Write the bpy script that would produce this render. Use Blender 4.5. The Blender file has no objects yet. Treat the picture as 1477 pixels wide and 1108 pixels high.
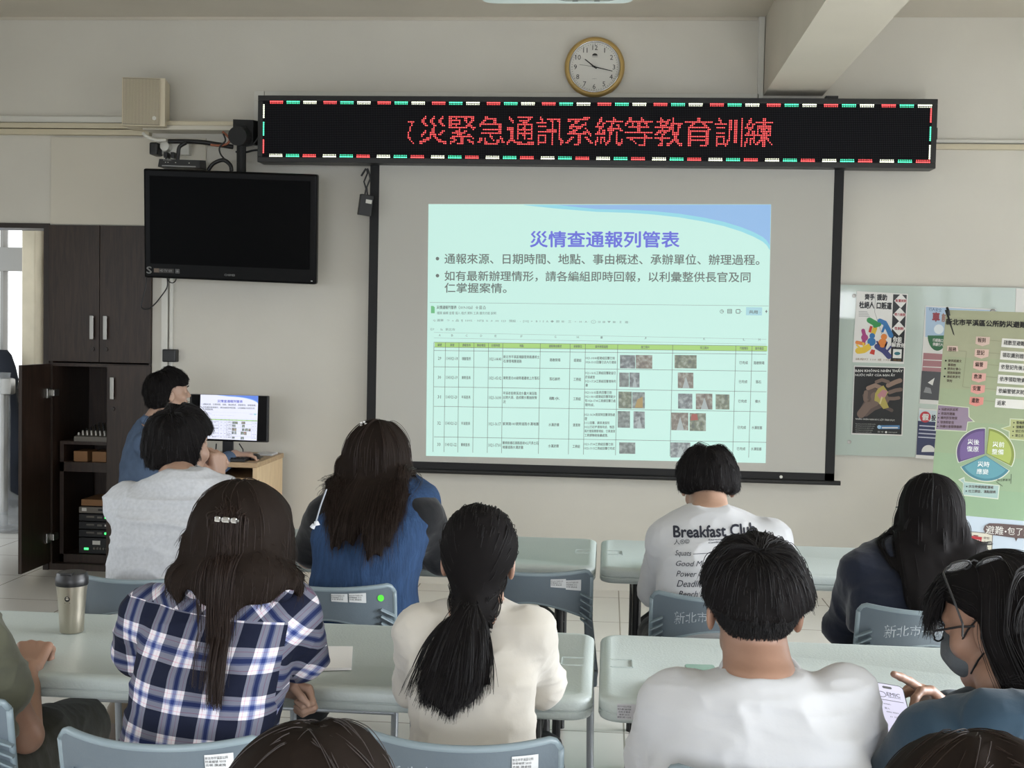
import bpy, bmesh, math, random
import numpy as np
from mathutils import Vector, Matrix
from mathutils.bvhtree import BVHTree

SC = bpy.context.scene
COL = SC.collection
random.seed(7)

# ------------------------------------------------------------------ camera
FPX, PITCH, YAW, ROLL, CAMH = 1755.37, 0.0447, -0.0785, 0.0205, 1.5523
IW, IH = 1477, 1108
_f = np.array([math.sin(YAW)*math.cos(PITCH), math.cos(YAW)*math.cos(PITCH), -math.sin(PITCH)])
_r = np.cross(_f, [0, 0, 1]); _r /= np.linalg.norm(_r)
_u = np.cross(_r, _f)
CR = _r*math.cos(ROLL)+_u*math.sin(ROLL)
CU = _u*math.cos(ROLL)-_r*math.sin(ROLL)
cam = bpy.data.cameras.new('camera')
cam.sensor_width = 36.0
cam.lens = 36.0*FPX/IW
cam.clip_end = 100
camo = bpy.data.objects.new('camera', cam)
COL.objects.link(camo)
camo.matrix_world = Matrix(((CR[0], CU[0], -_f[0], 0), (CR[1], CU[1], -_f[1], 0), (CR[2], CU[2], -_f[2], CAMH), (0, 0, 0, 1)))
SC.camera = camo

# ------------------------------------------------------------------ world, lights, exposure
SC.view_settings.view_transform = 'Standard'
SC.view_settings.look = 'None'
SC.view_settings.gamma = 1.0
SC.view_settings.use_curve_mapping = False
SC.view_settings.exposure = 0.0
world = bpy.data.worlds.new('world')
SC.world = world
world.use_nodes = True
world.node_tree.nodes['Background'].inputs[0].default_value = (0.85, 0.93, 1.0, 1)
world.node_tree.nodes['Background'].inputs[1].default_value = 2.2


def area(name, loc, rot, sx, sy, power, col=(1, 1, 1), spread=180):
    l = bpy.data.lights.new(name, 'AREA')
    l.shape = 'RECTANGLE'
    l.size, l.size_y = sx, sy
    l.energy = power
    l.color = col
    l.spread = math.radians(spread)
    o = bpy.data.objects.new(name, l)
    o.location = loc
    o.rotation_euler = rot
    COL.objects.link(o)
    return o


# daylight entering through the windows of the side walls and the rear wall
area('window_light_right', (3.70, 1.9, 1.38), (0, math.radians(57), 0), 1.05, 7.0, 340, (0.95, 0.99, 1.04), 92)
area('window_light_left', (-4.40, 1.6, 1.45), (0, math.radians(-60), 0), 1.1, 6.0, 12, (0.95, 0.99, 1.04), 92)
area('window_light_rear', (0.2, -3.1, 1.6), (math.radians(63), 0, 0), 6.5, 1.3, 95, (0.95, 0.98, 1.05), 80)

WD = 7.27          # distance of the front wall


# ------------------------------------------------------------------ small helpers
def ray(px, py):
    return _f+CR*((px-IW/2)/FPX)+CU*((IH/2-py)/FPX)


def at(px, py, Y):
    d = ray(px, py)
    return Vector((0, 0, CAMH))+Vector(d*(Y/d[1]))


def on_z(px, py, Z):
    d = ray(px, py)
    return Vector((0, 0, CAMH))+Vector(d*((Z-CAMH)/d[2]))


def lin(c):
    if isinstance(c, str):
        c = [int(c[i:i+2], 16) for i in (0, 2, 4)]
    return tuple(((v/255)/12.92 if v <= 10 else ((v/255+0.055)/1.055)**2.4) for v in c)


MATS = {}


def mat(name, col, rough=0.55, metal=0.0, bump=0.0, bscale=60, vary=0.0, vscale=3.0, emit=None, es=0.0, spec=0.5, alpha=None,
        coat=0.0, trans=0.0, bstretch=(1, 1, 1), sheen=0.0):
    if name in MATS:
        return MATS[name]
    m = bpy.data.materials.new(name)
    m.use_nodes = True
    nt = m.node_tree
    b = nt.nodes['Principled BSDF']
    c = lin(col) if (isinstance(col, str) or max(col) > 1.0) else tuple(col)
    b.inputs['Base Color'].default_value = (*c, 1)
    b.inputs['Roughness'].default_value = rough
    b.inputs['Metallic'].default_value = metal
    b.inputs['Specular IOR Level'].default_value = spec
    b.inputs['Coat Weight'].default_value = coat
    b.inputs['Transmission Weight'].default_value = trans
    b.inputs['Sheen Weight'].default_value = sheen
    if alpha is not None:
        b.inputs['Alpha'].default_value = alpha
    if emit is not None:
        e = lin(emit) if (isinstance(emit, str) or max(emit) > 1.0) else tuple(emit)
        b.inputs['Emission Color'].default_value = (*e, 1)
        b.inputs['Emission Strength'].default_value = es
    if bump or vary:
        tc = nt.nodes.new('ShaderNodeTexCoord')
        mp = nt.nodes.new('ShaderNodeMapping')
        mp.inputs['Scale'].default_value = bstretch
        nt.links.new(tc.outputs['Object'], mp.inputs[0])
    if bump:
        n = nt.nodes.new('ShaderNodeTexNoise')
        n.inputs['Scale'].default_value = bscale
        n.inputs['Detail'].default_value = 4
        bp = nt.nodes.new('ShaderNodeBump')
        bp.inputs['Strength'].default_value = bump
        bp.inputs['Distance'].default_value = 0.01
        nt.links.new(mp.outputs[0], n.inputs['Vector'])
        nt.links.new(n.outputs[0], bp.inputs['Height'])
        nt.links.new(bp.outputs[0], b.inputs['Normal'])
    if vary:
        n = nt.nodes.new('ShaderNodeTexNoise')
        n.inputs['Scale'].default_value = vscale
        n.inputs['Detail'].default_value = 5
        nt.links.new(mp.outputs[0], n.inputs['Vector'])
        r = nt.nodes.new('ShaderNodeValToRGB')
        r.color_ramp.elements[0].position = 0.3
        r.color_ramp.elements[1].position = 0.7
        r.color_ramp.elements[0].color = (*[max(0, v*(1-vary)) for v in c], 1)
        r.color_ramp.elements[1].color = (*[min(1, v*(1+vary*0.6)) for v in c], 1)
        nt.links.new(n.outputs[0], r.inputs[0])
        nt.links.new(r.outputs[0], b.inputs['Base Color'])
    MATS[name] = m
    return m


def ink(hexcol, rough=0.5):
    return mat('ink_'+hexcol+('' if rough == 0.5 else '_g%d' % (rough*100)), hexcol, rough)


class MB:
    """collects shapes into ONE mesh"""

    def __init__(self):
        self.bm = bmesh.new()
        self.mats = []

    def mi(self, m):
        if m is None:
            return 0
        if m not in self.mats:
            self.mats.append(m)
        return self.mats.index(m)

    def raw(self, verts, faces, m=None, M=None):
        i = self.mi(m)
        vs = [self.bm.verts.new(M @ Vector(v) if M else v) for v in verts]
        for f in faces:
            try:
                fc = self.bm.faces.new([vs[k] for k in f])
                fc.material_index = i
            except ValueError:
                pass
        return self

    def box(self, c, s, m=None, bev=0.0, M=None, seg=2):
        b = bmesh.new()
        bmesh.ops.create_cube(b, size=1, matrix=Matrix.Translation(c) @ Matrix.Diagonal((*s, 1)))
        if bev:
            bmesh.ops.bevel(b, geom=b.edges[:], offset=bev, segments=seg, affect='EDGES', profile=0.6)
        self._merge(b, m, M)
        return self

    def _merge(self, b, m, M):
        b.verts.ensure_lookup_table()
        b.verts.index_update()
        self.raw([v.co.copy() for v in b.verts], [[v.index for v in f.verts] for f in b.faces], m, M)
        b.free()

    def span(self, a, b, m=None, bev=0.0):
        return self.box([(a[i]+b[i])/2 for i in range(3)], [abs(b[i]-a[i]) for i in range(3)], m, bev)

    def tube(self, pts, r, m=None, n=8, caps=True, M=None):
        pts = [Vector(p) for p in pts]
        rs = r if isinstance(r, (list, tuple)) else [r]*len(pts)
        vs, fs = [], []
        nrm = None
        for i, p in enumerate(pts):
            t = (pts[min(i+1, len(pts)-1)]-pts[max(i-1, 0)])
            t = t.normalized() if t.length > 1e-9 else Vector((0, 0, 1))
            if nrm is None:
                a = Vector((0, 0, 1)) if abs(t.z) < 0.9 else Vector((1, 0, 0))
                nrm = (a-t*a.dot(t)).normalized()
            else:
                q = nrm-t*nrm.dot(t)
                nrm = q.normalized() if q.length > 1e-6 else nrm
            bn = t.cross(nrm)
            for k in range(n):
                an = 2*math.pi*k/n
                vs.append(p+(nrm*math.cos(an)+bn*math.sin(an))*rs[i])
        for i in range(len(pts)-1):
            for k in range(n):
                fs.append((i*n+k, i*n+(k+1) % n, (i+1)*n+(k+1) % n, (i+1)*n+k))
        if caps:
            fs.append(tuple(range(n))[::-1])
            fs.append(tuple((len(pts)-1)*n+k for k in range(n)))
        return self.raw(vs, fs, m, M)

    def lathe(self, prof, c, m=None, n=32, axis='z', M=None, caps=True):
        vs, fs = [], []
        for r, h in prof:
            for k in range(n):
                an = 2*math.pi*k/n
                x, y = r*math.cos(an), r*math.sin(an)
                v = (x, y, h) if axis == 'z' else ((x, h, y) if axis == 'y' else (h, x, y))
                vs.append(Vector(v)+Vector(c))
        for i in range(len(prof)-1):
            for k in range(n):
                fs.append((i*n+k, i*n+(k+1) % n, (i+1)*n+(k+1) % n, (i+1)*n+k))
        if len(prof) == 2 and min(prof[0][0], prof[1][0]) < 1e-6:
            caps = False
        if caps and prof[0][0] > 1e-6:
            fs.append(tuple(range(n))[::-1])
        if caps and prof[-1][0] > 1e-6:
            fs.append(tuple((len(prof)-1)*n+k for k in range(n)))
        return self.raw(vs, fs, m, M)

    def loops(self, loops, m=None, cap=True, M=None):
        n = len(loops[0])
        vs = [v for l in loops for v in l]
        fs = []
        for i in range(len(loops)-1):
            for k in range(n):
                fs.append((i*n+k, i*n+(k+1) % n, (i+1)*n+(k+1) % n, (i+1)*n+k))
        if cap:
            fs.append(tuple(range(n))[::-1])
            fs.append(tuple((len(loops)-1)*n+k for k in range(n)))
        return self.raw(vs, fs, m, M)

    def prism(self, poly, axis, a, b, m=None):
        """poly in the two other axes, extruded from a to b along axis"""
        def p3(p, h):
            return (p[0], p[1], h) if axis == 'z' else ((p[0], h, p[1]) if axis == 'y' else (h, p[0], p[1]))
        return self.loops([[p3(p, a) for p in poly], [p3(p, b) for p in poly]], m)

    def build(self, name, m=None, parent=None, smooth=False, auto=None):
        me = bpy.data.meshes.new(name)
        bmesh.ops.recalc_face_normals(self.bm, faces=self.bm.faces[:])
        self.bm.to_mesh(me)
        self.bm.free()
        if m is not None and not self.mats:
            self.mats = [m]
        for x in self.mats:
            me.materials.append(x)
        return link(name, me, parent, smooth, auto)


def link(name, me, parent=None, smooth=False, auto=None):
    o = bpy.data.objects.new(name, me)
    COL.objects.link(o)
    if smooth or auto:
        me.polygons.foreach_set('use_smooth', [True]*len(me.polygons))
    if auto:
        me.set_sharp_from_angle(angle=math.radians(auto))
    if parent is not None:
        o.parent = parent
    return o


def tag(o, label, cat, group=None, kind=None):
    o['label'] = label
    o['category'] = cat
    if group:
        o['group'] = group
    if kind:
        o['kind'] = kind
    return o


def struct(o, label=None):
    o['kind'] = 'structure'
    if label:
        o['label'] = label
    return o


def thing(name, label, cat, loc=(0, 0, 0), rz=0.0, group=None):
    o = bpy.data.objects.new(name, None)
    o.empty_display_size = 0.1
    COL.objects.link(o)
    o.location = loc
    o.rotation_euler = (0, 0, rz)
    return tag(o, label, cat, group)


def copy_tree(o, parent=None):
    c = o.copy()
    COL.objects.link(c)
    c.parent = parent
    for ch in list(o.children):
        copy_tree(ch, c)
    return c


# ---- lettering: built-in font, glyphs turned into mesh
_TX = {}


def glyphs(body, bold=0.0, shear=0.0, res=2, space=1.0):
    k = (body, bold, shear, res, space)
    if k not in _TX:
        c = bpy.data.curves.new('t', 'FONT')
        c.body = body
        c.size = 1
        c.resolution_u = res
        c.shear = shear
        c.space_character = space
        o = bpy.data.objects.new('t', c)
        COL.objects.link(o)
        dg = bpy.context.evaluated_depsgraph_get()
        me = bpy.data.meshes.new_from_object(o.evaluated_get(dg))
        v = np.empty(len(me.vertices)*3, np.float32)
        me.vertices.foreach_get('co', v)
        v = v.reshape(-1, 3)
        f = [tuple(p.vertices) for p in me.polygons]
        if bold:
            n0 = len(v)
            v = np.concatenate([v+np.array([dx*bold, dy*bold, 0.12*k], np.float32) for k, (dx, dy) in enumerate(((-1, 0), (1, 0), (0, 1), (0, -1)))])
            f = [tuple(i+n0*k for i in q) for k in range(4) for q in f]
        COL.objects.unlink(o)
        bpy.data.objects.remove(o)
        bpy.data.curves.remove(c)
        bpy.data.meshes.remove(me)
        _TX[k] = (v, f)
    return _TX[k]


class Sheet:
    """a flat printed surface: layers of print lying on one plane (origin O, axes U right and V up)"""

    def __init__(self, mb, O, U, V, step=0.0006):
        self.mb, self.O, self.U, self.V = mb, Vector(O), Vector(U).normalized(), Vector(V).normalized()
        self.N = self.U.cross(self.V).normalized()
        self.step = step

    def uv(self, px, py):
        d = Vector(ray(px, py))
        c = Vector((0, 0, CAMH))
        t = (self.O-c).dot(self.N)/d.dot(self.N)
        q = c+d*t-self.O
        return (q.dot(self.U), q.dot(self.V))

    def p(self, u, v, layer):
        return self.O+self.U*u+self.V*v+self.N*(self.step*layer)

    def poly(self, pts, m, layer=1):
        n = len(pts)
        self.mb.raw([self.p(u, v, layer) for u, v in pts], [tuple(range(n))], m)

    def pxpoly(self, pts, m, layer=1):
        self.poly([self.uv(*q) for q in pts], m, layer)

    def rect(self, x0, y0, x1, y1, m, layer=1):
        self.pxpoly([(x0, y1), (x1, y1), (x1, y0), (x0, y0)], m, layer)

    def disc(self, x, y, r, m, layer=1, a0=0, a1=360, n=40, ry=None, close=True):
        ry = ry or r
        pts = [(x+r*math.cos(math.radians(a0+(a1-a0)*k/n)), y-ry*math.sin(math.radians(a0+(a1-a0)*k/n))) for k in range(n+1)]
        if a1-a0 < 360 and close:
            pts = [(x, y)]+pts
        elif a1-a0 >= 360:
            pts = pts[:-1]
        self.pxpoly(pts, m, layer)

    def line(self, x0, y0, x1, y1, w, m, layer=2):
        d = math.hypot(x1-x0, y1-y0)
        nx, ny = -(y1-y0)/d*w/2, (x1-x0)/d*w/2
        self.pxpoly([(x0+nx, y0+ny), (x1+nx, y1+ny), (x1-nx, y1-ny), (x0-nx, y0-ny)], m, layer)

    def text(self, body, x0, y0, x1, y1, h, m, layer=2, bold=0.0, shear=0.0, res=1, fit=True):
        """left baseline (x0,y0), right baseline (x1,y1) and ink height h, all in photograph pixels"""
        v, f = glyphs(body, bold, shear, res)
        if len(v) == 0:
            return
        a = v[:, :2].min(0)
        b = v[:, :2].max(0)
        A = Vector(self.uv(x0, y0))
        B = Vector(self.uv(x1, y1))
        T = Vector(self.uv(x0+(y1-y0)/max(1e-6, (x1-x0))*h, y0-h))
        X = B-A
        Y = T-A
        s = (v[:, 0]-a[0])/(b[0]-a[0])
        t = (v[:, 1]-a[1])/(b[1]-a[1])
        self.mb.raw([self.p(A.x+X.x*p+Y.x*q, A.y+X.y*p+Y.y*q, layer+z_) for p, q, z_ in zip(s, t, v[:, 2])], f, m)
# ------------------------------------------------------------------ materials of the room
M_WALL = mat('wall_paint', 'd2cec4', 0.75, bump=0.05, bscale=40, vary=0.05, vscale=1.6)
M_PANEL = mat('white_panel_board', 'd0cabc', 0.6, vary=0.03, vscale=2)
M_CEIL = mat('ceiling_paint', 'cbc4b6', 0.8, vary=0.05, vscale=2)
M_BEIGE = mat('beige_trunking', 'c9bfa6', 0.45)
M_WHITEPL = mat('white_plastic', 'd6d4cc', 0.4)
M_BLACK = mat('black_plastic', '141416', 0.4)
M_BLACKM = mat('black_matte', '0d0d0e', 0.7)
M_DKWOOD_FRAME = mat('dark_frame', '2a211d', 0.45)
M_STEEL = mat('brushed_steel', '9c9a95', 0.38, metal=1.0)
M_CHROME = mat('chrome', 'c8c8c8', 0.15, metal=1.0)


def wood(name, c1, c2, rough=0.4, scale=(14, 14, 1.2)):
    if name in MATS:
        return MATS[name]
    m = bpy.data.materials.new(name)
    m.use_nodes = True
    nt = m.node_tree
    b = nt.nodes['Principled BSDF']
    tc = nt.nodes.new('ShaderNodeTexCoord')
    mp = nt.nodes.new('ShaderNodeMapping')
    mp.inputs['Scale'].default_value = scale
    n = nt.nodes.new('ShaderNodeTexNoise')
    n.inputs['Scale'].default_value = 3.0
    n.inputs['Detail'].default_value = 8
    n.inputs['Distortion'].default_value = 1.2
    r = nt.nodes.new('ShaderNodeValToRGB')
    r.color_ramp.elements[0].position = 0.35
    r.color_ramp.elements[1].position = 0.65
    r.color_ramp.elements[0].color = (*lin(c1), 1)
    r.color_ramp.elements[1].color = (*lin(c2), 1)
    nt.links.new(tc.outputs['Object'], mp.inputs[0])
    nt.links.new(mp.outputs[0], n.inputs['Vector'])
    nt.links.new(n.outputs[0], r.inputs[0])
    nt.links.new(r.outputs[0], b.inputs['Base Color'])
    b.inputs['Roughness'].default_value = rough
    MATS[name] = m
    return m


M_DKWOOD = wood('dark_walnut_laminate', '22160f', '35261d', 0.45)
M_LTWOOD = wood('light_oak_laminate', 'a88b68', 'bda07c', 0.45, (2, 14, 14))
M_LTEDGE = wood('pale_oak_side', 'cdb08a', 'dcc19b', 0.5, (14, 14, 1.5))


def tile_material():
    m = bpy.data.materials.new('polished_floor_tile')
    m.use_nodes = True
    nt = m.node_tree
    b = nt.nodes['Principled BSDF']
    tc = nt.nodes.new('ShaderNodeTexCoord')
    mp = nt.nodes.new('ShaderNodeMapping')
    mp.inputs['Location'].default_value = (-0.095, 0.13, 0)
    br = nt.nodes.new('ShaderNodeTexBrick')
    br.offset = 0.0
    br.squash = 1.0
    br.inputs['Scale'].default_value = 1.0
    br.inputs['Brick Width'].default_value = 0.6
    br.inputs['Row Height'].default_value = 0.6
    br.inputs['Mortar Size'].default_value = 0.0035
    br.inputs['Color1'].default_value = (*lin('dedad2'), 1)
    br.inputs['Color2'].default_value = (*lin('e2dfd8'), 1)
    br.inputs['Mortar'].default_value = (*lin('8a8276'), 1)
    n = nt.nodes.new('ShaderNodeTexNoise')
    n.inputs['Scale'].default_value = 2.5
    n.inputs['Detail'].default_value = 7
    n.inputs['Distortion'].default_value = 1.5
    mx = nt.nodes.new('ShaderNodeMixRGB')
    mx.blend_type = 'MULTIPLY'
    mx.inputs[0].default_value = 0.10
    nt.links.new(tc.outputs['Object'], mp.inputs[0])
    nt.links.new(mp.outputs[0], br.inputs['Vector'])
    nt.links.new(tc.outputs['Object'], n.inputs['Vector'])
    nt.links.new(br.outputs['Color'], mx.inputs[1])
    nt.links.new(n.outputs[0], mx.inputs[2])
    nt.links.new(mx.outputs[0], b.inputs['Base Color'])
    b.inputs['Roughness'].default_value = 0.16
    MATS['tile'] = m
    return m


M_TILE = tile_material()

# ------------------------------------------------------------------ the room shell
CEILZ = 3.40
XL, XR, YB = -4.6, 3.9, -3.3
struct(MB().span((XL-0.5, YB-0.3, -0.12), (XR+0.3, 10.6, 0.0), M_TILE).build('floor'))
struct(MB().span((XL-0.2, YB-0.2, CEILZ), (XR+0.2, WD+0.2, CEILZ+0.15), M_CEIL).build('ceiling'))
DOOR_R, DOOR_L, DOOR_Z = -3.475, -4.30, 2.115
CAB_L, CAB_R, CAB_Z = -3.44, -2.79, 2.138
w = MB()
w.span((XL-0.2, WD, 0), (DOOR_L-0.04, WD+0.2, CEILZ), M_WALL)
w.span((DOOR_L-0.04, WD, DOOR_Z+0.03), (CAB_L, WD+0.2, CEILZ), M_WALL)
w.span((CAB_L, WD, CAB_Z), (CAB_R, WD+0.2, CEILZ), M_WALL)
w.span((CAB_R, WD, 0), (XR+0.2, WD+0.2, CEILZ), M_WALL)
struct(w.build('wall_front'))


def wall_with_windows(name, axis, pos, thick, lo, hi, openings):
    mb = MB()

    def sp(a0, a1, z0, z1):
        if a1-a0 < 1e-4 or z1-z0 < 1e-4:
            return
        if axis == 'x':
            mb.span((pos, a0, z0), (pos+thick, a1, z1), M_WALL)
        else:
            mb.span((a0, pos, z0), (a1, pos+thick, z1), M_WALL)
    cur = lo
    for a0, a1, z0, z1 in openings:
        sp(cur, a0, 0, CEILZ)
        sp(a0, a1, 0, z0)
        sp(a0, a1, z1, CEILZ)
        cur = a1
    sp(cur, hi, 0, CEILZ)
    return struct(mb.build(name))


wall_with_windows('wall_right', 'x', XR-0.1, 0.2, YB-0.2, WD, [(-1.5, 5.9, 0.9, 2.45)])
wall_with_windows('wall_left', 'x', XL-0.1, 0.2, YB-0.2, WD, [(-1.5, 4.8, 0.9, 2.45)])
wall_with_windows('wall_back', 'y', YB-0.1, 0.2, XL, XR, [(-3.7, 2.9, 0.9, 2.6)])

M_ALU = mat('window_aluminium', '8d8a84', 0.45, metal=0.3)
M_GLASS = mat('window_glass', 'ffffff', 0.02, trans=1.0, alpha=0.15)


def window_unit(name, axis, pos, a0, a1, z0, z1, nm):
    mb = MB()
    t = 0.03

    def sp(u0, u1, v0, v1, th=t):
        if axis == 'x':
            mb.span((pos-th, u0, v0), (pos+th, u1, v1), M_ALU)
        else:
            mb.span((u0, pos-th, v0), (u1, pos+th, v1), M_ALU)
    sp(a0, a1, z0, z0+0.05)
    sp(a0, a1, z1-0.05, z1)
    for k in range(nm+1):
        a = a0+(a1-a0)*k/nm
        sp(a-0.03, a+0.03, z0, z1)
    fr = struct(mb.build(name))
    return fr


window_unit('window_1', 'x', XR, -1.5, 5.9, 0.9, 2.45, 5)
window_unit('window_2', 'x', XL, -1.5, 4.8, 0.9, 2.45, 4)
window_unit('window_3', 'y', YB, -3.7, 2.9, 0.9, 2.6, 5)

# ceiling beam running from the front wall towards the camera
bm_ = MB()
bm_.span((0.866, YB, 2.947), (1.205, WD, CEILZ), M_CEIL)
struct(bm_.build('beam_ceiling'))

# doorway frame, white board over the cabinet, trunking and conduits
d = MB()
d.span((DOOR_R, WD-0.012, 0), (CAB_L, WD+0.2, DOOR_Z+0.03), M_DKWOOD_FRAME)
d.span((DOOR_L-0.04, WD-0.012, DOOR_Z), (DOOR_R, WD+0.2, DOOR_Z+0.03), M_DKWOOD_FRAME)
d.span((DOOR_L-0.04, WD-0.012, 0), (DOOR_L, WD+0.2, DOOR_Z), M_DKWOOD_FRAME)
struct(d.build('door_1'))
struct(MB().span((-3.432, WD-0.014, CAB_Z+0.003), (-2.46, WD, 2.672), M_PANEL, 0.003).build('trim_1'))
t = MB()
t.span((XL, WD-0.05, 2.682), (-2.80, WD, 2.715), M_BEIGE, 0.004)
t.span((XL, WD-0.055, 2.72), (-2.80, WD, 2.752), M_BEIGE, 0.004)
t.span((XL, WD-0.035, 2.757), (-2.74, WD, 2.795), M_WHITEPL, 0.004)
t.span((-2.80, WD-0.16, 2.725), (-2.20, WD, 2.75), M_BEIGE, 0.004)
t.span((-2.80, WD-0.15, 2.700), (-2.20, WD, 2.725), M_PANEL)
struct(t.build('trim_2'))
t = MB()
t.span((1.0, WD-0.04, 2.642), (XR-0.1, WD, 2.672), M_BEIGE, 0.004)
t.span((1.0, WD-0.02, 2.68), (XR-0.1, WD, 2.70), M_WHITEPL, 0.004)
struct(t.build('trim_3'))
t = MB()
t.span((-2.725, WD-0.03, 0), (-2.685, WD, 2.6), M_WHITEPL, 0.004)
t.span((-2.675, WD-0.025, 0), (-2.655, WD, 2.6), M_WHITEPL, 0.004)
struct(t.build('trim_4'))
t = MB()
t.span((-2.16, WD-0.03, 2.90), (-2.10, WD, 2.955), M_WHITEPL, 0.003)
t.span((-2.16, WD-0.03, 2.62), (-2.125, WD, 2.90), M_WHITEPL, 0.003)
t.span((-2.10, WD-0.022, 2.925), (0.84, WD, 2.955), M_WHITEPL, 0.003)
t.span((0.828, WD-0.022, 2.925), (0.862, WD, CEILZ), M_WHITEPL, 0.003)
struct(t.build('trim_5'))
# faint grey streak of the ceiling joint along the top of the front wall
struct(MB().span((XL, WD-0.012, CEILZ-0.02), (0.82, WD, CEILZ), M_CEIL, 0.004).build('trim_6'))

# ------------------------------------------------------------------ corridor seen through the doorway
M_STONE = mat('corridor_stone_wall', '6f6a64', 0.6, bump=0.3, bscale=30, vary=0.3, vscale=6)
M_COL = mat('corridor_column', 'c9bea6', 0.7, vary=0.12, vscale=5)
M_SKY = mat('overcast_sky', 'ffffff', 1.0, emit=(0.95, 0.97, 1.0), es=1.0)
YC = 9.0
c = MB()
c.span((-6.6, YC, 0), (-2.0, YC+0.2, at(20, 556, YC).z), M_STONE)
c.span((-6.6, YC, 2.75), (-2.0, YC+0.2, 3.6), M_WALL)
struct(c.build('wall_corridor'))
struct(MB().span((-6.6, WD+0.2, 2.9), (-2.0, YC+0.2, 3.0), M_CEIL).build('ceiling_corridor'))
struct(MB().span((-2.1, WD+0.2, 0), (-2.0, YC+0.2, 3.0), M_WALL).build('wall_corridor_end'))


def cx_(px):
    return at(px, 450, YC).x


struct(MB().span((cx_(42), YC-0.12, 0), (cx_(61.5), YC+0.1, 3.0), M_COL, 0.01).build('column_corridor'))
wf = MB()
for x0, x1 in ((-6.6, -6.5), (-5.3, -5.2), (cx_(0), cx_(4.5)), (cx_(32), cx_(42)), (cx_(66), cx_(72))):
    wf.span((x0, YC, 1.19), (x1, YC+0.08, 2.75), M_ALU)
zt = [at(20, q, YC).z for q in (357, 391, 551)]
wf.span((-6.6, YC-0.02, zt[2]-0.05), (-3.0, YC+0.1, zt[2]), M_ALU)
wf.span((-6.6, YC-0.01, zt[1]), (cx_(42), YC+0.09, zt[0]), M_ALU)
wf.span((-6.6, YC, 2.68), (-3.0, YC+0.08, 2.75), M_ALU)
wf.span((cx_(24), YC+0.1, 1.19), (cx_(30), YC+0.13, 2.75), mat('window_dark_frame', '55534f', 0.5))  # darker grey frame pieces set behind the panes
wf.span((cx_(62), YC+0.1, at(64, 395, YC).z), (cx_(68), YC+0.13, at(64, 365, YC).z), mat('window_dark_frame', '55534f', 0.5))
w4 = struct(wf.build('window_4'))
MB().span((-6.6, YC+0.04, zt[2]), (-3.0, YC+0.045, 2.7), M_GLASS).build('window_pane', None, w4)
struct(MB().span((-7.5, 10.3, 0.3), (-1.5, 10.35, 4.2), M_SKY).build('sky_outside'))


# ------------------------------------------------------------------ built-in cabinet
cab = thing('built_in_cabinet', 'tall dark walnut cabinet built into the wall, lower left door swung open', 'cabinet', (0, 0, 0))
YF, YBK = WD-0.004, WD+0.55
b = MB()
b.span((CAB_L, WD, 0), (CAB_L+0.02, YBK, CAB_Z), M_DKWOOD)
b.span((CAB_R-0.02, WD, 0), (CAB_R, YBK, CAB_Z), M_DKWOOD)
b.span((CAB_L, YBK-0.02, 0), (CAB_R, YBK, CAB_Z), M_DKWOOD)
for z in (0.0, 1.27, CAB_Z-0.02):
    b.span((CAB_L+0.02, WD, z), (CAB_R-0.02, YBK-0.02, z+0.04 if z == 0 else z+0.02), M_DKWOOD)
b.span((-3.075, WD, 0.04), (-3.055, YBK-0.02, 1.27), M_DKWOOD)
b.build('carcass', None, cab)


def cab_door(x0, x1, z0, z1, hx, hz0, hz1, hinge=None):
    dmb = MB()
    if hinge is None:
        dmb.span((x0+0.002, YF-0.02, z0), (x1-0.002, YF, z1), M_DKWOOD, 0.002)
    else:
        dmb.span((hinge-0.02, YF-0.02-(x1-x0), z0), (hinge, YF-0.02, z1), M_DKWOOD, 0.002)
    dd = dmb.build('door', None, cab)
    if hinge is None:
        h = MB()
        h.span((hx-0.012, YF-0.045, hz0), (hx+0.012, YF-0.036, hz1), M_STEEL, 0.002)
        for z in (hz0+0.008, hz1-0.008):
            h.span((hx-0.008, YF-0.038, z-0.006), (hx+0.008, YF-0.018, z+0.006), M_STEEL)
        h.build('handle', None, dd)
        h = MB()
        h.lathe([(0.0, YF-0.028), (0.012, YF-0.028), (0.013, YF-0.018)], (hx, 0, hz0-0.06), M_DKWOOD_FRAME, 16, 'y')
        h.build('lock', None, dd)
    else:
        for z in (z0+0.16, z1-0.18):
            h = MB()
            h.span((hinge, YF-0.09, z-0.03), (hinge+0.012, YF-0.03, z+0.03), M_STEEL, 0.003)
            h.span((hinge+0.004, YF-0.04, z-0.02), (hinge+0.03, YF+0.03, z+0.02), M_STEEL, 0.003)
            h.build('hinge', None, dd)
    return dd


xm = (CAB_L+CAB_R)/2
cab_door(CAB_L, xm, 1.30, CAB_Z-0.003, xm-0.04, 1.44, 1.585)
cab_door(xm, CAB_R, 1.30, CAB_Z-0.003, xm+0.045, 1.44, 1.585)
cab_door(-3.065, CAB_R, 0.05, 1.285, -3.025, 1.075, 1.21)
cab_door(CAB_L, -3.065, 0.05, 1.285, 0, 0, 0, hinge=CAB_L+0.02)

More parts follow.
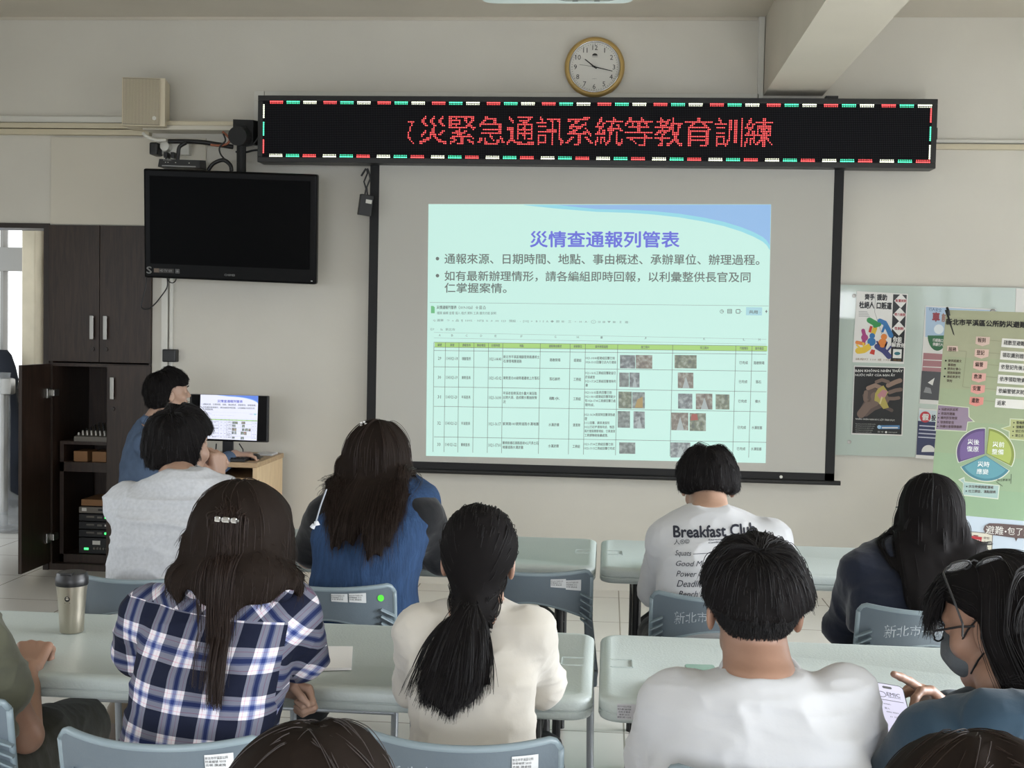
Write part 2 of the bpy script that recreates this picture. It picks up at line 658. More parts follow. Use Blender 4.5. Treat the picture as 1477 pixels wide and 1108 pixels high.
# what stands inside the open compartment
M_MIX = mat('mixer_panel', '6b665e', 0.5)
M_CARD = mat('cardboard', '8a6440', 0.7)
M_RACK = mat('rack_black', '17181a', 0.5)
M_LEDG = mat('green_indicator', '30ff60', 0.5, emit='40ff70', es=3.0)
sh = MB()
sh.span((-3.40, WD+0.06, 0.78), (-3.08, WD+0.5, 0.80), M_DKWOOD)
sh.span((-3.40, WD+0.06, 0.61), (-3.08, WD+0.5, 0.67), M_DKWOOD)
sh.span((-3.40, WD+0.06, 0.04), (-3.375, WD+0.5, 0.78), M_DKWOOD)
sh.span((-3.40, WD+0.06, 0.04), (-3.08, WD+0.5, 0.09), M_DKWOOD)
tag(sh.build('inner_rack'), 'low dark wooden inner rack standing inside the open cabinet', 'rack')
mx = thing('mixing_desk', 'grey audio mixing desk on top of the inner rack', 'mixer', (-3.20, WD+0.27, 0.80))
MB().loops([[(-0.115, -0.2, 0), (0.115, -0.2, 0), (0.115, 0.2, 0), (-0.115, 0.2, 0)],
            [(-0.115, -0.2, 0.03), (0.115, -0.2, 0.03), (0.115, 0.2, 0.085), (-0.115, 0.2, 0.085)]], M_MIX).build('case', None, mx)
kn = MB()
for i in range(8):
    for j in range(6):
        y = -0.17+j*0.06
        kn.lathe([(0.006, 0), (0.005, 0.016), (0, 0.016)], (-0.098+i*0.028, y, 0.032+(y+0.2)*0.1375), M_WHITEPL if j < 2 else M_BLACK, 6)
kn.build('knobs', None, mx)['kind'] = 'stuff'
for k, (x, lab) in enumerate(((-3.285, 'left small brown carton on the shelf below the mixing desk'),
                              (-3.165, 'right small brown carton on the shelf below the mixing desk'))):
    tag(MB().span((x-0.045, WD+0.1, 0.67), (x+0.045, WD+0.25, 0.735), M_CARD, 0.003).build('carton'), lab, 'box', 'small cartons in the cabinet')
zz = 0.09
for k, (h, lab) in enumerate(((0.105, 'wide black amplifier with green display at the bottom of the rack'),
                              (0.05, 'black receiver unit second from the bottom of the rack'),
                              (0.05, 'black receiver unit third from the bottom of the rack'),
                              (0.05, 'black receiver unit fourth from the bottom of the rack'),
                              (0.045, 'grey audio unit topmost in the rack under the board'))):
    u = thing('audio_unit', lab, 'audio unit', (-3.185, WD+0.24, zz+0.002), 0, 'audio units in the cabinet')
    MB().box((0, 0, h/2-0.003), (0.21, 0.3, h-0.006), M_RACK if k < 4 else M_MIX, 0.003).build('case', None, u)
    f = MB()
    if k == 0:
        f.box((-0.055, -0.1512, 0.03), (0.028, 0.002, 0.012), M_LEDG)
        f.box((0.01, -0.1512, 0.07), (0.05, 0.002, 0.025), M_WHITEPL)
        for q in range(5):
            f.lathe([(0.007, -0.162), (0.007, -0.15)], (0.0+q*0.02, 0, 0.035), M_MIX, 10, 'y')
    elif k < 4:
        f.box((0.07, -0.1512, h*0.5), (0.014, 0.002, 0.012), M_LEDG if k != 2 else M_WHITEPL)
        f.box((0.03, -0.1512, h*0.5), (0.03, 0.002, 0.012), M_MIX)
        f.box((-0.03, -0.1512, h*0.55), (0.05, 0.002, 0.01), M_MIX)
    else:
        f.box((-0.07, -0.1512, h*0.5), (0.03, 0.002, 0.02), M_WHITEPL)
        f.box((0.05, -0.1512, h*0.5), (0.06, 0.002, 0.012), M_BLACK)
    f.build('front_controls', None, u)
    zz += h
tag(MB().span((-3.28, WD+0.1, zz+0.002), (-3.09, WD+0.35, zz+0.042), M_CARD, 0.003).build('wooden_board'),
    'light brown board lying on top of the audio units', 'board')


# ------------------------------------------------------------------ LED message sign
LX0, LX1, LZ0, LZ1, LY = -2.085, 1.811, 2.507, 2.895, 7.07
led = thing('led_sign', 'long black LED message sign with red scrolling text above the screen', 'LED sign', (0, 0, 0))
FR = 0.030
b = MB()
b.span((LX0, LY+0.012, LZ0), (LX1, LY+0.125, LZ1), M_BLACK, 0.004)
for a, c_ in (((LX0, LZ0), (LX1, LZ0+FR)), ((LX0, LZ1-FR), (LX1, LZ1)), ((LX0, LZ0+FR), (LX0+FR, LZ1-FR)), ((LX1-FR, LZ0+FR), (LX1, LZ1-FR))):
    b.span((a[0], LY-0.006, a[1]), (c_[0], LY+0.02, c_[1]), M_BLACK, 0.003)
b.span((LX0+0.02, LY+0.125, LZ1-0.1), (LX1-0.02, WD, LZ1-0.05), M_BLACKM)
b.build('housing', None, led)


def led_panel_material():
    m = bpy.data.materials.new('led_matrix')
    m.use_nodes = True
    nt = m.node_tree
    bs = nt.nodes['Principled BSDF']
    tc = nt.nodes.new('ShaderNodeTexCoord')
    mp = nt.nodes.new('ShaderNodeMapping')
    mp.inputs['Location'].default_value = (-(LX0+FR+0.0), 0, -(LZ0+FR))
    sx = nt.nodes.new('ShaderNodeSeparateXYZ')
    nt.links.new(tc.outputs['Object'], mp.inputs[0])
    nt.links.new(mp.outputs[0], sx.inputs[0])

    def math_(op, a, b_):
        n = nt.nodes.new('ShaderNodeMath')
        n.operation = op
        for k, q in enumerate((a, b_)):
            if isinstance(q, (int, float)):
                n.inputs[k].default_value = q
            elif q is not None:
                nt.links.new(q, n.inputs[k])
        return n.outputs[0]
    ds = []
    for ax, p in ((0, DOTX), (2, DOTZ)):
        v = math_('FRACT', math_('DIVIDE', sx.outputs[ax], p), None)
        v = math_('SUBTRACT', v, 0.5)
        ds.append(math_('MULTIPLY', v, v))
    r = math_('SQRT', math_('ADD', ds[0], ds[1]), None)
    ins = math_('LESS_THAN', r, 0.33)
    mx = nt.nodes.new('ShaderNodeMixRGB')
    mx.inputs[1].default_value = (0.002, 0.002, 0.003, 1)
    mx.inputs[2].default_value = (0.022, 0.021, 0.025, 1)
    nt.links.new(ins, mx.inputs[0])
    nt.links.new(mx.outputs[0], bs.inputs['Base Color'])
    bs.inputs['Roughness'].default_value = 0.6
    bs.inputs['Specular IOR Level'].default_value = 0.08
    return m


NX, NZ = 384, 32
DOTX = (LX1-LX0-2*FR)/NX
DOTZ = (LZ1-LZ0-2*FR)/NZ
MB().span((LX0+FR*0.8, LY, LZ0+FR*0.8), (LX1-FR*0.8, LY+0.014, LZ1-FR*0.8), led_panel_material()).build('matrix_panel', None, led)


def led_dot(mb, ix, iz, m, r=0.36):
    x = LX0+FR+(ix+0.5)*DOTX
    z = LZ1-FR-(iz+0.5)*DOTZ
    R = DOTX*r
    pts = [(x+R*math.cos(a), LY-0.0025, z+R*math.sin(a)) for a in [math.pi/3*k for k in range(6)]]
    mb.raw(pts+[(x, LY-0.004, z)], [(k, (k+1) % 6, 6) for k in range(6)], m)


M_LR = mat('led_red', (0.4, 0.02, 0.03), 0.4, emit=(1.0, 0.10, 0.10), es=2.2)
M_LG = mat('led_green', (0.02, 0.3, 0.15), 0.4, emit=(0.10, 0.9, 0.50), es=2.0)
M_LW = mat('led_white', (0.5, 0.5, 0.4), 0.4, emit=(0.95, 1.0, 0.75), es=2.2)


def raster(ch, n=16, bold=0.0):
    v, f = glyphs(ch, bold, 0, 2)
    g = np.zeros((n, n), bool)
    a, b_ = v[:, :2].min(0), v[:, :2].max(0)
    m_ = n-1
    sub = 3
    xs = (np.arange(m_*sub)+0.5)/(m_*sub)
    X, Y = np.meshgrid(a[0]+xs*(b_[0]-a[0]), b_[1]-xs*(b_[1]-a[1]))
    cov = np.zeros(X.shape, bool)
    for t_ in f:
        p = v[list(t_), :2]
        for k in range(1, len(t_)-1):
            A, B, C_ = p[0], p[k], p[k+1]
            s = [(Q[0]-P[0])*(Y-P[1])-(Q[1]-P[1])*(X-P[0]) for P, Q in ((A, B), (B, C_), (C_, A))]
            cov |= ((s[0] >= 0) & (s[1] >= 0) & (s[2] >= 0)) | ((s[0] <= 0) & (s[1] <= 0) & (s[2] <= 0))
    c_ = cov.reshape(m_, sub, m_, sub).sum((1, 3))
    g[:m_, :m_] = c_ >= 4
    return g


tx = MB()
x0 = 93
for ch in '災緊急通訊系統等教育訓練':
    g = raster(ch, 17)
    for iz, ix in zip(*np.nonzero(g)):
        led_dot(tx, x0+ix, 8+iz, M_LR)
    x0 += 17
FRAG = ['........', '........', '........', '####....', '..#.....', '..#.....', '.#......', '.#......', '.#......', '#.......', '#.......', '#.......', '##......', '.#......', '..#.....', '...#....']
for iz, row in enumerate(FRAG):
    for ix, q in enumerate(row):
        if q == '#':
            led_dot(tx, 86+ix, 8+iz, M_LR)
tx.build('lit_text', None, led)
mm = {'red': M_LR, 'green': M_LG, 'white': M_LW}


def border_light(cn, dots):
    """one dash of the running border"""
    q_ = MB()
    for ix, iz, r in dots:
        led_dot(q_, ix, iz, mm[cn], r)
    q_.build('border_light', None, led)['label'] = cn+' border light'


for per in range(12):
    for k, cn in enumerate(('red', 'green', 'white')):
        border_light(cn, [(per*32+4+k*10+q, r, s_) for q in range(8) for r, s_ in ((0, 0.47), (1, 0.30))])
    for k, cn in enumerate(('white', 'green', 'red')):
        border_light(cn, [(per*32+4+k*10+q, r, s_) for q in range(8) for r, s_ in ((31, 0.47), (30, 0.30))])
for side, order in ((0, ('white', 'green', 'red')), (383, ('red', 'green', 'white'))):
    for k, cn in enumerate(order):
        border_light(cn, [(side, 2+k*10+q, 0.47) for q in range(8)])
s = MB()
s.span((1.20, LY+0.05, LZ1), (1.27, LY+0.1, LZ1+0.025), M_BLACK)
s.span((LX1, LY+0.04, LZ0+0.17), (LX1+0.015, LY+0.075, LZ0+0.235), M_BLACK)
s.build('mounting_lug', None, led)

# ------------------------------------------------------------------ projection screen with the projected slide
SY = 7.165
scr = thing('projection_screen', 'large pull-down projection screen with black border showing a projected slide', 'screen', (0, 0, 0))
SX0, SX1, SZ1, SZ0 = -1.431, 1.325, 2.60, 0.700
M_SCR = mat('screen_fabric', 'b9b7b0', 0.8)
M_SCRB = mat('screen_black_border', '101012', 0.7)
MB().span((SX0+0.05, SY, SZ0+0.05), (SX1-0.05, SY+0.002, SZ1), M_SCR).build('screen_fabric', None, scr)
b = MB()
b.span((SX0, SY-0.001, SZ0), (SX0+0.055, SY+0.002, SZ1), M_SCRB)
b.span((SX1-0.055, SY-0.001, SZ0), (SX1, SY+0.002, SZ1), M_SCRB)
b.span((SX0, SY-0.001, SZ0), (SX1, SY+0.002, SZ0+0.055), M_SCRB)
b.build('border', None, scr)
b = MB()
b.tube([(SX0-0.03, SY, SZ0), (SX1+0.035, SY, SZ0)], 0.014, M_BLACK, 12)
b.build('bottom_bar', None, scr)
MB().span((SX0-0.04, WD-0.065, SZ1-0.01), (SX1+0.04, WD-0.002, SZ1+0.1), M_WHITEPL, 0.01).build('case', None, scr)
dk = MB()
dk.lathe([(0.0, SY-0.004), (0.009, SY-0.004), (0.009, SY)], (1.02, 0, 0.727), M_WHITEPL, 14, 'y')
dk.build('pull_mark', None, scr)


def slide_mat(hexcol, k=1.0):
    """a tone of the projected picture: the light it adds on the screen cloth"""
    return mat('slide_%s_%d' % (hexcol, k*100), (0.16, 0.16, 0.16), 0.9, emit=hexcol, es=k, spec=0.0)


def thumb_mat(k, kk):
    nm = 'slide_photo_%d_%d' % (k, kk*100)
    if nm in MATS:
        return MATS[nm]
    m = bpy.data.materials.new(nm)
    m.use_nodes = True
    nt = m.node_tree
    bs = nt.nodes['Principled BSDF']
    bs.inputs['Base Color'].default_value = (0.16, 0.16, 0.16, 1)
    tc = nt.nodes.new('ShaderNodeTexCoord')
    mp = nt.nodes.new('ShaderNodeMapping')
    mp.inputs['Location'].default_value = (k*3.7, 0, k*1.3)
    n = nt.nodes.new('ShaderNodeTexNoise')
    n.inputs['Scale'].default_value = 42 if kk == 0.8 else 130
    n.inputs['Detail'].default_value = 6
    r = nt.nodes.new('ShaderNodeValToRGB')
    pal = [('5a6a68', '8fa09a', 'c6d6d2'), ('3d5648', '7a8a5e', 'c8d4c0'), ('6a5a4c', '9a8a74', 'd6dccf'), ('4a5058', '8a9a9e', 'd8e4e4')][k % 4]
    r.color_ramp.elements[0].position = 0.35
    r.color_ramp.elements[1].position = 0.66
    e = r.color_ramp.elements.new(0.5)
    for el, q in zip(sorted(r.color_ramp.elements, key=lambda z: z.position), pal):
        el.color = (*lin(q), 1)
    nt.links.new(tc.outputs['Object'], mp.inputs[0])
    nt.links.new(mp.outputs[0], n.inputs['Vector'])
    nt.links.new(n.outputs[0], r.inputs[0])
    nt.links.new(r.outputs[0], bs.inputs['Emission Color'])
    bs.inputs['Emission Strength'].default_value = 0.5*kk
    MATS[nm] = m
    return m


def draw_slide(sh, S, k, bg, ink1, ink2, title, small=False):
    """the presentation page; S maps page coordinates (the photograph's crop of the slide) to sheet pixels"""
    BG, I1, I2 = slide_mat(bg, k), slide_mat(ink1, k), slide_mat(ink2, k)
    TI = slide_mat(title, k)

    def poly(pts, m, l=1):
        sh.pxpoly([S(*q) for q in pts], m, l)

    def text(body, x0, y0, x1, y1, h, m, l=4, bold=0.018):
        a, b_ = S(x0, y0), S(x1, y1)
        hh = abs(S(x0, y0-h)[1]-a[1])
        sh.text(body, a[0], a[1], b_[0], b_[1], hh, m, l, bold, 0.0, 3 if h > 30 else 1)

    def line(x0, y0, x1, y1, wd, m, l=3):
        a, b_ = S(x0, y0), S(x1, y1)
        s_ = abs(S(100, 100)[0]-S(0, 100)[0])/100
        sh.line(a[0], a[1], b_[0], b_[1], wd*s_, m, l)
    poly([(40, 1046), (1397, 1075), (1419, 41), (50, 40)], BG, 1)
    arc = [(430, 44), (560, 58), (720, 71), (850, 75), (950, 82), (1050, 93), (1150, 110), (1230, 128), (1300, 150), (1350, 171), (1385, 190), (1402, 205), (1414, 225)]
    poly([(430, 43)]+[(x, y) for x, y in arc]+[(1418, 42)], slide_mat('8fe0f0' if not small else '7aa8f0', k), 2)
    poly([(560, 43)]+[(x, y-9-(x-560)*0.012) for x, y in arc[2:]]+[(1418, 42)], slide_mat('8cbdf0' if not small else '3f74dd', k), 3)
    text('災情查通報列管表', 455, 213, 1053, 215, 66, TI, 4, 0.022)
    for y in (258, 326):
        a = S(86, y)
        r_ = abs(S(93, y)[0]-a[0])
        sh.disc(a[0], a[1], r_, I1, 4, n=14)
    text('通報來源、日期時間、地點、事由概述、承辦單位、辦理過程。', 114, 279, 1372, 284, 42, I1, 4, 0.012)
    text('如有最新辦理情形，請各編組即時回報，以利彙整供長官及同', 114, 348, 1336, 354, 42, I1, 4, 0.012)
    text('仁掌握案情。', 114, 394, 362, 396, 40, I1, 4, 0.012)
    line(55, 433, 1408, 447, 1.5, I2)
    poly([(60, 476), (75, 476), (75, 452), (69, 447), (60, 447)], slide_mat('5cbf7a', k), 3)
    text('災情通報列管表（1019-1026） ☆ 回 凸', 83, 460, 278, 461, 15, I1, 4)
    text('檔案 編輯 查看 插入 格式 資料 工具 擴充功能 說明', 84, 481, 320, 482, 12, I2, 4)
    text('Q 選單   つ  e  品  ¶  100%  ·  NT$  %  .0  .00  123   預設 ·  -  [10]  +   B  I  S  A  ◆  田  ⊞ ·  三 · ÷ · H · A ·  ⊖  ⊡  ⊞  ▼  ⊠ ·  Σ   逾 ·', 68, 511, 855, 519, 14, I2, 4)
    text('I29   ·   fx   新北市', 58, 545, 156, 547, 11, I2, 4)
    poly([(1318, 484), (1382, 485), (1383, 453), (1319, 452)], slide_mat('a8dce6', k), 3)
    text('共用 ·', 1330, 478, 1376, 479, 14, I1, 4)
    text('◷  ▤  ▢·   ', 1214, 477, 1302, 478, 18, I1, 4)
    text('✦', 1395, 476, 1404, 476, 14, I1, 4)
    rows = [(553, 580), (575, 600), (592, 607), (612, 628), (625, 640), (690, 708), (770, 790), (848, 870), (970, 992)]
    top = [72, 118, 172, 232, 290, 347, 497, 616, 677, 806, 1026, 1278, 1343]
    bot = [68, 112, 167, 227, 285, 342, 489, 609, 669, 797, 1015, 1265, 1329]
    poly([(75, 612), (1403, 628), (1404, 607), (75, 592)], slide_mat('a6d96a', k), 2)
    for i, (a, b_) in enumerate(rows):
        line(72, a, 1400, b_, 1.6 if i > 1 else 1.0, I1 if i > 1 else I2)
    for i, (a, b_) in enumerate(zip(top, bot)):
        line(a, 592+(a-72)*0.0118, b_, 1030+(b_-70)*0.018, 1.7, I1)
    cx = [(top[i]+top[i+1])/2 for i in range(12)]+[1372]
    for x, l in zip(cx, 'ABCDEFGHIJKLM'):
        y = 568+(x-72)*0.014
        text(l, x-4, y, x+4, y, 9, I2, 4)
    hd = ['編號', '案號', '通報里長', '聯絡電話', '日期時間', '地點', '通報事由概述', '承辦單位', '案件辦理過程', '施工照片', '完工照片', '列管情形', '案件類型']
    for x, s_ in zip(cx, hd):
        w_ = len(s_)*8.5
        y = 608+(x-72)*0.0115
        text(s_, x-w_/2, y, x+w_/2, y+0.4, 12, I1, 5)
    data = [('29', '1141021-18', '嶺腳里長', '1021-04:40', ['新北市平溪區嶺腳里旁路邊坡土', '石滑落堵塞道路'], '路樹倒塌', '經建組', ['1021-14:40經建組回覆已到', '1020-13:15回覆已派人行清除'], '已完成', '路樹倒塌'),
            ('30', '1141021-19', '東勢里長', '1021-05:02', ['東勢里北43線旁邊邊坡上方落石'], '落石崩坍', '工務組', ['1021-16:02工務組回覆勘查已', '於該處理', '1021-17:24工務組回覆清除完', '畢'], '已完成', '落石'),
            ('31', '1141021-20', '平溪里長', '1021-16:00', ['平溪老街旁溪流水量大淹沒路', '出現大洞，造成積水需抽除情', '況'], '積水', '工務組', ['1021-16:05區長回覆已到', '1021-18:01經建組回覆現勘沙', '包1026-17:40工務課回覆已處', '理完成。'], '已完成', '積水'),
            ('32', '1141021-21', '平湖里長', '1021-16:17', ['紫東路183號旁道路水溝堵塞'], '水溝淤積', '清潔隊', ['1021-16:34清潔隊回覆清除處', '理', '1112:回覆，課長清潔所', '10/22已初步清除完成，惟因', '兩方管路需要埋設，已與清潔', '工務課聯絡後續處理。'], '已完成', '水溝阻塞'),
            ('33', '1141021-22', '菁桐里長', '1021-17:01', ['菁桐街橋石頭路面坡4公尺長土石', '堵塞道路水溝淤塞'], '水溝淤積', '工務組', ['1021-17:04工務組回覆已到', '1022-13:13工務組回覆已完成'], '已完成', '水溝阻塞')]
    ymid = [657, 733, 811, 916, 1001]
    for (n_, no, vl, tm, loc, ev, un, pr, st, ty), y0 in zip(data, ymid):
        f_ = (y0-600)/440.0
        cxx = [c_+(bb-tt)*f_ for c_, bb, tt in zip(cx, bot+[1395], top+[1400])]

        def cell(i, s_, w_, dy=0):
            y = y0+(cxx[i]-72)*0.0145+dy
            text(s_, cxx[i]-w_/2, y+5, cxx[i]+w_/2, y+5.5, 13, I1, 4)
        cell(0, n_, 13)
        cell(1, no, 46)
        cell(2, vl, 36)
        cell(4, tm, 48)
        for j, s_ in enumerate(loc):
            w_ = min(144, len(s_)*10.4)
            y = y0+4+(j-(len(loc)-1)/2)*17
            xl = top[5]+(bot[5]-top[5])*f_+3
            text(s_, xl, y+4, xl+w_, y+5, 13, I1, 4)
        cell(6, ev, 42)
        cell(7, un, 30)
        for j, s_ in enumerate(pr):
            w_ = min(122, sum(9.4 if ord(q) > 255 else 5 for q in s_))
            y = y0+8+(j-(len(pr)-1)/2)*16.5
            xl = top[8]+(bot[8]-top[8])*f_+2
            text(s_, xl, y+4, xl+w_, y+5, 12, I1, 4)
        cell(11, st, 34)
        cell(12, ty, 42 if len(ty) > 2 else 22)
    th = [(815, 643, 876, 696), (878, 643, 944, 697), (1033, 643, 1121, 696), (812, 713, 851, 770), (853, 713, 893, 772), (1046, 713, 1108, 775),
          (809, 789, 862, 856), (864, 791, 914, 856), (1047, 797, 1104, 857), (1118, 797, 1184, 860), (1197, 800, 1252, 860), (806, 867, 855, 933), (869, 868, 914, 936),
          (1020, 873, 1088, 943), (1093, 875, 1158, 946), (812, 992, 876, 1037), (1017, 992, 1096, 1052)]
    for i, (a, b_, c_, d_) in enumerate(th):
        poly([(a, d_), (c_, d_+1), (c_, b_+1), (a, b_)], thumb_mat((i*7+3) % 4 if not small else 8+i % 4, k), 4)
        if i in (4, 5, 12, 13, 16, 9):
            poly([(a+(c_-a)*0.3, d_), (a+(c_-a)*0.75, d_), (a+(c_-a)*0.52, b_+(d_-b_)*0.25)], slide_mat('b8c6c6', k*0.8), 5)
        if i == 14:
            poly([(a+4, b_+30), (a+34, b_+28), (a+30, b_+4), (a+8, b_+4)], slide_mat('b04a3a', k*0.8), 5)
        if i == 7:
            poly([(a+10, d_-2), (c_-8, d_-2), (c_-8, b_+18), (a+20, b_+30)], slide_mat('b89a52', k*0.8), 5)


sl = MB()
sheet = Sheet(sl, (0, SY-0.001, 0), (1, 0, 0), (0, 0, 1), 0.0004)
draw_slide(sheet, lambda x, y: (600+x*0.36104, 280+y*0.36104), 0.80, 'cdfaee', '4d5a55', '86a39c', '5058e2')
sl.build('projected_picture', None, scr)
# ------------------------------------------------------------------ wall clock
CX, CY, CZ, CRAD = -0.121, WD-0.05, 3.103, 0.176
ck = thing('wall_clock', 'round gold-rimmed wall clock with white dial above the LED sign', 'clock', (CX, WD, CZ))
M_GOLD = mat('gold_rim', 'b99a5c', 0.42, metal=0.25)
b = MB()
b.lathe([(0.168, 0), (0.176, -0.012), (0.176, -0.030), (0.168, -0.044), (0.155, -0.049), (0.150, -0.045), (0.148, -0.030)], (0, 0, 0), M_GOLD, 64, 'y', None, False)
b.build('rim', None, ck, smooth=True)
b = MB()
b.lathe([(0.150, -0.046), (0.1465, -0.049), (0.143, -0.044), (0.143, -0.03)], (0, 0, 0), M_CHROME, 64, 'y', None, False)
b.build('inner_ring', None, ck, smooth=True)
b = MB()
M_DIAL = mat('clock_dial', 'd3d0c8', 0.5)
b.lathe([(0.0, -0.030), (0.146, -0.030)], (0, 0, 0), M_DIAL, 48, 'y')
csh = Sheet(b, (CX, WD-0.0305, CZ), (1, 0, 0), (0, 0, 1), 0.0004)
_IK = ink('1c1a19')


def loc_text(mb, body, u, v, h, m, y, bold=0.0, w=None):
    """centred text in the x-z plane of the mesh's own frame"""
    vv, ff = glyphs(body, bold, 0, 2)
    a, c_ = vv[:, :2].min(0), vv[:, :2].max(0)
    s = h/(c_[1]-a[1])
    sx = s if w is None else w/(c_[0]-a[0])
    mb.raw([(u+(q[0]-(a[0]+c_[0])/2)*sx, y, v+(q[1]-(a[1]+c_[1])/2)*s) for q in vv], ff, m)


for hh in range(1, 13):
    an = math.radians(90-hh*30)
    loc_text(b, str(hh), 0.113*math.cos(an), 0.113*math.sin(an), 0.028, _IK, -0.0312)
for k in range(60):
    an = math.radians(k*6)
    r0, r1 = (0.130, 0.136)
    wv = 0.0009 if k % 5 else 0.0016
    ca, sa = math.cos(an), math.sin(an)
    b.raw([(r0*ca-wv*sa, -0.0311, r0*sa+wv*ca), (r1*ca-wv*sa, -0.0311, r1*sa+wv*ca), (r1*ca+wv*sa, -0.0311, r1*sa-wv*ca), (r0*ca+wv*sa, -0.0311, r0*sa-wv*ca)], [(0, 1, 2, 3)], _IK)
b.raw([(0.016*math.cos(t), -0.0312, 0.066+0.014*math.sin(t)) for t in [math.pi*k/10 for k in range(11)]], [tuple(range(11))], _IK)
loc_text(b, 'ORIENT', 0, 0.060, 0.006, _IK, -0.0312, 0, 0.034)
loc_text(b, 'QUARTZ', 0, -0.068, 0.004, _IK, -0.0312, 0, 0.026)
b.build('dial', None, ck)


def hand(name, ang, ln, wd_, y, tail=0.015):
    h = MB()
    a = math.radians(90-ang)
    ca, sa = math.cos(a), math.sin(a)

    def P(l, w_):
        return (l*ca-w_*sa, l*sa+w_*ca)
    h.prism([P(-tail, wd_), P(-tail, -wd_), P(ln, -wd_*0.6), P(ln, wd_*0.6)], 'y', y, y-0.0015, _IK)
    return h.build(name, None, ck)


hand('hour_hand', 308, 0.072, 0.004, -0.033)
hand('minute_hand', 103, 0.108, 0.003, -0.0355)
hand('second_hand', 278, 0.090, 0.0009, -0.038)
MB().lathe([(0.006, -0.031), (0.006, -0.040), (0, -0.040)], (0, 0, 0), _IK, 12, 'y').build('hub', None, ck)

# ------------------------------------------------------------------ wall speaker
spk = thing('wall_speaker', 'cream wall loudspeaker box mounted high on the left of the front wall', 'speaker', (-2.77, 7.12, 2.845), math.radians(7))
M_CREAM = mat('speaker_cream', 'cfc4ac', 0.5)
b = MB()
b.loops([[(-0.125, -0.10, -0.14), (0.125, -0.10, -0.14), (0.105, 0.10, -0.14), (-0.105, 0.10, -0.14)],
         [(-0.125, -0.10, 0.14), (0.125, -0.10, 0.14), (0.105, 0.10, 0.14), (-0.105, 0.10, 0.14)]], M_CREAM)
b.build('cabinet', None, spk)
b = MB()
M_GRILLE = mat('speaker_grille', '8f8778', 0.7)
b.box((-0.012, -0.103, 0), (0.215, 0.006, 0.27), M_GRILLE, 0.004)
for k in range(28):
    b.box((-0.012-0.105+0.0078*k, -0.107, 0), (0.0036, 0.004, 0.262), M_CREAM)
b.build('grille', None, spk)
b = MB()
b.lathe([(0.0, -0.110), (0.012, -0.110), (0.012, -0.106)], (0.065, 0, -0.095), M_WHITEPL, 14, 'y')
b.build('badge', None, spk)
b = MB()
b.box((0, 0.11, 0), (0.04, 0.08, 0.06), M_BLACK)
b.box((0, 0.02, 0.147), (0.05, 0.03, 0.012), M_BLACK)
b.build('bracket', None, spk)

# ------------------------------------------------------------------ television on a ceiling-height arm
tv = thing('television', 'large black flat television hanging on an arm left of the screen', 'television', (-2.2, 6.93, 2.115))
TVM = Matrix.Rotation(math.radians(1.35), 4, 'Y') @ Matrix.Rotation(math.radians(6), 4, 'X')
tv.matrix_world = Matrix.Translation((-2.205, 6.93, 2.115)) @ TVM
M_TVF = mat('tv_gloss_black', '050506', 0.3, spec=0.12)
M_TVS = mat('tv_panel', '020203', 0.35, spec=0.05)
TW, TH = 0.512, 0.316
b = MB()
b.box((0, 0.03, 0), (TW*2, 0.055, TH*2), M_TVF, 0.012)
b.box((0, 0.075, 0), (TW*1.3, 0.04, TH*1.4), M_BLACKM, 0.015)
b.build('case', None, tv)
MB().box((0, 0.0015, 0.022), (TW*2-0.075, 0.003, TH*2-0.125), M_TVS).build('screen', None, tv)
b = MB()
_LG = ink('8e8e8c')
loc_text(b, 'CHIMEI', 0, -TH+0.035, 0.012, _LG, 0.0018, 0.02, 0.062)
loc_text(b, 'S', -TW+0.03, -TH+0.045, 0.042, _LG, 0.0018, 0.02, 0.032)
b.build('logo', None, tv)
b = MB()
_T1 = ink('6b5c50')
b.box((-TW+0.118, 0.0018, -TH+0.045), (0.12, 0.001, 0.026), ink('2a2624'))
b.box((-TW+0.075, 0.001, -TH+0.045), (0.03, 0.001, 0.022), _T1)
for k, tt in enumerate(('HD', 'TV', 'HDMI')):
    loc_text(b, tt, -TW+0.105+0.026*k, -TH+0.045, 0.014, _LG, 0.0008, 0, 0.02)
b.box((-TW+0.2, 0.0018, -TH+0.045), (0.026, 0.001, 0.026), ink('4c4c4c'))
loc_text(b, '+', -TW+0.2, -TH+0.045, 0.014, _LG, 0.0008)
b.build('feature_sticker', None, tv)
MB().box((TW-0.025, 0.0018, -TH+0.02), (0.01, 0.001, 0.005), ink('d0d0d0')).build('power_light', None, tv)
br = MB()
br.tube([(0.02, 0.16, 0.10), (0.02, 0.16, 0.58)], 0.028, M_BLACKM, 12)
br.box((0.02, 0.12, 0.0), (0.3, 0.05, 0.3), M_BLACKM)
br.box((0.02, 0.145, 0.15), (0.08, 0.06, 0.12), M_BLACKM)
br.lathe([(0.0, 0.08), (0.055, 0.08), (0.055, 0.20), (0.0, 0.20)], (0.02, 0, 0.52), M_BLACKM, 24, 'y')
br.box((0.02, 0.27, 0.55), (0.12, 0.16, 0.14), M_BLACKM)
br.build('wall_arm', None, tv)
lp = MB()
lp.tube([(-TW+0.13+0.03*math.sin(a), 0.02, -TH-0.0-0.028*math.sin(a*1.0)) if False else (-TW+0.16+0.026*math.cos(a), 0.02, -TH+0.004-0.03*math.sin(a)) for a in [math.pi*k/12 for k in range(13)]], 0.003, M_BLACK)
lp.build('cable_loop', None, tv)

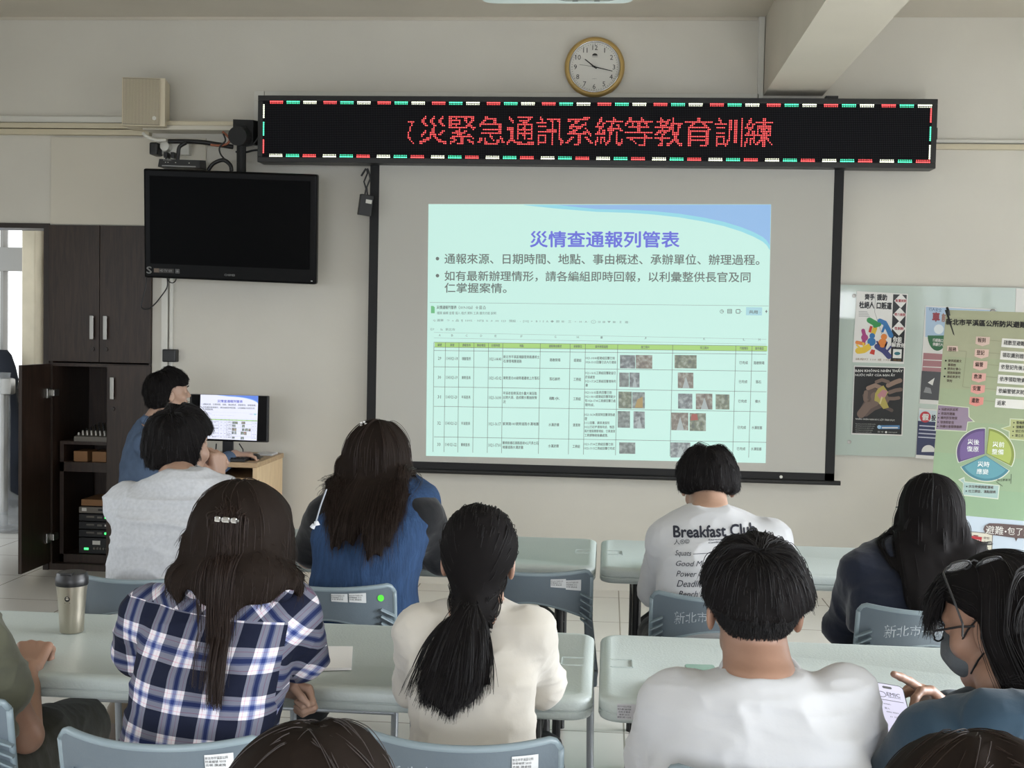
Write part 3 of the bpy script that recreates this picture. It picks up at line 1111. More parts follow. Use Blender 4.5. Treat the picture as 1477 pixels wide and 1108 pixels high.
# router resting on the television
rt = thing('router_box', 'flat black router box standing on top of the television', 'router', (-2.505, 6.97, 2.452))
rt.rotation_euler = (0, math.radians(1.35), 0)
MB().loops([[(-0.125, -0.05, 0), (0.125, -0.05, 0), (0.125, 0.07, 0), (-0.125, 0.07, 0)],
            [(-0.12, -0.045, 0.045), (0.12, -0.045, 0.045), (0.12, 0.06, 0.058), (-0.12, 0.06, 0.058)]], mat('router_plastic', '232427', 0.4)).build('case', None, rt)
b = MB()
b.box((0.0, -0.0512, 0.006), (0.2, 0.002, 0.006), ink('8a8a8a'))
for k, x in enumerate((-0.08, -0.065, -0.02, 0.06)):
    b.box((x, -0.0505, 0.026), (0.006, 0.002, 0.004), ink('b8b8b0'))
loc_text(b, 'ZYXEL', -0.07, 0.040, 0.008, ink('9a9a96'), -0.0495, 0, 0.05)
b.build('front_lights', None, rt)


def cable(name, label, pts, r, m, group=None):
    """a smooth cable through the points"""
    P = [Vector(p) for p in pts]
    out = []
    for i in range(len(P)-1):
        p0, p1, p2, p3 = P[max(i-1, 0)], P[i], P[i+1], P[min(i+2, len(P)-1)]
        for k in range(8):
            t = k/8
            out.append(0.5*((2*p1)+(p2-p0)*t+(2*p0-5*p1+4*p2-p3)*t*t+(3*p1-p0-3*p2+p3)*t**3))
    out.append(P[-1])
    o = MB().tube(out, r, m, 8).build(name, None, None, smooth=True)
    return tag(o, label, 'cable', group)


def pxs(Y, *pts):
    return [at(x, y, (Y if len(q) == 0 else q[0])) for (x, y, *q) in pts]


# sockets and plugs above the television
ps = thing('power_socket', 'white wall socket block with plugs above the left end of the television', 'socket', (0, 0, 0))
a = at(252, 214, WD-0.03)
b = MB()
b.box((a.x, WD-0.03, a.z), (0.20, 0.06, 0.085), M_WHITEPL, 0.006)
b.build('socket_block', None, ps)
b = MB()
a1 = at(226, 216, WD-0.08)
b.box((a1.x, WD-0.09, a1.z), (0.05, 0.10, 0.075), M_BLACK, 0.012)
b.build('black_plug', None, ps)
b = MB()
a1 = at(238, 211, WD-0.1)
b.lathe([(0.0, WD-0.115), (0.028, WD-0.11), (0.032, WD-0.06)], (a1.x, 0, a1.z), M_WHITEPL, 18, 'y')
b.build('white_plug', None, ps)
for x in (240, 250):
    a1 = at(x, 224, WD-0.09)
    MB().box((a1.x, WD-0.08, a1.z), (0.024, 0.06, 0.035), M_BLACK, 0.006).build('small_plug', None, ps)

M_ORNG = mat('orange_cable', '9a5a3e', 0.5)
CB = 'cables above the television'
cable('cable', 'thick black cable bundle running level above the television', pxs(7.10, (243, 204), (265, 204), (290, 205), (318, 209), (336, 212)), 0.014, M_BLACK)
cable('cable', 'black cable drooping from the socket block to the router', pxs(7.08, (240, 226), (238, 236), (243, 243), (250, 244)), 0.005, M_BLACK)
cable('cable', 'black cable arching from the cable bundle down behind the router', pxs(7.05, (268, 206), (259, 212), (257, 222), (256, 232)), 0.012, M_BLACK)
cable('cable', 'black cable arching over the top edge of the television beside its arm', pxs(7.02, (300, 246), (308, 236), (322, 231), (332, 238), (334, 247)), 0.012, M_BLACK)
cable('cable', 'thin black cable looping left of the television arm', pxs(7.05, (322, 193), (325, 203), (317, 212), (318, 222), (326, 232), (332, 240)), 0.005, M_BLACK)
cable('cable', 'orange cable running to the television arm', pxs(7.06, (304, 209), (318, 210), (328, 207), (331, 200), (321, 190)), 0.007, M_ORNG)
cable('cable', 'black cable running from the arm to the LED sign', pxs(7.08, (345, 212), (357, 210), (366, 207), (374, 196)), 0.006, M_BLACK)
cable('cable', 'lower black cable between the arm and the LED sign', pxs(7.10, (340, 219), (352, 220), (366, 217), (378, 216)), 0.006, M_BLACK)
cable('cable', 'white cable curving down beneath the beige ledge', pxs(7.11, (206, 192), (214, 198), (226, 202), (240, 202)), 0.010, M_WHITEPL)
cable('cable', 'thin black cable hanging below the left corner of the television', pxs(7.19, (241, 399), (241, 414), (232, 428), (222, 440), (212, 446), (204, 443), (206, 430), (210, 414), (211, 398)), 0.004, M_BLACK)

pb = thing('wall_socket', 'small black power adapter plugged in the wall above the presenter', 'socket', (0, 0, 0))
a = at(246, 513, WD-0.03)
MB().box((a.x, WD-0.03, a.z), (0.085, 0.06, 0.078), M_BLACK, 0.008).build('adapter', None, pb)
a2 = at(246, 532, WD)
MB().box((a2.x, WD-0.006, a2.z), (0.05, 0.012, 0.03), M_WHITEPL, 0.003).build('socket_plate', None, pb)

# small black box hanging beside the screen
hb = thing('hanging_adapter', 'small black box with white sticker hanging by its cable left of the screen', 'adapter', (0, 0, 0))
a = at(527, 296, 7.08)
M = Matrix.Translation(a) @ Matrix.Rotation(math.radians(7), 4, 'Y') @ Matrix.Rotation(math.radians(25), 4, 'Z')
MB().box((0, 0, 0), (0.075, 0.045, 0.122), M_BLACK, 0.005, M).build('case', None, hb)
MB().box((0.012, -0.0235, 0.022), (0.036, 0.002, 0.022), ink('c6c4bc'), 0, M).build('sticker', None, hb)
b = MB()
b.tube(pxs(7.08, (526, 282), (528, 272), (525, 262), (530, 250), (529, 244)), 0.005, M_BLACK, 6)
b.tube(pxs(7.08, (530, 282), (529, 270), (534, 258), (532, 248), (530, 243)), 0.005, M_BLACK, 6)
b.tube(pxs(7.08, (521, 254), (526, 246), (528, 243)), 0.006, M_BLACK, 6)
b.build('cord', None, hb)

# ------------------------------------------------------------------ glass board with posters
gb = MB()
gb.span((1.325, WD-0.022, 0.856), (3.1, WD-0.012, 1.853), mat('mint_glass_board', 'bac6be', 0.06, coat=0.5))
GB = thing('glass_board', 'pale mint glass notice board on the wall right of the screen', 'board', (0, 0, 0))
gb.build('pane', None, GB)
for x, z in ((1.42, 0.935), (1.42, 1.79)):
    MB().lathe([(0, WD-0.027), (0.012, WD-0.026), (0.012, WD-0.001)], (x, 0, z), M_STEEL, 14, 'y').build('stand_off', None, GB)


def poster(name, label, quad, base, Y=WD-0.026):
    mb = MB()
    sh_ = Sheet(mb, (0, Y, 0), (1, 0, 0), (0, 0, 1), 0.0006)
    q = [sh_.uv(*p) for p in quad]
    mb.loops([[(u, Y+0.003, v) for u, v in q], [(u, Y, v) for u, v in q]], base)
    return mb, sh_, (name, label)


PW = ink('dcdad6', 0.35)
mb, s, nm = poster('poster', 'white poster with colourful hands and black side band on the glass board', [(1229.6, 522.5), (1303.8, 525), (1309.4, 424), (1236, 420)], PW)
K = ink('16161a', 0.3)
s.pxpoly([(1284.5, 521), (1302.5, 522), (1308, 425.5), (1288.3, 424.5)], K, 1)
for (x, y) in ((1299.5, 434), (1297.8, 454), (1296.5, 474)):
    s.pxpoly([(x-10, y), (x, y+10.5), (x+9.5, y), (x, y-10.5)], PW, 2)
R_ = ink('a02f38', 0.3)
s.text('販賣剝削', 1291.5, 436, 1307.5, 436.5, 4.6, R_, 3, 0.03)
s.text('勞力剝削', 1290, 456, 1306, 456.5, 4.6, R_, 3, 0.03)
s.text('性剝削', 1290, 476, 1303, 476.5, 4.6, R_, 3, 0.03)
s.text('齊手', 1247, 433, 1261.5, 433.5, 9.5, K, 2, 0.05)
s.text('援助', 1264.5, 433.5, 1279.5, 434, 9.5, K, 2, 0.05)
s.text('杜絕人', 1239, 445, 1261, 445.7, 10.5, K, 2, 0.05)
s.text('口販運', 1264, 446, 1286, 447, 10.5, K, 2, 0.05)
s.line(1262.8, 424, 1261.5, 450, 0.5, ink('777777'), 2)
s.line(1261.5, 450, 1272, 482, 0.5, ink('777777'), 2)
for k in range(4):
    s.line(1238.5, 449.5+k*2.2, 1251+k*1.2, 449.8+k*2.2, 0.8, ink('9a9a9a'), 2)


def blob(s_, pts, wd_, m, layer):
    """a rounded stroke of print"""
    for i in range(len(pts)-1):
        (x0, y0), (x1, y1) = pts[i], pts[i+1]
        s_.line(x0, y0, x1, y1, wd_, m, layer+0.1*i)
    for i, (x, y) in enumerate(pts):
        s_.disc(x, y, wd_/2, m, layer+0.05+0.1*i, n=16)


Gn, Bl, Pu, Or, Ye, Re, Nv = [ink(c_, 0.3) for c_ in ('2c8a48', '2f6fa8', 'a03a78', 'd8803a', 'dcb93a', 'c0392b', '3c3f73')]
blob(s, [(1254, 462), (1263, 467)], 8, Gn, 2)
blob(s, [(1262, 470), (1268, 468)], 6, Gn, 3)
blob(s, [(1269, 463), (1276, 466), (1281, 475), (1285, 484)], 7, Bl, 2)
blob(s, [(1276, 470), (1273, 478)], 3.5, Bl, 3)
blob(s, [(1245, 477), (1247, 485), (1246, 492)], 5.5, Pu, 2)
s.disc(1247, 487, 5, Pu, 3, n=18)
blob(s, [(1236, 494), (1246, 496)], 5, Or, 2)
blob(s, [(1262, 474), (1259, 482)], 6.5, Ye, 2)
s.disc(1257, 493, 6, Bl, 3, n=20)
s.disc(1258, 484.5, 4, Bl, 4, n=18)
s.disc(1273, 495, 6.5, Or, 3, n=20)
s.disc(1275, 486, 4.5, Or, 4, n=18)
blob(s, [(1238, 506), (1246, 505), (1252, 501)], 9, Ye, 2)
for a_, b_ in (((1240, 502), (1236, 498)), ((1246, 501), (1245, 495)), ((1250, 500), (1253, 497))):
    blob(s, [a_, b_], 2.6, Ye, 3)
blob(s, [(1265, 500), (1275, 506), (1282, 514)], 8, Nv, 2)
for a_, b_ in (((1268, 499), (1265, 493)), ((1276, 503), (1279, 494)), ((1280, 506), (1285, 500))):
    blob(s, [a_, b_], 2.6, Nv, 3)
s.pxpoly([(1254, 510), (1261, 512), (1262, 505), (1257, 504)], Re, 4)
s.pxpoly([(1252.5, 479), (1256, 480), (1258.5, 471), (1255, 470)], Re, 4)
s.text('你能', 1287.5, 494, 1300.5, 495, 9, PW, 3, 0.03)
s.text('解救他', 1285.5, 500.5, 1305.5, 502, 6.8, PW, 3, 0.03)
s.pxpoly([(1287.5, 516.5), (1300, 517), (1300.6, 504), (1288.2, 503.5)], PW, 4)
s.disc(1294, 510, 4.5, ink('2f6f78', 0.3), 5, ry=2.4, n=18)
s.text('請撥打 110 或 1955 專線', 1234, 519.5, 1300, 521.5, 3.2, ink('7a5a2a', 0.3), 2)
p1 = mb.build(nm[0])
tag(p1, nm[1], 'poster')

mb, s, nm = poster('poster', 'black poster with an open brown hand holding a crumpled note', [(1228, 626.5), (1301.5, 628.8), (1305, 529.5), (1232, 527.5)], PW)
s.pxpoly([(1229.3, 624.8), (1300.2, 627), (1303.7, 531), (1233, 529)], ink('17171a', 0.3), 1)
s.text('BẠN KHÔNG NHÌN THẤY', 1233.5, 537.6, 1302, 538, 6.6, PW, 2, 0.02)
s.text('NƯỚC MẮT CỦA BẠN ẤY', 1233.5, 543.3, 1291, 543.8, 5.4, PW, 2, 0.015)
H1, H2, H3 = ink('6e5a50', 0.4), ink('8a7264', 0.4), ink('564640', 0.4)
s.pxpoly([(1240, 600), (1250, 601), (1262, 592), (1278, 586), (1284, 576), (1278, 566), (1262, 560), (1250, 562), (1244, 570), (1246, 580), (1240, 590)], H3, 2)
for pts, w_, m_, l_ in (([(1242, 597), (1252, 585), (1262, 580)], 12, H1, 3), ([(1249, 566), (1248, 576), (1254, 582)], 6, H1, 3), ([(1252, 560), (1262, 556), (1272, 560)], 6, H2, 4),
                        ([(1264, 551), (1272, 548), (1281, 551)], 5, H1, 4), ([(1281, 556), (1292, 551), (1298, 549)], 6.5, H2, 3), ([(1283, 566), (1292, 563), (1299, 562)], 5.5, H1, 3),
                        ([(1282, 575), (1290, 575), (1296, 574)], 5, H1, 3), ([(1270, 585), (1278, 588), (1286, 592)], 5, H3, 3), ([(1262, 572), (1276, 576)], 13, H1, 3)):
    blob(s, pts, w_, m_, l_)
NT = ink('a99a4e', 0.4)
NP = ink('b07a80', 0.4)
s.pxpoly([(1261, 578), (1266, 580), (1274, 590), (1282, 588), (1276, 574), (1281, 566), (1274, 556), (1266, 561), (1262, 568)], NT, 5)
s.pxpoly([(1265, 570), (1269, 576), (1277, 572), (1280, 564), (1273, 562)], NP, 6)
s.pxpoly([(1268, 582), (1270, 583), (1273, 573), (1271, 572)], ink('c9bd86', 0.4), 7)
s.text('NGĂN CHẶN NẠN BÓC LỘT TÌNH DỤC', 1234, 606, 1290.5, 608, 3.6, PW, 2)
for k in range(5):
    s.text('Mọi thông tin xin liên hệ đường dây', 1234, 612.5+k*2.9, 1263-k*1.5, 613+k*2.9, 1.8, ink('b0b0ac', 0.4), 2)
BB = ink('4a78a6', 0.3)
s.rect(1269, 613.5, 1297.5, 619, BB, 2)
s.rect(1272, 616.2, 1295, 618, PW, 3)
s.disc(1268, 616, 2.8, ink('9fc3df', 0.3), 4, n=16)
s.text('113  110', 1266, 624, 1274, 624.4, 2.4, PW, 2)
s.disc(1278, 623.5, 1.6, PW, 2, n=14)
s.text('www.moi.gov.tw', 1281, 624.6, 1294, 625, 2.0, PW, 2)
p2 = mb.build(nm[0])
tag(p2, nm[1], 'poster')

mb, s, nm = poster('poster', 'light blue traffic poster with red heading half hidden behind the banner', [(1326, 582), (1419, 588), (1437, 446), (1334.5, 441)], PW)
s.pxpoly([(1334.5, 486), (1436, 494), (1437, 448), (1335.5, 442.5)], ink('a9bfd6', 0.3), 1)
s.text('行人安全', 1339.5, 448.5, 1358, 450, 5, ink('38507a', 0.3), 2)
s.text('車', 1344, 464, 1355.5, 464.5, 14, ink('8e2f3c', 0.3), 3, 0.05)
s.text('前', 1357.5, 464.5, 1367, 465, 13, ink('9a7060', 0.3), 3, 0.04)
s.pxpoly([(1378, 454), (1396, 455), (1395, 449.5), (1386, 449.8), (1383, 452.5)], K, 3)
s.disc(1413, 456, 5, ink('c9d2dc', 0.3), 3, n=20)
s.disc(1354, 475, 7, ink('dfe6ea', 0.3), 2, n=20)
s.disc(1352, 484, 14, ink('2f6a42', 0.3), 2, a0=180, a1=360, n=20, ry=22)
s.text('行經路口', 1345, 493, 1360, 494, 5, PW, 4, 0.02)
s.text('停讓行人', 1345, 499, 1360, 500, 5, PW, 4, 0.02)
s.pxpoly([(1330, 535), (1426, 541), (1429, 515), (1332, 509)], ink('a57478', 0.3), 2)
s.line(1332, 519, 1400, 522, 1.2, PW, 3)
s.line(1331, 529, 1400, 532, 1.2, PW, 3)
s.pxpoly([(1327, 576), (1420, 582), (1425, 541), (1329.5, 535)], ink('47474b', 0.3), 2)
s.pxpoly([(1338, 552), (1345, 556), (1348, 545)], PW, 3)
s.pxpoly([(1332, 566), (1344, 568), (1342, 560), (1335, 558)], ink('8a8a8c', 0.3), 3)
p3 = mb.build(nm[0])
tag(p3, nm[1], 'poster')
mb, s, nm = poster('poster', 'navy poster with a red round mark below the traffic poster', [(1320.5, 661), (1395, 666), (1404, 594), (1325.5, 589)], PW)
s.pxpoly([(1321.5, 656), (1396, 661), (1402, 612), (1324, 607)], ink('2a3157', 0.3), 1)
s.pxpoly([(1324.5, 607), (1402, 612), (1404, 596), (1326, 591)], ink('c7d3d8', 0.3), 1)
s.disc(1334.5, 601.5, 8, ink('b8323c', 0.3), 2, n=28)
s.text('假', 1329.5, 606.5, 1339.5, 607, 10, PW, 3, 0.04)
s.text('投資', 1343, 607, 1356, 608, 9, K, 3, 0.04)
for k in range(4):
    s.line(1326-k*0.6, 614+k*5.5, 1350, 615.5+k*5.5, 1.6, ink('b9bccb', 0.3), 2)
s.disc(1339, 652, 10, PW, 3, a0=0, a1=180, n=18)
p4 = mb.build(nm[0])
tag(p4, nm[1], 'poster')
mb, s, nm = poster('paper_sheet', 'plain white paper sheet at the top right of the glass board', [(1464, 470), (1510, 472), (1512, 418), (1465.5, 416)], PW)
tag(mb.build(nm[0]), nm[1], 'paper')
# pens or magnets on the board
for k, (x, y) in enumerate(((1432, 449),)):
    a = at(x, y, WD-0.03)
    tag(MB().lathe([(0, WD-0.045), (0.013, WD-0.042), (0.014, WD-0.026)], (a.x, 0, a.z), M_STEEL, 16, 'y').build('magnet'), 'small steel magnet holding the traffic poster', 'magnet')

# ------------------------------------------------------------------ roll-up banner on its stand
BY, BLEAN, BROLL = math.radians(-20), math.radians(13), math.radians(1.3)
Ub = Vector((math.cos(BY), math.sin(BY), 0))
Nb = Vector((math.sin(BY), -math.cos(BY), 0))
Vb = (Vector((0, 0, 1))*math.cos(BLEAN)-Nb*math.sin(BLEAN)).normalized()
Ub, Vb = (Ub*math.cos(BROLL)-Vb*math.sin(BROLL)).normalized(), (Vb*math.cos(BROLL)+Ub*math.sin(BROLL)).normalized()
O = at(1364.5, 447, 5.8)
ban = thing('standing_banner', 'pale green evacuation guide banner on a stand right of the glass board', 'banner', (0, 0, 0))
mb = MB()
s = Sheet(mb, O, Ub, Vb, 0.0008)
BWD, BHT = 0.60, 1.62
M_BAN = mat('banner_vinyl', '9ea085', 0.4)
corner = [(0, 0), (BWD, 0), (BWD, -BHT), (0, -BHT)]
mb.loops([[s.p(u, v, -1.5) for u, v in corner[::-1]], [s.p(u, v, 0) for u, v in corner[::-1]]], M_BAN)


def uvp(px, py):
    return s.uv(px, py)


# the page turns greener towards its foot, as printed
grad = ['9d9f83', '9aa183', '97a384', '93a484', '8fa686', '8ba687']
v0 = uvp(1330, 640)[1]
vb = uvp(1330, 745)[1]
for k, g in enumerate(grad[1:]):
    t0 = v0*0.35+(vb-v0*0.35)*k/5
    t1 = v0*0.35+(vb-v0*0.35)*(k+1)/5
    s.poly([(0.001, t1), (BWD-0.001, t1), (BWD-0.001, t0), (0.001, t0)], ink(g, 0.4), 0.3)
BK = ink('1b1b1b', 0.4)
s.text('新北市平溪區公所防災避難收容流程', 1364, 469, 1521, 475.5, 9.5, BK, 2, 0.045)
PK = [ink(c_, 0.4) for c_ in ('c9b0a4', 'cbaea2', 'cda99e', 'd0a096', 'd2968c', 'd48a80')]
DR = ink('4a3430', 0.4)
WHT = ink('d9d8d2', 0.4)
for k, (tt, x, y, rt_) in enumerate((('報到', 1410, 494, '疏散至避難收容處所'), ('登記', 1408.5, 512, '領取識別證及物資'), ('編管', 1406.5, 529, '依登記先後次序編'), ('救濟', 1404.5, 546.5, '依序領取物資用品'),
                                     ('安置', 1403, 563.5, '依編管號次就寢位'), ('遣散', 1401, 581, '返家'))):
    s.pxpoly([(x-2, y-8.5), (x+18, y-7.6), (x+17, y+2.5), (x+7, y+5.5), (x-3, y+2)], PK[k], 1)
    s.text(tt, x, y, x+11.5, y+0.7, 7, DR, 2, 0.02)
    x2 = 1445-k*1.9
    s.pxpoly([(x2-0.8, y+6.5), (x2+75, y+12), (x2+76, y-1.5), (x2+0.6, y-6)], WHT, 1)
    s.text(tt if False else rt_, x2+2.5, y+3.6, x2+2.5+len(rt_)*6.2, y+3.6+len(rt_)*0.42, 7, BK, 2, 0.015)
    s.line(x+18, y-3, x2-1, y-1.6, 0.6, ink('8a8a70', 0.4), 1)
s.pxpoly([(1366, 506), (1382, 507), (1381.5, 499.5), (1366.5, 499)], PK[0], 1)
s.text('服務', 1368, 507, 1379.5, 507.5, 6.4, DR, 2, 0.02)
for a_, b_ in (((1383, 506), (1394, 507)), ((1394, 507), (1388.5, 558)), ((1388.5, 558), (1399, 559.5))):
    s.line(*a_, *b_, 0.6, ink('8a8a70', 0.4), 1)
for k, tt in enumerate(('提供認識文', '書服務', '提供社會心', '理諮商服務', '連結資源可', '使用')):
    x = 1367.5-k*0.45+(0 if k % 2 == 0 else 0)
    y = 522.5+k*5.7
    s.text(tt, x, y, x+len(tt)*3.9, y+0.8, 4, DR, 2, 0.01)
    if k % 2 == 0:
        s.disc(x-3.3, y-2, 1.3, BK, 2, n=12)
PB = ink('8d7d8f', 0.4)
s.pxpoly([(1348.5, 620.5), (1394.5, 623), (1396.5, 609.5), (1406.5, 608.5), (1398.5, 601.5), (1398, 587.5), (1352, 583)], ink('c3cdb0', 0.4), 1)
s.pxpoly([(1350, 619.5), (1393.5, 621.8), (1395.5, 608.5), (1404, 608), (1397, 601.5), (1396.8, 588.5), (1353, 584.5)], PB, 2)
for k, tt in enumerate(('協助災民返家', '收容所撤離', '補充民生物資', '發放慰助金', '持續社會關懷服務')):
    x, y = 1358-k*0.6, 592.5+k*6.2
    s.text(tt, x, y, x+len(tt)*4.0, y+0.9, 4.3, DR, 3, 0.01)
    s.disc(x-3, y-2, 0.9, BK, 3, n=10)
YB_ = ink('aab07c', 0.4)
s.pxpoly([(1455, 634), (1520, 640), (1523, 607), (1456.5, 603.5), (1456, 614), (1443, 618), (1455, 623)], ink('c3cdb0', 0.4), 1)
s.pxpoly([(1456.5, 632.8), (1519, 638.5), (1522, 608.5), (1458, 605), (1457.5, 615), (1446, 618), (1456.5, 622)], YB_, 2)
for k, tt in enumerate(('整備應變物資', '儲備民生物資', '修訂作業計畫', '建立志工名冊')):
    x, y = 1466-k*0.6, 612+k*6.2
    s.text(tt, x, y, x+len(tt)*4.1, y+0.9, 4.5, BK, 3, 0.01)
    s.disc(x-3.5, y-2, 1.0, BK, 3, n=10)
# three-part ring: preparation, response, recovery
px_, py_ = 1421.5, 655.5
RX, RY = 40.0, 36.5


def sector(cx, cy, a0, a1, rx, ry, m, l):
    n = 30
    pts = [(cx, cy)]+[(cx+rx*math.cos(math.radians(a0+(a1-a0)*k/n)), cy-ry*math.sin(math.radians(a0+(a1-a0)*k/n))+0.045*rx*math.cos(math.radians(a0+(a1-a0)*k/n))) for k in range(n+1)]
    s.pxpoly(pts, m, l)


LN = ink('cdd4c4', 0.4)
for a0, a1, cl, dk_, ox, oy in ((88, 203, '6f5a8c', '5a4874', -1.3, -0.6), (-28, 86, 'a3b05e', '7f8c48', 1.4, -1.2), (208, 328, '5f97a3', '4a7f8d', 0, 1.8)):
    sector(px_+ox, py_+oy, a0, a1, RX+1.4, RY+1.4, LN, 1)
    sector(px_+ox, py_+oy, a0+1, a1-1, RX, RY, ink(dk_, 0.4), 2)
    sector(px_+ox*1.4, py_+oy*1.4, a0+3, a1-3, RX-4.5, RY-4, ink(cl, 0.4), 3)
TW_ = ink('eef2f0', 0.4)
for tt, x, y in (('災後', 1395.5, 641.5), ('復原', 1394.5, 651.5), ('災前', 1431.5, 645), ('整備', 1430.5, 655.5), ('災時', 1410, 673.5), ('應變', 1408.5, 684)):
    s.text(tt, x, y, x+17, y+0.9, 8, TW_, 4, 0.005)
LB = ink('9fb9b4', 0.4)
s.pxpoly([(1388, 715), (1440, 720.5), (1442, 700), (1392, 694.5), (1391, 688), (1382, 692), (1389, 697)], LN, 1)
s.pxpoly([(1389.3, 713.8), (1439, 719), (1440.6, 701), (1391, 695.7), (1390.3, 690.5), (1385, 692.5), (1390, 697)], LB, 2)
for k, tt in enumerate(('民生物資調度運補', '社工調查、清點服務')):
    x, y = 1397.5-k*0.7, 704+k*6.6
    s.text(tt, x, y, x+len(tt)*4.4, y+1.6, 4.4, DR, 3, 0.01)
    s.disc(x-3, y-2, 1.0, BK, 3, n=10)
s.text('請注意清潔', 1438, 694.5, 1457.5, 694.3, 3.6, BK, 3)
s.line(1458.5, 684, 1458, 698, 0.7, BK, 3)
s.line(1437, 695, 1446, 701.5, 0.7, BK, 3)
# comic strip at the foot
s.pxpoly([(1380, 830), (1530, 845), (1536, 757), (1387, 743.5)], ink('b9c6d2', 0.4), 1)
s.pxpoly([(1387.5, 815), (1429.5, 819), (1431.5, 770), (1391, 766)], ink('cfcbbb', 0.4), 2)
s.line(1431.8, 770, 1429.5, 820, 1.0, ink('6a6260', 0.4), 3)
s.line(1390, 766, 1432, 770.3, 1.0, ink('6a6260', 0.4), 3)
BR_ = ink('5a4a48', 0.4)
s.pxpoly([(1418.5, 764), (1420.5, 758.5), (1427, 755), (1440, 755.3), (1500, 760), (1500, 778), (1468, 776.5), (1465.5, 781.5), (1463.5, 776), (1428, 771.5), (1421, 768.5)], BR_, 4)
s.text('避難', 1421.5, 770, 1447, 772, 12, WHT, 5, 0.0)
s.disc(1450.5, 767, 1.3, WHT, 5, n=12)
s.text('包了沒?', 1453, 771.5, 1491, 774, 11, WHT, 5, 0.0)
SR = ink('a83038', 0.4)
s.pxpoly([(1397.5, 784), (1414.5, 786.5), (1416.5, 775), (1399, 772.8)], SR, 4)
s.line(1404, 772.5, 1411, 773.3, 1.4, ink('6b3034', 0.4), 5)
s.text('緊急避難包', 1399.5, 780, 1414.5, 781.5, 2.8, WHT, 5)
s.text('食物', 1418.5, 778, 1427, 779, 4, BR_, 5)
s.text('飲水', 1418.5, 784, 1426, 785, 4, BR_, 5)
s.disc(1399.5, 791, 4, ink('c79a4e', 0.4), 4, n=18)
s.disc(1414.5, 793, 3.4, ink('a8aeb4', 0.4), 4, n=18)
mb.build('banner_sheet', None, ban)
b = MB()
Cb = s.p(BWD/2, -BHT/2, -30)
for u, v in ((0, 0), (BWD, 0), (0, -BHT), (BWD, -BHT)):
    b.tube([Cb, s.p(u, v, -3)], 0.006, M_BLACK, 8)
for sg in (-1, 1):
    b.tube([Cb, s.p(BWD/2+sg*0.16, -BHT, 0)-Vector((Nb.x*0.36, Nb.y*0.36, 0))], 0.007, M_BLACK, 8)
b.build('stand', None, ban)
for u in (0.012, BWD-0.012):
    MB().tube([s.p(u+0.004, -0.028, 3), s.p(u, -0.008, 10), s.p(u-0.008, 0.010, 2)], 0.006, M_BLACK, 8).build('corner_hook', None, ban)
_z = min((s.p(u, -BHT, 0)).z for u in (0, BWD))

# ------------------------------------------------------------------ presenter's desk with monitor
DX1, DX0, DY0, DY1, DZ = -1.925, -2.56, 6.58, 7.14, 0.785
dk_ = thing('computer_desk', 'light oak computer desk with drawers beneath the monitor', 'desk', (0, 0, 0))
MB().span((DX0, DY0, DZ-0.028), (DX1, DY1, DZ), M_LTWOOD, 0.003).build('desk_top', None, dk_)
MB().span((DX1-0.03, DY0+0.02, 0), (DX1-0.004, DY1-0.01, DZ-0.028), M_LTEDGE, 0.002).build('side_panel', None, dk_)
MB().span((DX0+0.004, DY0+0.02, 0), (DX0+0.03, DY1-0.01, DZ-0.028), M_LTEDGE, 0.002).build('side_panel', None, dk_)
MB().span((DX0+0.03, DY1-0.05, 0.25), (DX1-0.03, DY1-0.03, DZ-0.028), M_LTWOOD).build('back_panel', None, dk_)
MB().span((-2.36, DY0+0.03, 0.05), (-2.34, DY1-0.05, DZ-0.028), M_LTWOOD).build('divider', None, dk_)
for z0, z1 in ((0.625, 0.695), (0.40, 0.615), (0.06, 0.39)):
    dw = MB().span((-2.335, DY0+0.025, z0), (DX1-0.035, DY1-0.1, z1), M_LTWOOD, 0.003).build('drawer', None, dk_)
    MB().span((-2.17, DY0+0.012, z1-0.03), (-2.09, DY0+0.026, z1-0.018), M_STEEL, 0.002).build('handle', None, dw)

mo = thing('computer_monitor', 'black computer monitor on the desk showing the same slide', 'monitor', (0, 0, 0))
MY = 6.80
m0, m1 = at(273.5, 567.5, MY), at(386.5, 638.5, MY)
MX0, MX1, MZ0, MZ1 = m0.x, m1.x, m1.z, at(274, 568.5, MY).z
b = MB()
b.span((MX0, MY, MZ0), (MX1, MY+0.028, MZ1), M_BLACK, 0.006)
b.span((MX0+0.1, MY+0.028, MZ0+0.06), (MX1-0.1, MY+0.055, MZ1-0.06), M_BLACK, 0.01)
b.build('case', None, mo)
mb = MB()
ms = Sheet(mb, (0, MY-0.0006, 0), (1, 0, 0), (0, 0, 1), 0.00025)
ms.pxpoly([(276, 635.5), (384, 638-1.5), (385, 571.5), (277, 569.8)], mat('monitor_black', '060607', 0.4, spec=0.1), 0)


def SM(x, y):
    # page coordinates to the smaller picture on the monitor
    u = (x-45)/1365.0
    v = (y-41)/1020.0
    return (289.0+u*83.0-v*1.0, 569.3+v*64.0+u*1.7)


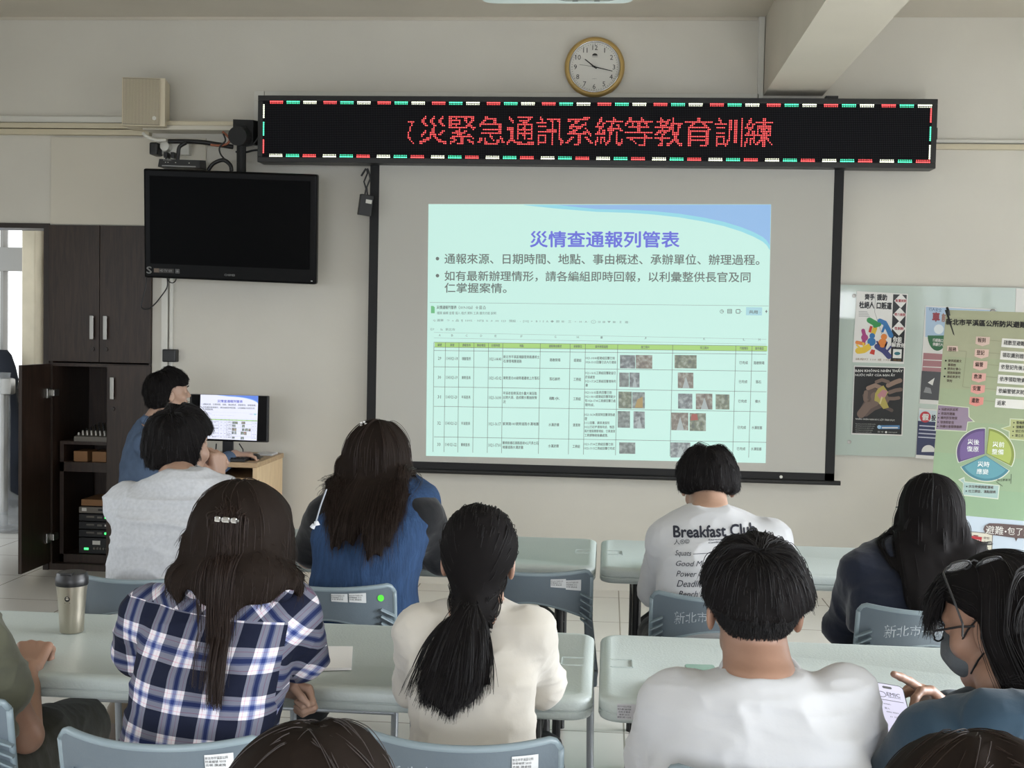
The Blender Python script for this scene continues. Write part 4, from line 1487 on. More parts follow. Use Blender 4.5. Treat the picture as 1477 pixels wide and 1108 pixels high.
draw_slide(ms, SM, 1.0, 'e6e9fb', '3a3f4c', '9aa0b4', '3a46c0', True)
mb.build('display', None, mo)
b = MB()
sx_ = at(330, 645, MY+0.05).x
b.span((sx_-0.032, MY+0.03, DZ+0.012), (sx_+0.032, MY+0.045, MZ0+0.08), M_BLACK, 0.004)
b.build('stand_neck', None, mo)
b = MB()
b.span((sx_-0.11, MY-0.06, DZ), (sx_+0.11, MY+0.12, DZ+0.012), M_BLACK, 0.004)
b.build('stand_foot', None, mo)
b = MB()
for (x0_, y0_), (x1_, y1_) in (((312, 640), (306, 652)), ((345, 640), (351, 652))):
    a, c_ = at(x0_, y0_, MY+0.03), at(x1_, y1_, MY+0.02)
    b.tube([a, (a+c_)/2+Vector((0.01, 0, -0.01)), (c_.x, c_.y, DZ+0.004)], 0.004, M_BLACK, 6)
b.build('cable', None, mo)
kb = thing('keyboard', 'black computer keyboard lying in front of the monitor', 'keyboard', (-2.20, 6.665, DZ))
MB().box((0, 0, 0.008), (0.40, 0.13, 0.016), M_BLACK, 0.004).build('body', None, kb)
b = MB()
for i in range(18):
    for j in range(5):
        b.box((-0.185+i*0.0218, -0.048+j*0.024, 0.019), (0.018, 0.019, 0.007), M_BLACKM, 0.002, seg=1)
b.build('keys', None, kb)['kind'] = 'stuff'
a = on_z(366, 662, DZ)
MPOS = Vector((-1.985, 6.74, DZ))
tag(MB().loops([[(MPOS.x+rx*math.cos(t)*0.032, MPOS.y+rx*math.sin(t)*0.052, DZ+h) for t in [2*math.pi*k/20 for k in range(20)]] for rx, h in ((0.95, 0), (1, 0.012), (0.8, 0.028), (0.4, 0.034))], M_BLACK).build('computer_mouse', None, None, smooth=True),
    'black computer mouse under the hand of the presenter', 'mouse')
a = on_z(398, 659.5, DZ)
tag(MB().box((DX1-0.07, 7.02, DZ+0.006), (0.10, 0.13, 0.012), mat('white_gadget', 'cfd0d2', 0.3), 0.004).build('white_remote'), 'small flat white device near the far right corner of the desk', 'device')
tag(MB().box((DX1-0.10, 6.80, DZ+0.0025), (0.10, 0.16, 0.005), ink('55504a'), 0.002).build('dark_notepad'), 'dark flat pad beside the computer mouse on the desk', 'pad')

# ------------------------------------------------------------------ ceiling projector (only its lower front edge is in view)
PJ = thing('ceiling_projector', 'white projector hanging from the ceiling at the top edge', 'projector', (-0.15, 3.0, 2.385))
M_PJ = mat('projector_white', 'd2dcda', 0.4)
b = MB()


def rrect(hx, hy, r, n=6, cx=0, cy=0):
    pts = []
    for qx, qy, a0 in ((1, 1, 0), (-1, 1, 90), (-1, -1, 180), (1, -1, 270)):
        for k in range(n+1):
            a = math.radians(a0+90*k/n)
            pts.append((cx+qx*(hx-r)+r*math.cos(a), cy+qy*(hy-r)+r*math.sin(a)))
    return pts


b.loops([[(x, y, 0.0) for x, y in rrect(0.19, 0.14, 0.035)], [(x, y, 0.012) for x, y in rrect(0.2, 0.15, 0.04)], [(x, y, 0.09) for x, y in rrect(0.2, 0.15, 0.04)], [(x, y, 0.105) for x, y in rrect(0.185, 0.135, 0.035)]], M_PJ)
b.build('body', None, PJ, auto=40)
b = MB()
b.lathe([(0.0, 0.155), (0.045, 0.155), (0.05, 0.14)], (0.09, 0, 0.055), M_BLACK, 24, 'y')
b.build('lens', None, PJ)
b = MB()
for k in range(4):
    b.box((-0.12+0.001*k, 0.06-0.02*k, -0.0006), (0.07, 0.006, 0.0015), ink('7c8684'))
for x0_ in (-0.03, 0.03):
    b.box((x0_, 0.02, -0.0006), (0.05, 0.05, 0.001), ink('aab6b3'))
b.tube([(0.0, 0.10, 0), (0.02, 0.112, 0), (0.13, 0.112, 0), (0.15, 0.10, 0)], 0.0015, ink('5a6462'), 6)
b.box((0.045, 0.113, 0), (0.014, 0.006, 0.003), ink('2a2e2d'))
b.box((0.10, 0.113, 0), (0.014, 0.006, 0.003), ink('2a2e2d'))
b.build('underside_panel', None, PJ)
b = MB()
b.tube([(0, 0, 0.1), (0, 0, CEILZ-2.385)], 0.025, M_WHITEPL, 12)
b.lathe([(0.09, CEILZ-2.385-0.02), (0.09, CEILZ-2.385)], (0, 0, 0), M_WHITEPL, 20)
b.build('ceiling_mount', None, PJ)

# ------------------------------------------------------------------ corridor: steel post in plastic wrap, dark coat
pst = thing('steel_post', 'stainless steel post wrapped in clear plastic seen through the doorway', 'post', (at(3, 650, 8.6).x, 8.62, 0))
b = MB()
b.tube([(0, 0, 0.02), (0, 0, 1.02)], 0.035, M_STEEL, 20)
b.lathe([(0.12, 0), (0.12, 0.02), (0.04, 0.03)], (0, 0, 0), M_STEEL, 24)
b.box((-0.02, -0.005, 1.06), (0.2, 0.08, 0.12), M_STEEL, 0.02)
b.build('post', None, pst, auto=40)
M_FILM = mat('clear_plastic_film', 'd5d8da', 0.25, alpha=0.24, bump=0.8, bscale=25)
b = MB()
lp_ = []
rr = random.Random(3)
for k in range(14):
    z = 0.02+1.14*k/13
    base_r = 0.30 if k == 0 else (0.20 if k < 3 else 0.055)
    lp_.append([((base_r*(0.8+0.4*rr.random()))*math.cos(t)-0.01, (base_r*(0.8+0.4*rr.random()))*math.sin(t)*0.8, z) for t in [2*math.pi*q/24 for q in range(24)]])
b.loops(lp_, M_FILM)
b.build('plastic_wrap', None, pst, smooth=True)
ct = MB()
rings = []
for py_, xr in ((505, 8), (512, 14), (530, 20), (548, 24), (566, 20), (600, 28), (640, 37), (655, 39), (672, 26), (700, 32), (735, 41), (742, 38)):
    a_ = at(xr, py_, 8.80)
    hx = (a_.x+4.85)/2
    rings.append([(a_.x-hx+hx*math.cos(t)*(1+0.02*math.sin(5*t+a_.z*6)), 8.82+0.07*math.sin(t), a_.z) for t in [2*math.pi*q/28 for q in range(28)]])
ct.loops(rings[::-1], mat('navy_coat_cloth', '1d222d', 0.85, bump=0.3, bscale=8))
tag(ct.build('hanging_coat', None, None, smooth=True), 'dark navy coat hanging behind the steel post in the corridor', 'coat')
pl = MB()
rings = []
for f_, h in ((1.0, 0.0), (0.9, 0.05), (0.6, 0.10), (0.25, 0.13), (0.05, 0.12)):
    rings.append([(-4.32+0.30*f_*math.cos(t)*(1+0.1*math.sin(7*t)), 8.66+0.22*f_*math.sin(t), max(0.002, h*(1+0.4*math.sin(5*t+f_*9)))) for t in [2*math.pi*q/36 for q in range(36)]])
pl.loops(rings, M_FILM)
tag(pl.build('plastic_sheet', None, None, smooth=True), 'crumpled clear plastic sheet on the corridor floor', 'plastic sheet')

# ------------------------------------------------------------------ folding tables
M_TABLE = mat('table_plastic', 'adb6b3', 0.42, bump=0.12, bscale=160, vary=0.03, vscale=5)
M_TLEG = mat('table_leg_black', '111113', 0.4)
ROW1, ROW2 = 4.166, 2.666


def make_table():
    t = thing('folding_table', 'x', 'table')
    L, Dp = 0.895, 0.30
    b = MB()
    prof = [(0.012, -0.055), (0.003, -0.052), (0.0, -0.046), (0.0, -0.036), (0.003, -0.034), (0.003, -0.032), (0.0, -0.030), (0.0, -0.014), (0.003, -0.007), (0.010, -0.003), (0.026, 0.0), (0.030, -0.0015)]
    b.loops([[(x, y, 0.74+z) for x, y in rrect(L-i, Dp-i, 0.055-min(i, 0.03))] for i, z in prof], M_TABLE)
    for sx in (-1, 1):
        xx = sx*(L-0.03)
        for y0_, y1_ in ((-0.035, -0.033), (0.033, 0.035)):
            b.box((xx-sx*0.022, (y0_+y1_)/2, 0.7395), (0.055, 0.003, 0.003), M_TABLE)
        b.box((xx-sx*0.05, 0, 0.7395), (0.003, 0.07, 0.003), M_TABLE)
    b.build('tabletop', None, t, auto=50)
    for sx in (-1, 1):
        for sy in (-1, 1):
            MB().tube([(sx*(L-0.13), sy*0.235, 0.0), (sx*(L-0.13), sy*0.235, 0.69)], 0.0155, M_TLEG, 12).build('leg', None, t)
        for z in (0.16, 0.6):
            MB().tube([(sx*(L-0.13), -0.235, z), (sx*(L-0.13), 0.235, z)], 0.012, M_TLEG, 10).build('leg_crossbar', None, t)
        for sy in (-1, 1):
            MB().tube([(sx*(L-0.13), sy*0.2, 0.42), (sx*(L-0.42), sy*0.12, 0.68)], 0.010, M_TLEG, 10).build('brace', None, t)
    return t


tb = make_table()
TL = 0.90
for i, (x, y, lab) in enumerate(((-0.020-0.87, ROW1+0.3, 'grey folding table in the front row, left of the gap'), (-0.016+TL, ROW1+0.3, 'grey folding table in the front row, right of the gap'),
                                 (-0.012-TL, ROW2+0.3, 'nearer grey folding table left of the gap, with the tumbler on it'), (-0.008+TL, ROW2+0.3, 'nearer grey folding table right of the gap, with an asset sticker on its edge'))):
    o = tb if i == 0 else copy_tree(tb)
    o.location = (x, y, 0)
    if i == 0:
        o.scale = (0.965, 1, 1)
    else:
        o.scale = (1, 1, 1)
    tag(o, lab, 'table', 'grey folding tables')
    if i == 3:
        b = MB()
        b.box((-TL+0.075, -0.3008, 0.714), (0.058, 0.0012, 0.034), ink('b5b5b8'))
        for k in range(5):
            loc_text(b, ['新北市平溪區公所財產', '財產編號', '名稱 折疊桌', '編號 5010', '購置日期 112/06'][k], -TL+0.062, 0.726-k*0.006, 0.0042, BK, -0.3016, 0, [0.03, 0.03, 0.026, 0.022, 0.03][k])
        b.build('asset_sticker', None, o)

# things lying on the nearer tables
tm = thing('tumbler', 'steel tumbler with black lid standing on the left nearer table', 'tumbler', tuple(on_z(103.5, 911, 0.74)))
tz = 0.0
M_TUM = mat('tumbler_steel', 'b8b1a2', 0.32, metal=0.9)
b = MB()
b.lathe([(0.0285, 0.0), (0.0300, 0.002), (0.0318, 0.04), (0.036, 0.095), (0.0395, 0.128)], (0, 0, 0), M_TUM, 40)
b.build('cup', None, tm, auto=40)
b = MB()
b.lathe([(0.0405, 0.124), (0.0415, 0.127), (0.0415, 0.143), (0.039, 0.147), (0.039, 0.153), (0.036, 0.157), (0.0, 0.157)], (0, 0, 0), M_BLACK, 40)
b.box((0.0, -0.028, 0.157), (0.03, 0.02, 0.008), M_BLACK, 0.003)
b.build('lid', None, tm, auto=40)
b = MB()


def on_cup(pts, z0_, dz, m):
    vs = []
    for u, v in pts:
        z = z0_+v
        r_ = np.interp(z, [0, 0.002, 0.04, 0.095, 0.128], [0.0285, 0.03, 0.0318, 0.036, 0.0395])+0.0004+dz
        an = -math.pi/2+0.10+u/0.037
        vs.append((r_*math.cos(an), r_*math.sin(an), z))
    b.raw(vs, [tuple(range(len(vs)))], m)


on_cup([(0.0072*math.cos(t), 0.0072*math.sin(t)) for t in [2*math.pi*k/24 for k in range(24)]], 0.093, 0, BK)
on_cup([(0.004*math.cos(t), 0.001+0.0035*math.sin(t)) for t in [math.pi+math.pi*k/12 for k in range(13)]], 0.093, 0.0003, ink('b8b1a2'))
on_cup([(0.003*math.cos(t), 0.0025+0.003*math.sin(t)) for t in [math.pi*k/12 for k in range(13)]], 0.093, 0.0003, ink('b8b1a2'))
on_cup([(-0.008, 0), (0.008, 0), (0.008, 0.0012), (-0.008, 0.0012)], 0.082, 0, ink('4a463e'))
b.build('emblem', None, tm)

pc = [on_z(x, y, 0.741) for x, y in ((447, 967.5), (507, 966.5), (509, 932.5), (440, 932))]
pp = MB()
pp.loops([[(p.x, p.y, 0.7402) for p in pc], [(p.x, p.y, 0.7412 if i > 1 else 0.747) for i, p in enumerate(pc)]], ink('d8d6d3'))
tag(pp.build('folded_paper'), 'folded white paper lying on the table beside the plaid shirt', 'paper')

ph = thing('smartphone', 'phone lying face up on the table before the man in the white T-shirt', 'phone', tuple(on_z(1014, 976, 0.74)), math.radians(3))
b = MB()
b.loops([[(x, y, h) for x, y in rrect(0.036-i, 0.075-i, 0.009)] for i, h in ((0.001, 0.0), (0, 0.001), (0, 0.0075), (0.001, 0.0085))], mat('phone_edge', '8c9a94', 0.3, metal=0.6))
b.build('case', None, ph, auto=40)
MB().loops([[(x, y, h) for x, y in rrect(0.0345, 0.0735, 0.008)] for h in (0.0085, 0.0088)], mat('phone_mint_reflection', '7fa392', 0.12)).build('screen', None, ph)  # greenish reflection on the screen glass painted in as its base colour

# ------------------------------------------------------------------ chairs
M_CHAIR = mat('chair_plastic', '59646c', 0.45, bump=0.05, bscale=200, vary=0.05, vscale=6)
M_CRIM = mat('chair_rim', '76848a', 0.4)
M_CLEG = mat('chair_leg_steel', '8f9499', 0.35, metal=0.5)
M_WPAINT = mat('worn_white_paint', 'a8b0b4', 0.7)


def back_pt(u, v, off=0.0):
    """backrest surface: u -1..1 across, v 0 top .. 1 bottom; off = outwards (towards the rear)"""
    x = 0.190*u
    y = -0.235+0.062*abs(u)**2.2
    arch = 0.088+0.075*abs(u)**1.8
    top = 0.792+0.010*abs(u)**2-(0.02*max(0, (abs(u)-0.9)/0.1)**2)
    z = top-v*arch
    y += 0.035*v*arch/0.16
    nx, ny = 0.062*2.2*abs(u)**1.2*(1 if u > 0 else -1)/0.19, -1
    l_ = math.hypot(nx, ny)
    return Vector((x+nx/l_*off if abs(u) < 2 else x, y+ny/l_*off, z))


def make_chair():
    c = thing('training_chair', 'x', 'chair')
    b = MB()
    nu, nv = 32, 8
    us = [-1+2*i/nu for i in range(nu+1)]
    vs_, fs = [], []
    for off in (0.007, -0.007):
        for i in range(nu+1):
            for j in range(nv+1):
                vs_.append(back_pt(us[i], j/nv, off))
    n1 = (nu+1)*(nv+1)

    def I(i, j, k):
        return k*n1+i*(nv+1)+j
    for i in range(nu):
        for j in range(nv):
            fs.append((I(i, j, 0), I(i+1, j, 0), I(i+1, j+1, 0), I(i, j+1, 0)))
            fs.append((I(i, j, 1), I(i, j+1, 1), I(i+1, j+1, 1), I(i+1, j, 1)))
    for i in range(nu):
        fs.append((I(i, 0, 0), I(i, 0, 1), I(i+1, 0, 1), I(i+1, 0, 0)))
        fs.append((I(i, nv, 0), I(i+1, nv, 0), I(i+1, nv, 1), I(i, nv, 1)))
    for j in range(nv):
        fs.append((I(0, j, 0), I(0, j+1, 0), I(0, j+1, 1), I(0, j, 1)))
        fs.append((I(nu, j, 0), I(nu, j, 1), I(nu, j+1, 1), I(nu, j+1, 0)))
    b.raw(vs_, fs, M_CHAIR)
    bk = b.build('backrest', None, c, auto=50)
    b = MB()
    for v, r_ in ((0.0, 0.0078), (1.0, 0.0072)):
        b.tube([back_pt(-1+2*i/40, v) for i in range(41)], r_, M_CRIM, 10)
    for u in (-1, 1):
        b.tube([back_pt(u, j/8) for j in range(9)], 0.0085, M_CRIM, 10)
    b.build('rim', None, bk, smooth=True)
    for sg in (-1, 1):
        b = MB()
        for k in range(5):
            v0_ = 0.52+k*0.15
            p_ = back_pt(sg*0.97, min(v0_, 1.25), 0.012)
            q_ = back_pt(sg*0.80, min(v0_-0.05, 1.2), 0.014)
            b.loops([[p_+Vector((sg*0.006, 0.012, -0.004)), q_+Vector((0, 0.012, -0.004)), q_+Vector((0, -0.008, -0.0045)), p_+Vector((sg*0.006, -0.008, -0.0045))],
                     [p_+Vector((sg*0.006, 0.012, 0.0)), q_+Vector((0, 0.012, 0.0)), q_+Vector((0, -0.008, 0.0)), p_+Vector((sg*0.006, -0.008, 0.0))]], M_CRIM)
        b.build('flex_ribs', None, bk)
    for sg in (-1, 1):
        b = MB()
        pa, pb_ = back_pt(sg*0.97, 0.95), Vector((sg*0.20, -0.145, 0.47))
        b.tube([pa, (pa+pb_)/2+Vector((0, -0.004, 0)), pb_, pb_+Vector((0, 0.05, -0.03))], [0.014, 0.017, 0.02, 0.018], M_CHAIR, 10)
        b.box((pb_.x, pb_.y, 0.455), (0.035, 0.07, 0.05), M_CHAIR, 0.008)
        b.build('side_bracket', None, c, auto=50)
    b = MB()
    prof = [(0.02, 0.425), (0.0, 0.432), (0.0, 0.442), (0.02, 0.449)]
    b.loops([[(x, y, z) for x, y in rrect(0.20-i, 0.205-i, 0.05, 6, 0, 0.03)] for i, z in prof], M_CHAIR)
    b.build('seat', None, c, auto=50)
    for sx in (-1, 1):
        MB().tube([(sx*0.195, -0.15, 0.43), (sx*0.205, -0.225, 0.01)], 0.011, M_CLEG, 12).build('leg', None, c)
        MB().tube([(sx*0.195, 0.17, 0.43), (sx*0.2, 0.215, 0.01)], 0.011, M_CLEG, 12).build('leg', None, c)
    b = MB()
    for sx in (-1, 1):
        b.tube([(sx*0.195, -0.16, 0.42), (sx*0.195, 0.18, 0.42)], 0.010, M_CLEG, 10)
    b.tube([(-0.196, -0.16, 0.42), (0.196, -0.16, 0.42)], 0.010, M_CLEG, 10)
    b.tube([(-0.196, 0.17, 0.42), (0.196, 0.17, 0.42)], 0.010, M_CLEG, 10)
    b.build('frame', None, c)
    return c


def on_back(bk, name, items):
    b = MB()
    for kind, u, v, w_, h_, m_ in items:
        if kind == 'r':
            for i in range(4):
                ua, ub_ = u-w_/2+w_*i/4, u-w_/2+w_*(i+1)/4
                b.raw([back_pt(ua, v-h_/2, 0.0085), back_pt(ub_, v-h_/2, 0.0085), back_pt(ub_, v+h_/2, 0.0085), back_pt(ua, v+h_/2, 0.0085)], [(0, 1, 2, 3)], m_)
        elif kind == 'd':
            b.raw([back_pt(u+w_*math.cos(t), v+h_*math.sin(t), 0.0085) for t in [2*math.pi*k/20 for k in range(20)]], [tuple(range(20))], m_)
        else:
            vv, ff = glyphs(kind, 0.0, 0, 2)
            a_, c_ = vv[:, :2].min(0), vv[:, :2].max(0)
            keep = None
            pts = [back_pt(u-w_/2+w_*(q[0]-a_[0])/(c_[0]-a_[0]), v+h_/2-h_*(q[1]-a_[1])/(c_[1]-a_[1]), 0.0090) for q in vv]
            if m_ is M_WPAINT:
                rw = random.Random(int(u*100)+77)
                ff = [f for f in ff if rw.random() > 0.30]
            b.raw(pts, ff, m_)
    return b.build(name, None, bk)


def sticker(u, v):
    W_ = ink('c4c6c6')
    it = [('r', u, v, 0.30, 0.34, W_)]
    return it


ch0 = make_chair()
CH = [((-1.385, 3.66), 'grey plastic chair of the man in the light grey T-shirt', 0, 0),
      ((-0.798, 3.66), 'grey chair of the denim vest woman with two stickers and a green dot', 0, 1),
      ((-0.228, 3.98), 'empty grey plastic chair in the front row beside the table gap', 0, 2),
      ((0.338, 3.70), 'grey plastic chair of the man with lettering on his back', -0.02, 3),
      ((0.905, 3.64), 'grey plastic chair of the long-haired woman in navy', 0.03, 4),
      ((-1.375, 2.44), 'grey plastic chair at the left edge with a bright green dot and sticker', 0.12, 5),
      ((-0.800, 2.32), 'grey plastic chair of the woman in the plaid shirt, sticker at its right end', 0, 6),
      ((-0.262, 2.39), 'grey plastic chair of the woman with the ponytail, worn white lettering', 0, 7),
      ((0.31, 2.28), 'grey plastic chair hidden behind the man in the white T-shirt', 0, 8),
      ((0.80, 2.30), 'grey plastic chair of the woman in the teal hoodie', 0, 9)]
CHAIRS = {}
for i, ((x, y), lab, rz, k) in enumerate(CH):
    o = ch0 if i == 0 else copy_tree(ch0)
    o.location = (x, y, 0)
    o.rotation_euler = (0, 0, rz)
    tag(o, lab, 'chair', 'grey training chairs')
    CHAIRS[k] = o


def back_of(o):
    return [q for q in o.children if q.name.split('.')[0] == 'backrest'][0]


M_DOT = mat('green_dot', '57d83a', 0.5)
_st = ink('c4c6c6')


def stick(o, u, v, nm='asset_sticker'):
    it = [('r', u, v, 0.24, 0.26, _st)]
    b = on_back(back_of(o), nm, it)
    tx_ = [('新北市平溪區公所', u-0.02, v-0.07, 0.19, 0.05, BK), ('財產編號 5010', u-0.03, v-0.01, 0.17, 0.045, BK), ('名稱 課桌椅', u-0.03, v+0.05, 0.17, 0.045, BK)]
    on_back(b, 'sticker_text', tx_)


def dot(o, u, v):
    on_back(back_of(o), 'green_dot', [('d', u, v, 0.045, 0.075, M_DOT)])


def legend(o, text='新北市平溪區公所', u=0.0, v=0.52, w_=1.3, h_=0.33):
    on_back(back_of(o), 'painted_lettering', [(text, u, v, w_, h_, M_WPAINT)])


stick(CHAIRS[1], 0.22, 0.24)
stick(CHAIRS[1], 0.48, 0.23)
dot(CHAIRS[1], 0.80, 0.24)
stick(CHAIRS[2], 0.46, 0.26)
stick(CHAIRS[2], 0.70, 0.30)
legend(CHAIRS[3])
legend(CHAIRS[4])
stick(CHAIRS[5], 0.55, 0.35)
dot(CHAIRS[5], 0.80, 0.45)
stick(CHAIRS[6], 0.62, 0.25)
dot(CHAIRS[6], 0.86, 0.35)
legend(CHAIRS[7], v=0.55)
stick(CHAIRS[7], 0.66, 0.27)
dot(CHAIRS[7], 0.80, 0.62)
# ================================================================== PEOPLE
RNG = np.random.default_rng(11)


def V3(*a):
    return np.array(a, float)


class Sdf:
    """soft union of tapered limbs, ellipsoids and lofted trunks"""

    def __init__(self):
        self.ops = []
        self.lo = np.full(3, 9e9)
        self.hi = np.full(3, -9e9)

    def _bb(self, p, r):
        self.lo = np.minimum(self.lo, np.asarray(p)-r)
        self.hi = np.maximum(self.hi, np.asarray(p)+r)

    def cone(self, a, b, ra, rb, k=0.015, sub=False):
        a, b = np.array(a, float), np.array(b, float)
        if not sub:
            self._bb(a, ra)
            self._bb(b, rb)
        self.ops.append(('c', a, b, ra, rb, k, sub))
        return self

    def chain(self, pts, rs, k=0.015):
        for i in range(len(pts)-1):
            self.cone(pts[i], pts[i+1], rs[i], rs[i+1], k)
        return self

    def ell(self, c, R, r, k=0.015, sub=False):
        c, r = np.array(c, float), np.array(r, float)
        if not sub:
            self._bb(c, r.max())
        self.ops.append(('e', c, np.array(R, float), r, k, sub))
        return self

    def loft(self, rows, k=0.03, p=2.5, yaw=0.0):
        """rows: (z, cx, cy, halfwidth, halfdepth), resampled smoothly"""
        rows = np.array(sorted(rows), float)
        zz = np.linspace(rows[0, 0], rows[-1, 0], 60)
        out = np.empty((60, 5))
        out[:, 0] = zz
        for j in range(1, 5):
            y = np.interp(zz, rows[:, 0], rows[:, j])
            for _ in range(3):
                y[1:-1] = 0.25*y[:-2]+0.5*y[1:-1]+0.25*y[2:]
            out[:, j] = y
        for r in out[::8]:
            self._bb((r[1], r[2], r[0]), max(r[3], r[4]))
        self.ops.append(('l', out, k, p, yaw))
        return self

    def cut(self, p, n):
        n = np.array(n, float)
        self.ops.append(('x', np.array(p, float), n/np.linalg.norm(n)))
        return self

    def __call__(self, P):
        d = np.full(len(P), 9.0)
        for o in self.ops:
            if o[0] == 'x':
                d = np.maximum(d, (P-o[1]) @ o[2])
                continue
            if o[0] == 'c':
                _, a, b, ra, rb, k, sub = o
                ba = b-a
                h = np.clip(((P-a) @ ba)/max(1e-9, ba @ ba), 0, 1)
                e = np.linalg.norm(P-a-h[:, None]*ba, axis=1)-(ra+(rb-ra)*h)
            elif o[0] == 'e':
                _, c, R, r, k, sub = o
                q = (P-c) @ R
                k0 = np.linalg.norm(q/r, axis=1)
                k1 = np.linalg.norm(q/(r*r), axis=1)
                e = k0*(k0-1)/np.maximum(k1, 1e-6)
            else:
                _, T, k, p, yaw = o
                sub = False
                z = np.clip(P[:, 2], T[0, 0], T[-1, 0])
                cx, cy, w, dd = [np.interp(z, T[:, 0], T[:, j]) for j in (1, 2, 3, 4)]
                x, y = P[:, 0]-cx, P[:, 1]-cy
                if yaw:
                    c_, s_ = math.cos(yaw), math.sin(yaw)
                    x, y = c_*x+s_*y, -s_*x+c_*y
                q = (np.abs(x/w)**p+np.abs(y/dd)**p)**(1/p)
                e = (q-1)*np.minimum(w, dd)*0.85
                dz = np.maximum(np.maximum(T[0, 0]-P[:, 2], P[:, 2]-T[-1, 0]), 0)
                e = np.where(dz > 0, np.sqrt(np.maximum(e, 0)**2+dz**2), e)
            if sub:
                e = -e
                h = np.clip(0.5+0.5*(e-d)/k, 0, 1)
                d = d*(1-h)+e*h+k*h*(1-h)
            else:
                h = np.clip(0.5+0.5*(e-d)/k, 0, 1)
                d = e*(1-h)+d*h-k*h*(1-h)
        return d

    def grad(self, P, e=0.002):
        g = np.stack([self(P+np.eye(3)[i]*e)-self(P-np.eye(3)[i]*e) for i in range(3)], 1)
        return g/np.maximum(np.linalg.norm(g, axis=1, keepdims=True), 1e-9)


def surface_nets(D, org, h):
    S = D < 0
    nx, ny, nz = D.shape
    cnt = np.zeros((nx-1, ny-1, nz-1), np.uint8)
    for a in (0, 1):
        for b in (0, 1):
            for c in (0, 1):
                cnt += S[a:nx-1+a, b:ny-1+b, c:nz-1+c]
    act = (cnt > 0) & (cnt < 8)
    idx = np.argwhere(act)
    ids = np.full(cnt.shape, -1, np.int64)
    ids[act] = np.arange(len(idx))
    acc = np.zeros((len(idx), 3))
    n = np.zeros(len(idx))
    for ax in range(3):
        o1, o2 = [q for q in range(3) if q != ax]
        for u in (0, 1):
            for v in (0, 1):
                off = np.zeros(3, int)
                off[o1], off[o2] = u, v
                A = idx+off
                B = A.copy()
                B[:, ax] += 1
                da, db = D[tuple(A.T)], D[tuple(B.T)]
                m = (da < 0) != (db < 0)
                t = da/np.where(m, da-db, 1)
                p = A.astype(float)
                p[:, ax] += t
                acc[m] += p[m]
                n[m] += 1
    V = org+(acc/np.maximum(n, 1)[:, None])*h
    F = []
    for ax in range(3):
        o1, o2 = [(1, 2), (2, 0), (0, 1)][ax]
        sl0 = [slice(1, -1)]*3
        sl1 = [slice(1, -1)]*3
        sl0[ax] = slice(0, -1)
        sl1[ax] = slice(1, None)
        a, b = S[tuple(sl0)], S[tuple(sl1)]
        for flip, m in ((False, a & ~b), (True, ~a & b)):
            e = np.argwhere(m)
            if len(e) == 0:
                continue
            e = e+np.array([0 if q == ax else 1 for q in range(3)])
            q = []
            for du, dv in ((1, 1), (0, 1), (0, 0), (1, 0)):
                c = e.copy()
                c[:, o1] -= du
                c[:, o2] -= dv
                q.append(ids[tuple(c.T)])
            q = np.stack(q, 1)
            F.append(q[:, ::-1] if flip else q)
    F = np.concatenate(F)
    F = F[(F >= 0).all(1)]
    return V, F


def field(S, h, pad=0.02, lo=None, hi=None):
    lo = (S.lo if lo is None else np.array(lo, float))-pad
    hi = (S.hi if hi is None else np.array(hi, float))+pad
    st = 4
    nb = np.ceil((hi-lo)/(h*st)).astype(int)+1
    cs = h*st
    g = [lo[i]+(np.arange(nb[i])+0.5)*cs for i in range(3)]
    C = np.stack(np.meshgrid(*g, indexing='ij'), -1).reshape(-1, 3)
    dc = S(C).reshape(nb)
    near = np.abs(dc) < cs*1.9
    D = np.repeat(np.repeat(np.repeat(np.where(dc < 0, -1.0, 1.0).astype(np.float32)*cs, st, 0), st, 1), st, 2)
    bi = np.argwhere(near)
    loc = np.stack(np.meshgrid(*[np.arange(st)]*3, indexing='ij'), -1).reshape(-1, 3)
    for s in range(0, len(bi), 6000):
        I = (bi[s:s+6000, None, :]*st+loc[None]).reshape(-1, 3)
        D[tuple(I.T)] = S(lo+(I+0.5)*h)
    return D, lo+0.5*h


def np_mesh(name, V, F, m, parent=None, smooth=True):
    me = bpy.data.meshes.new(name)
    me.vertices.add(len(V))
    me.vertices.foreach_set('co', np.asarray(V, np.float32).ravel())
    k = F.shape[1]
    me.loops.add(F.size)
    me.loops.foreach_set('vertex_index', F.astype(np.int32).ravel())
    me.polygons.add(len(F))
    me.polygons.foreach_set('loop_start', np.arange(0, F.size, k, dtype=np.int32))
    me.update(calc_edges=True)
    me.materials.append(m)
    return link(name, me, parent, smooth)


def vnoise(P, seed=0):
    I = np.floor(P).astype(np.int64)
    f = P-I
    u = f*f*(3-2*f)

    def hsh(i):
        n = (i[:, 0]*374761393+i[:, 1]*668265263+i[:, 2]*2147483647+seed*1274126177) & 0xffffffff
        n = ((n ^ (n >> 13))*1274126177) & 0xffffffff
        return ((n ^ (n >> 16)) & 0xffff)/65535.0
    r = 0
    for a in (0, 1):
        for b in (0, 1):
            for c in (0, 1):
                w_ = (u[:, 0] if a else 1-u[:, 0])*(u[:, 1] if b else 1-u[:, 1])*(u[:, 2] if c else 1-u[:, 2])
                r = r+w_*hsh(I+np.array([a, b, c]))
    return r


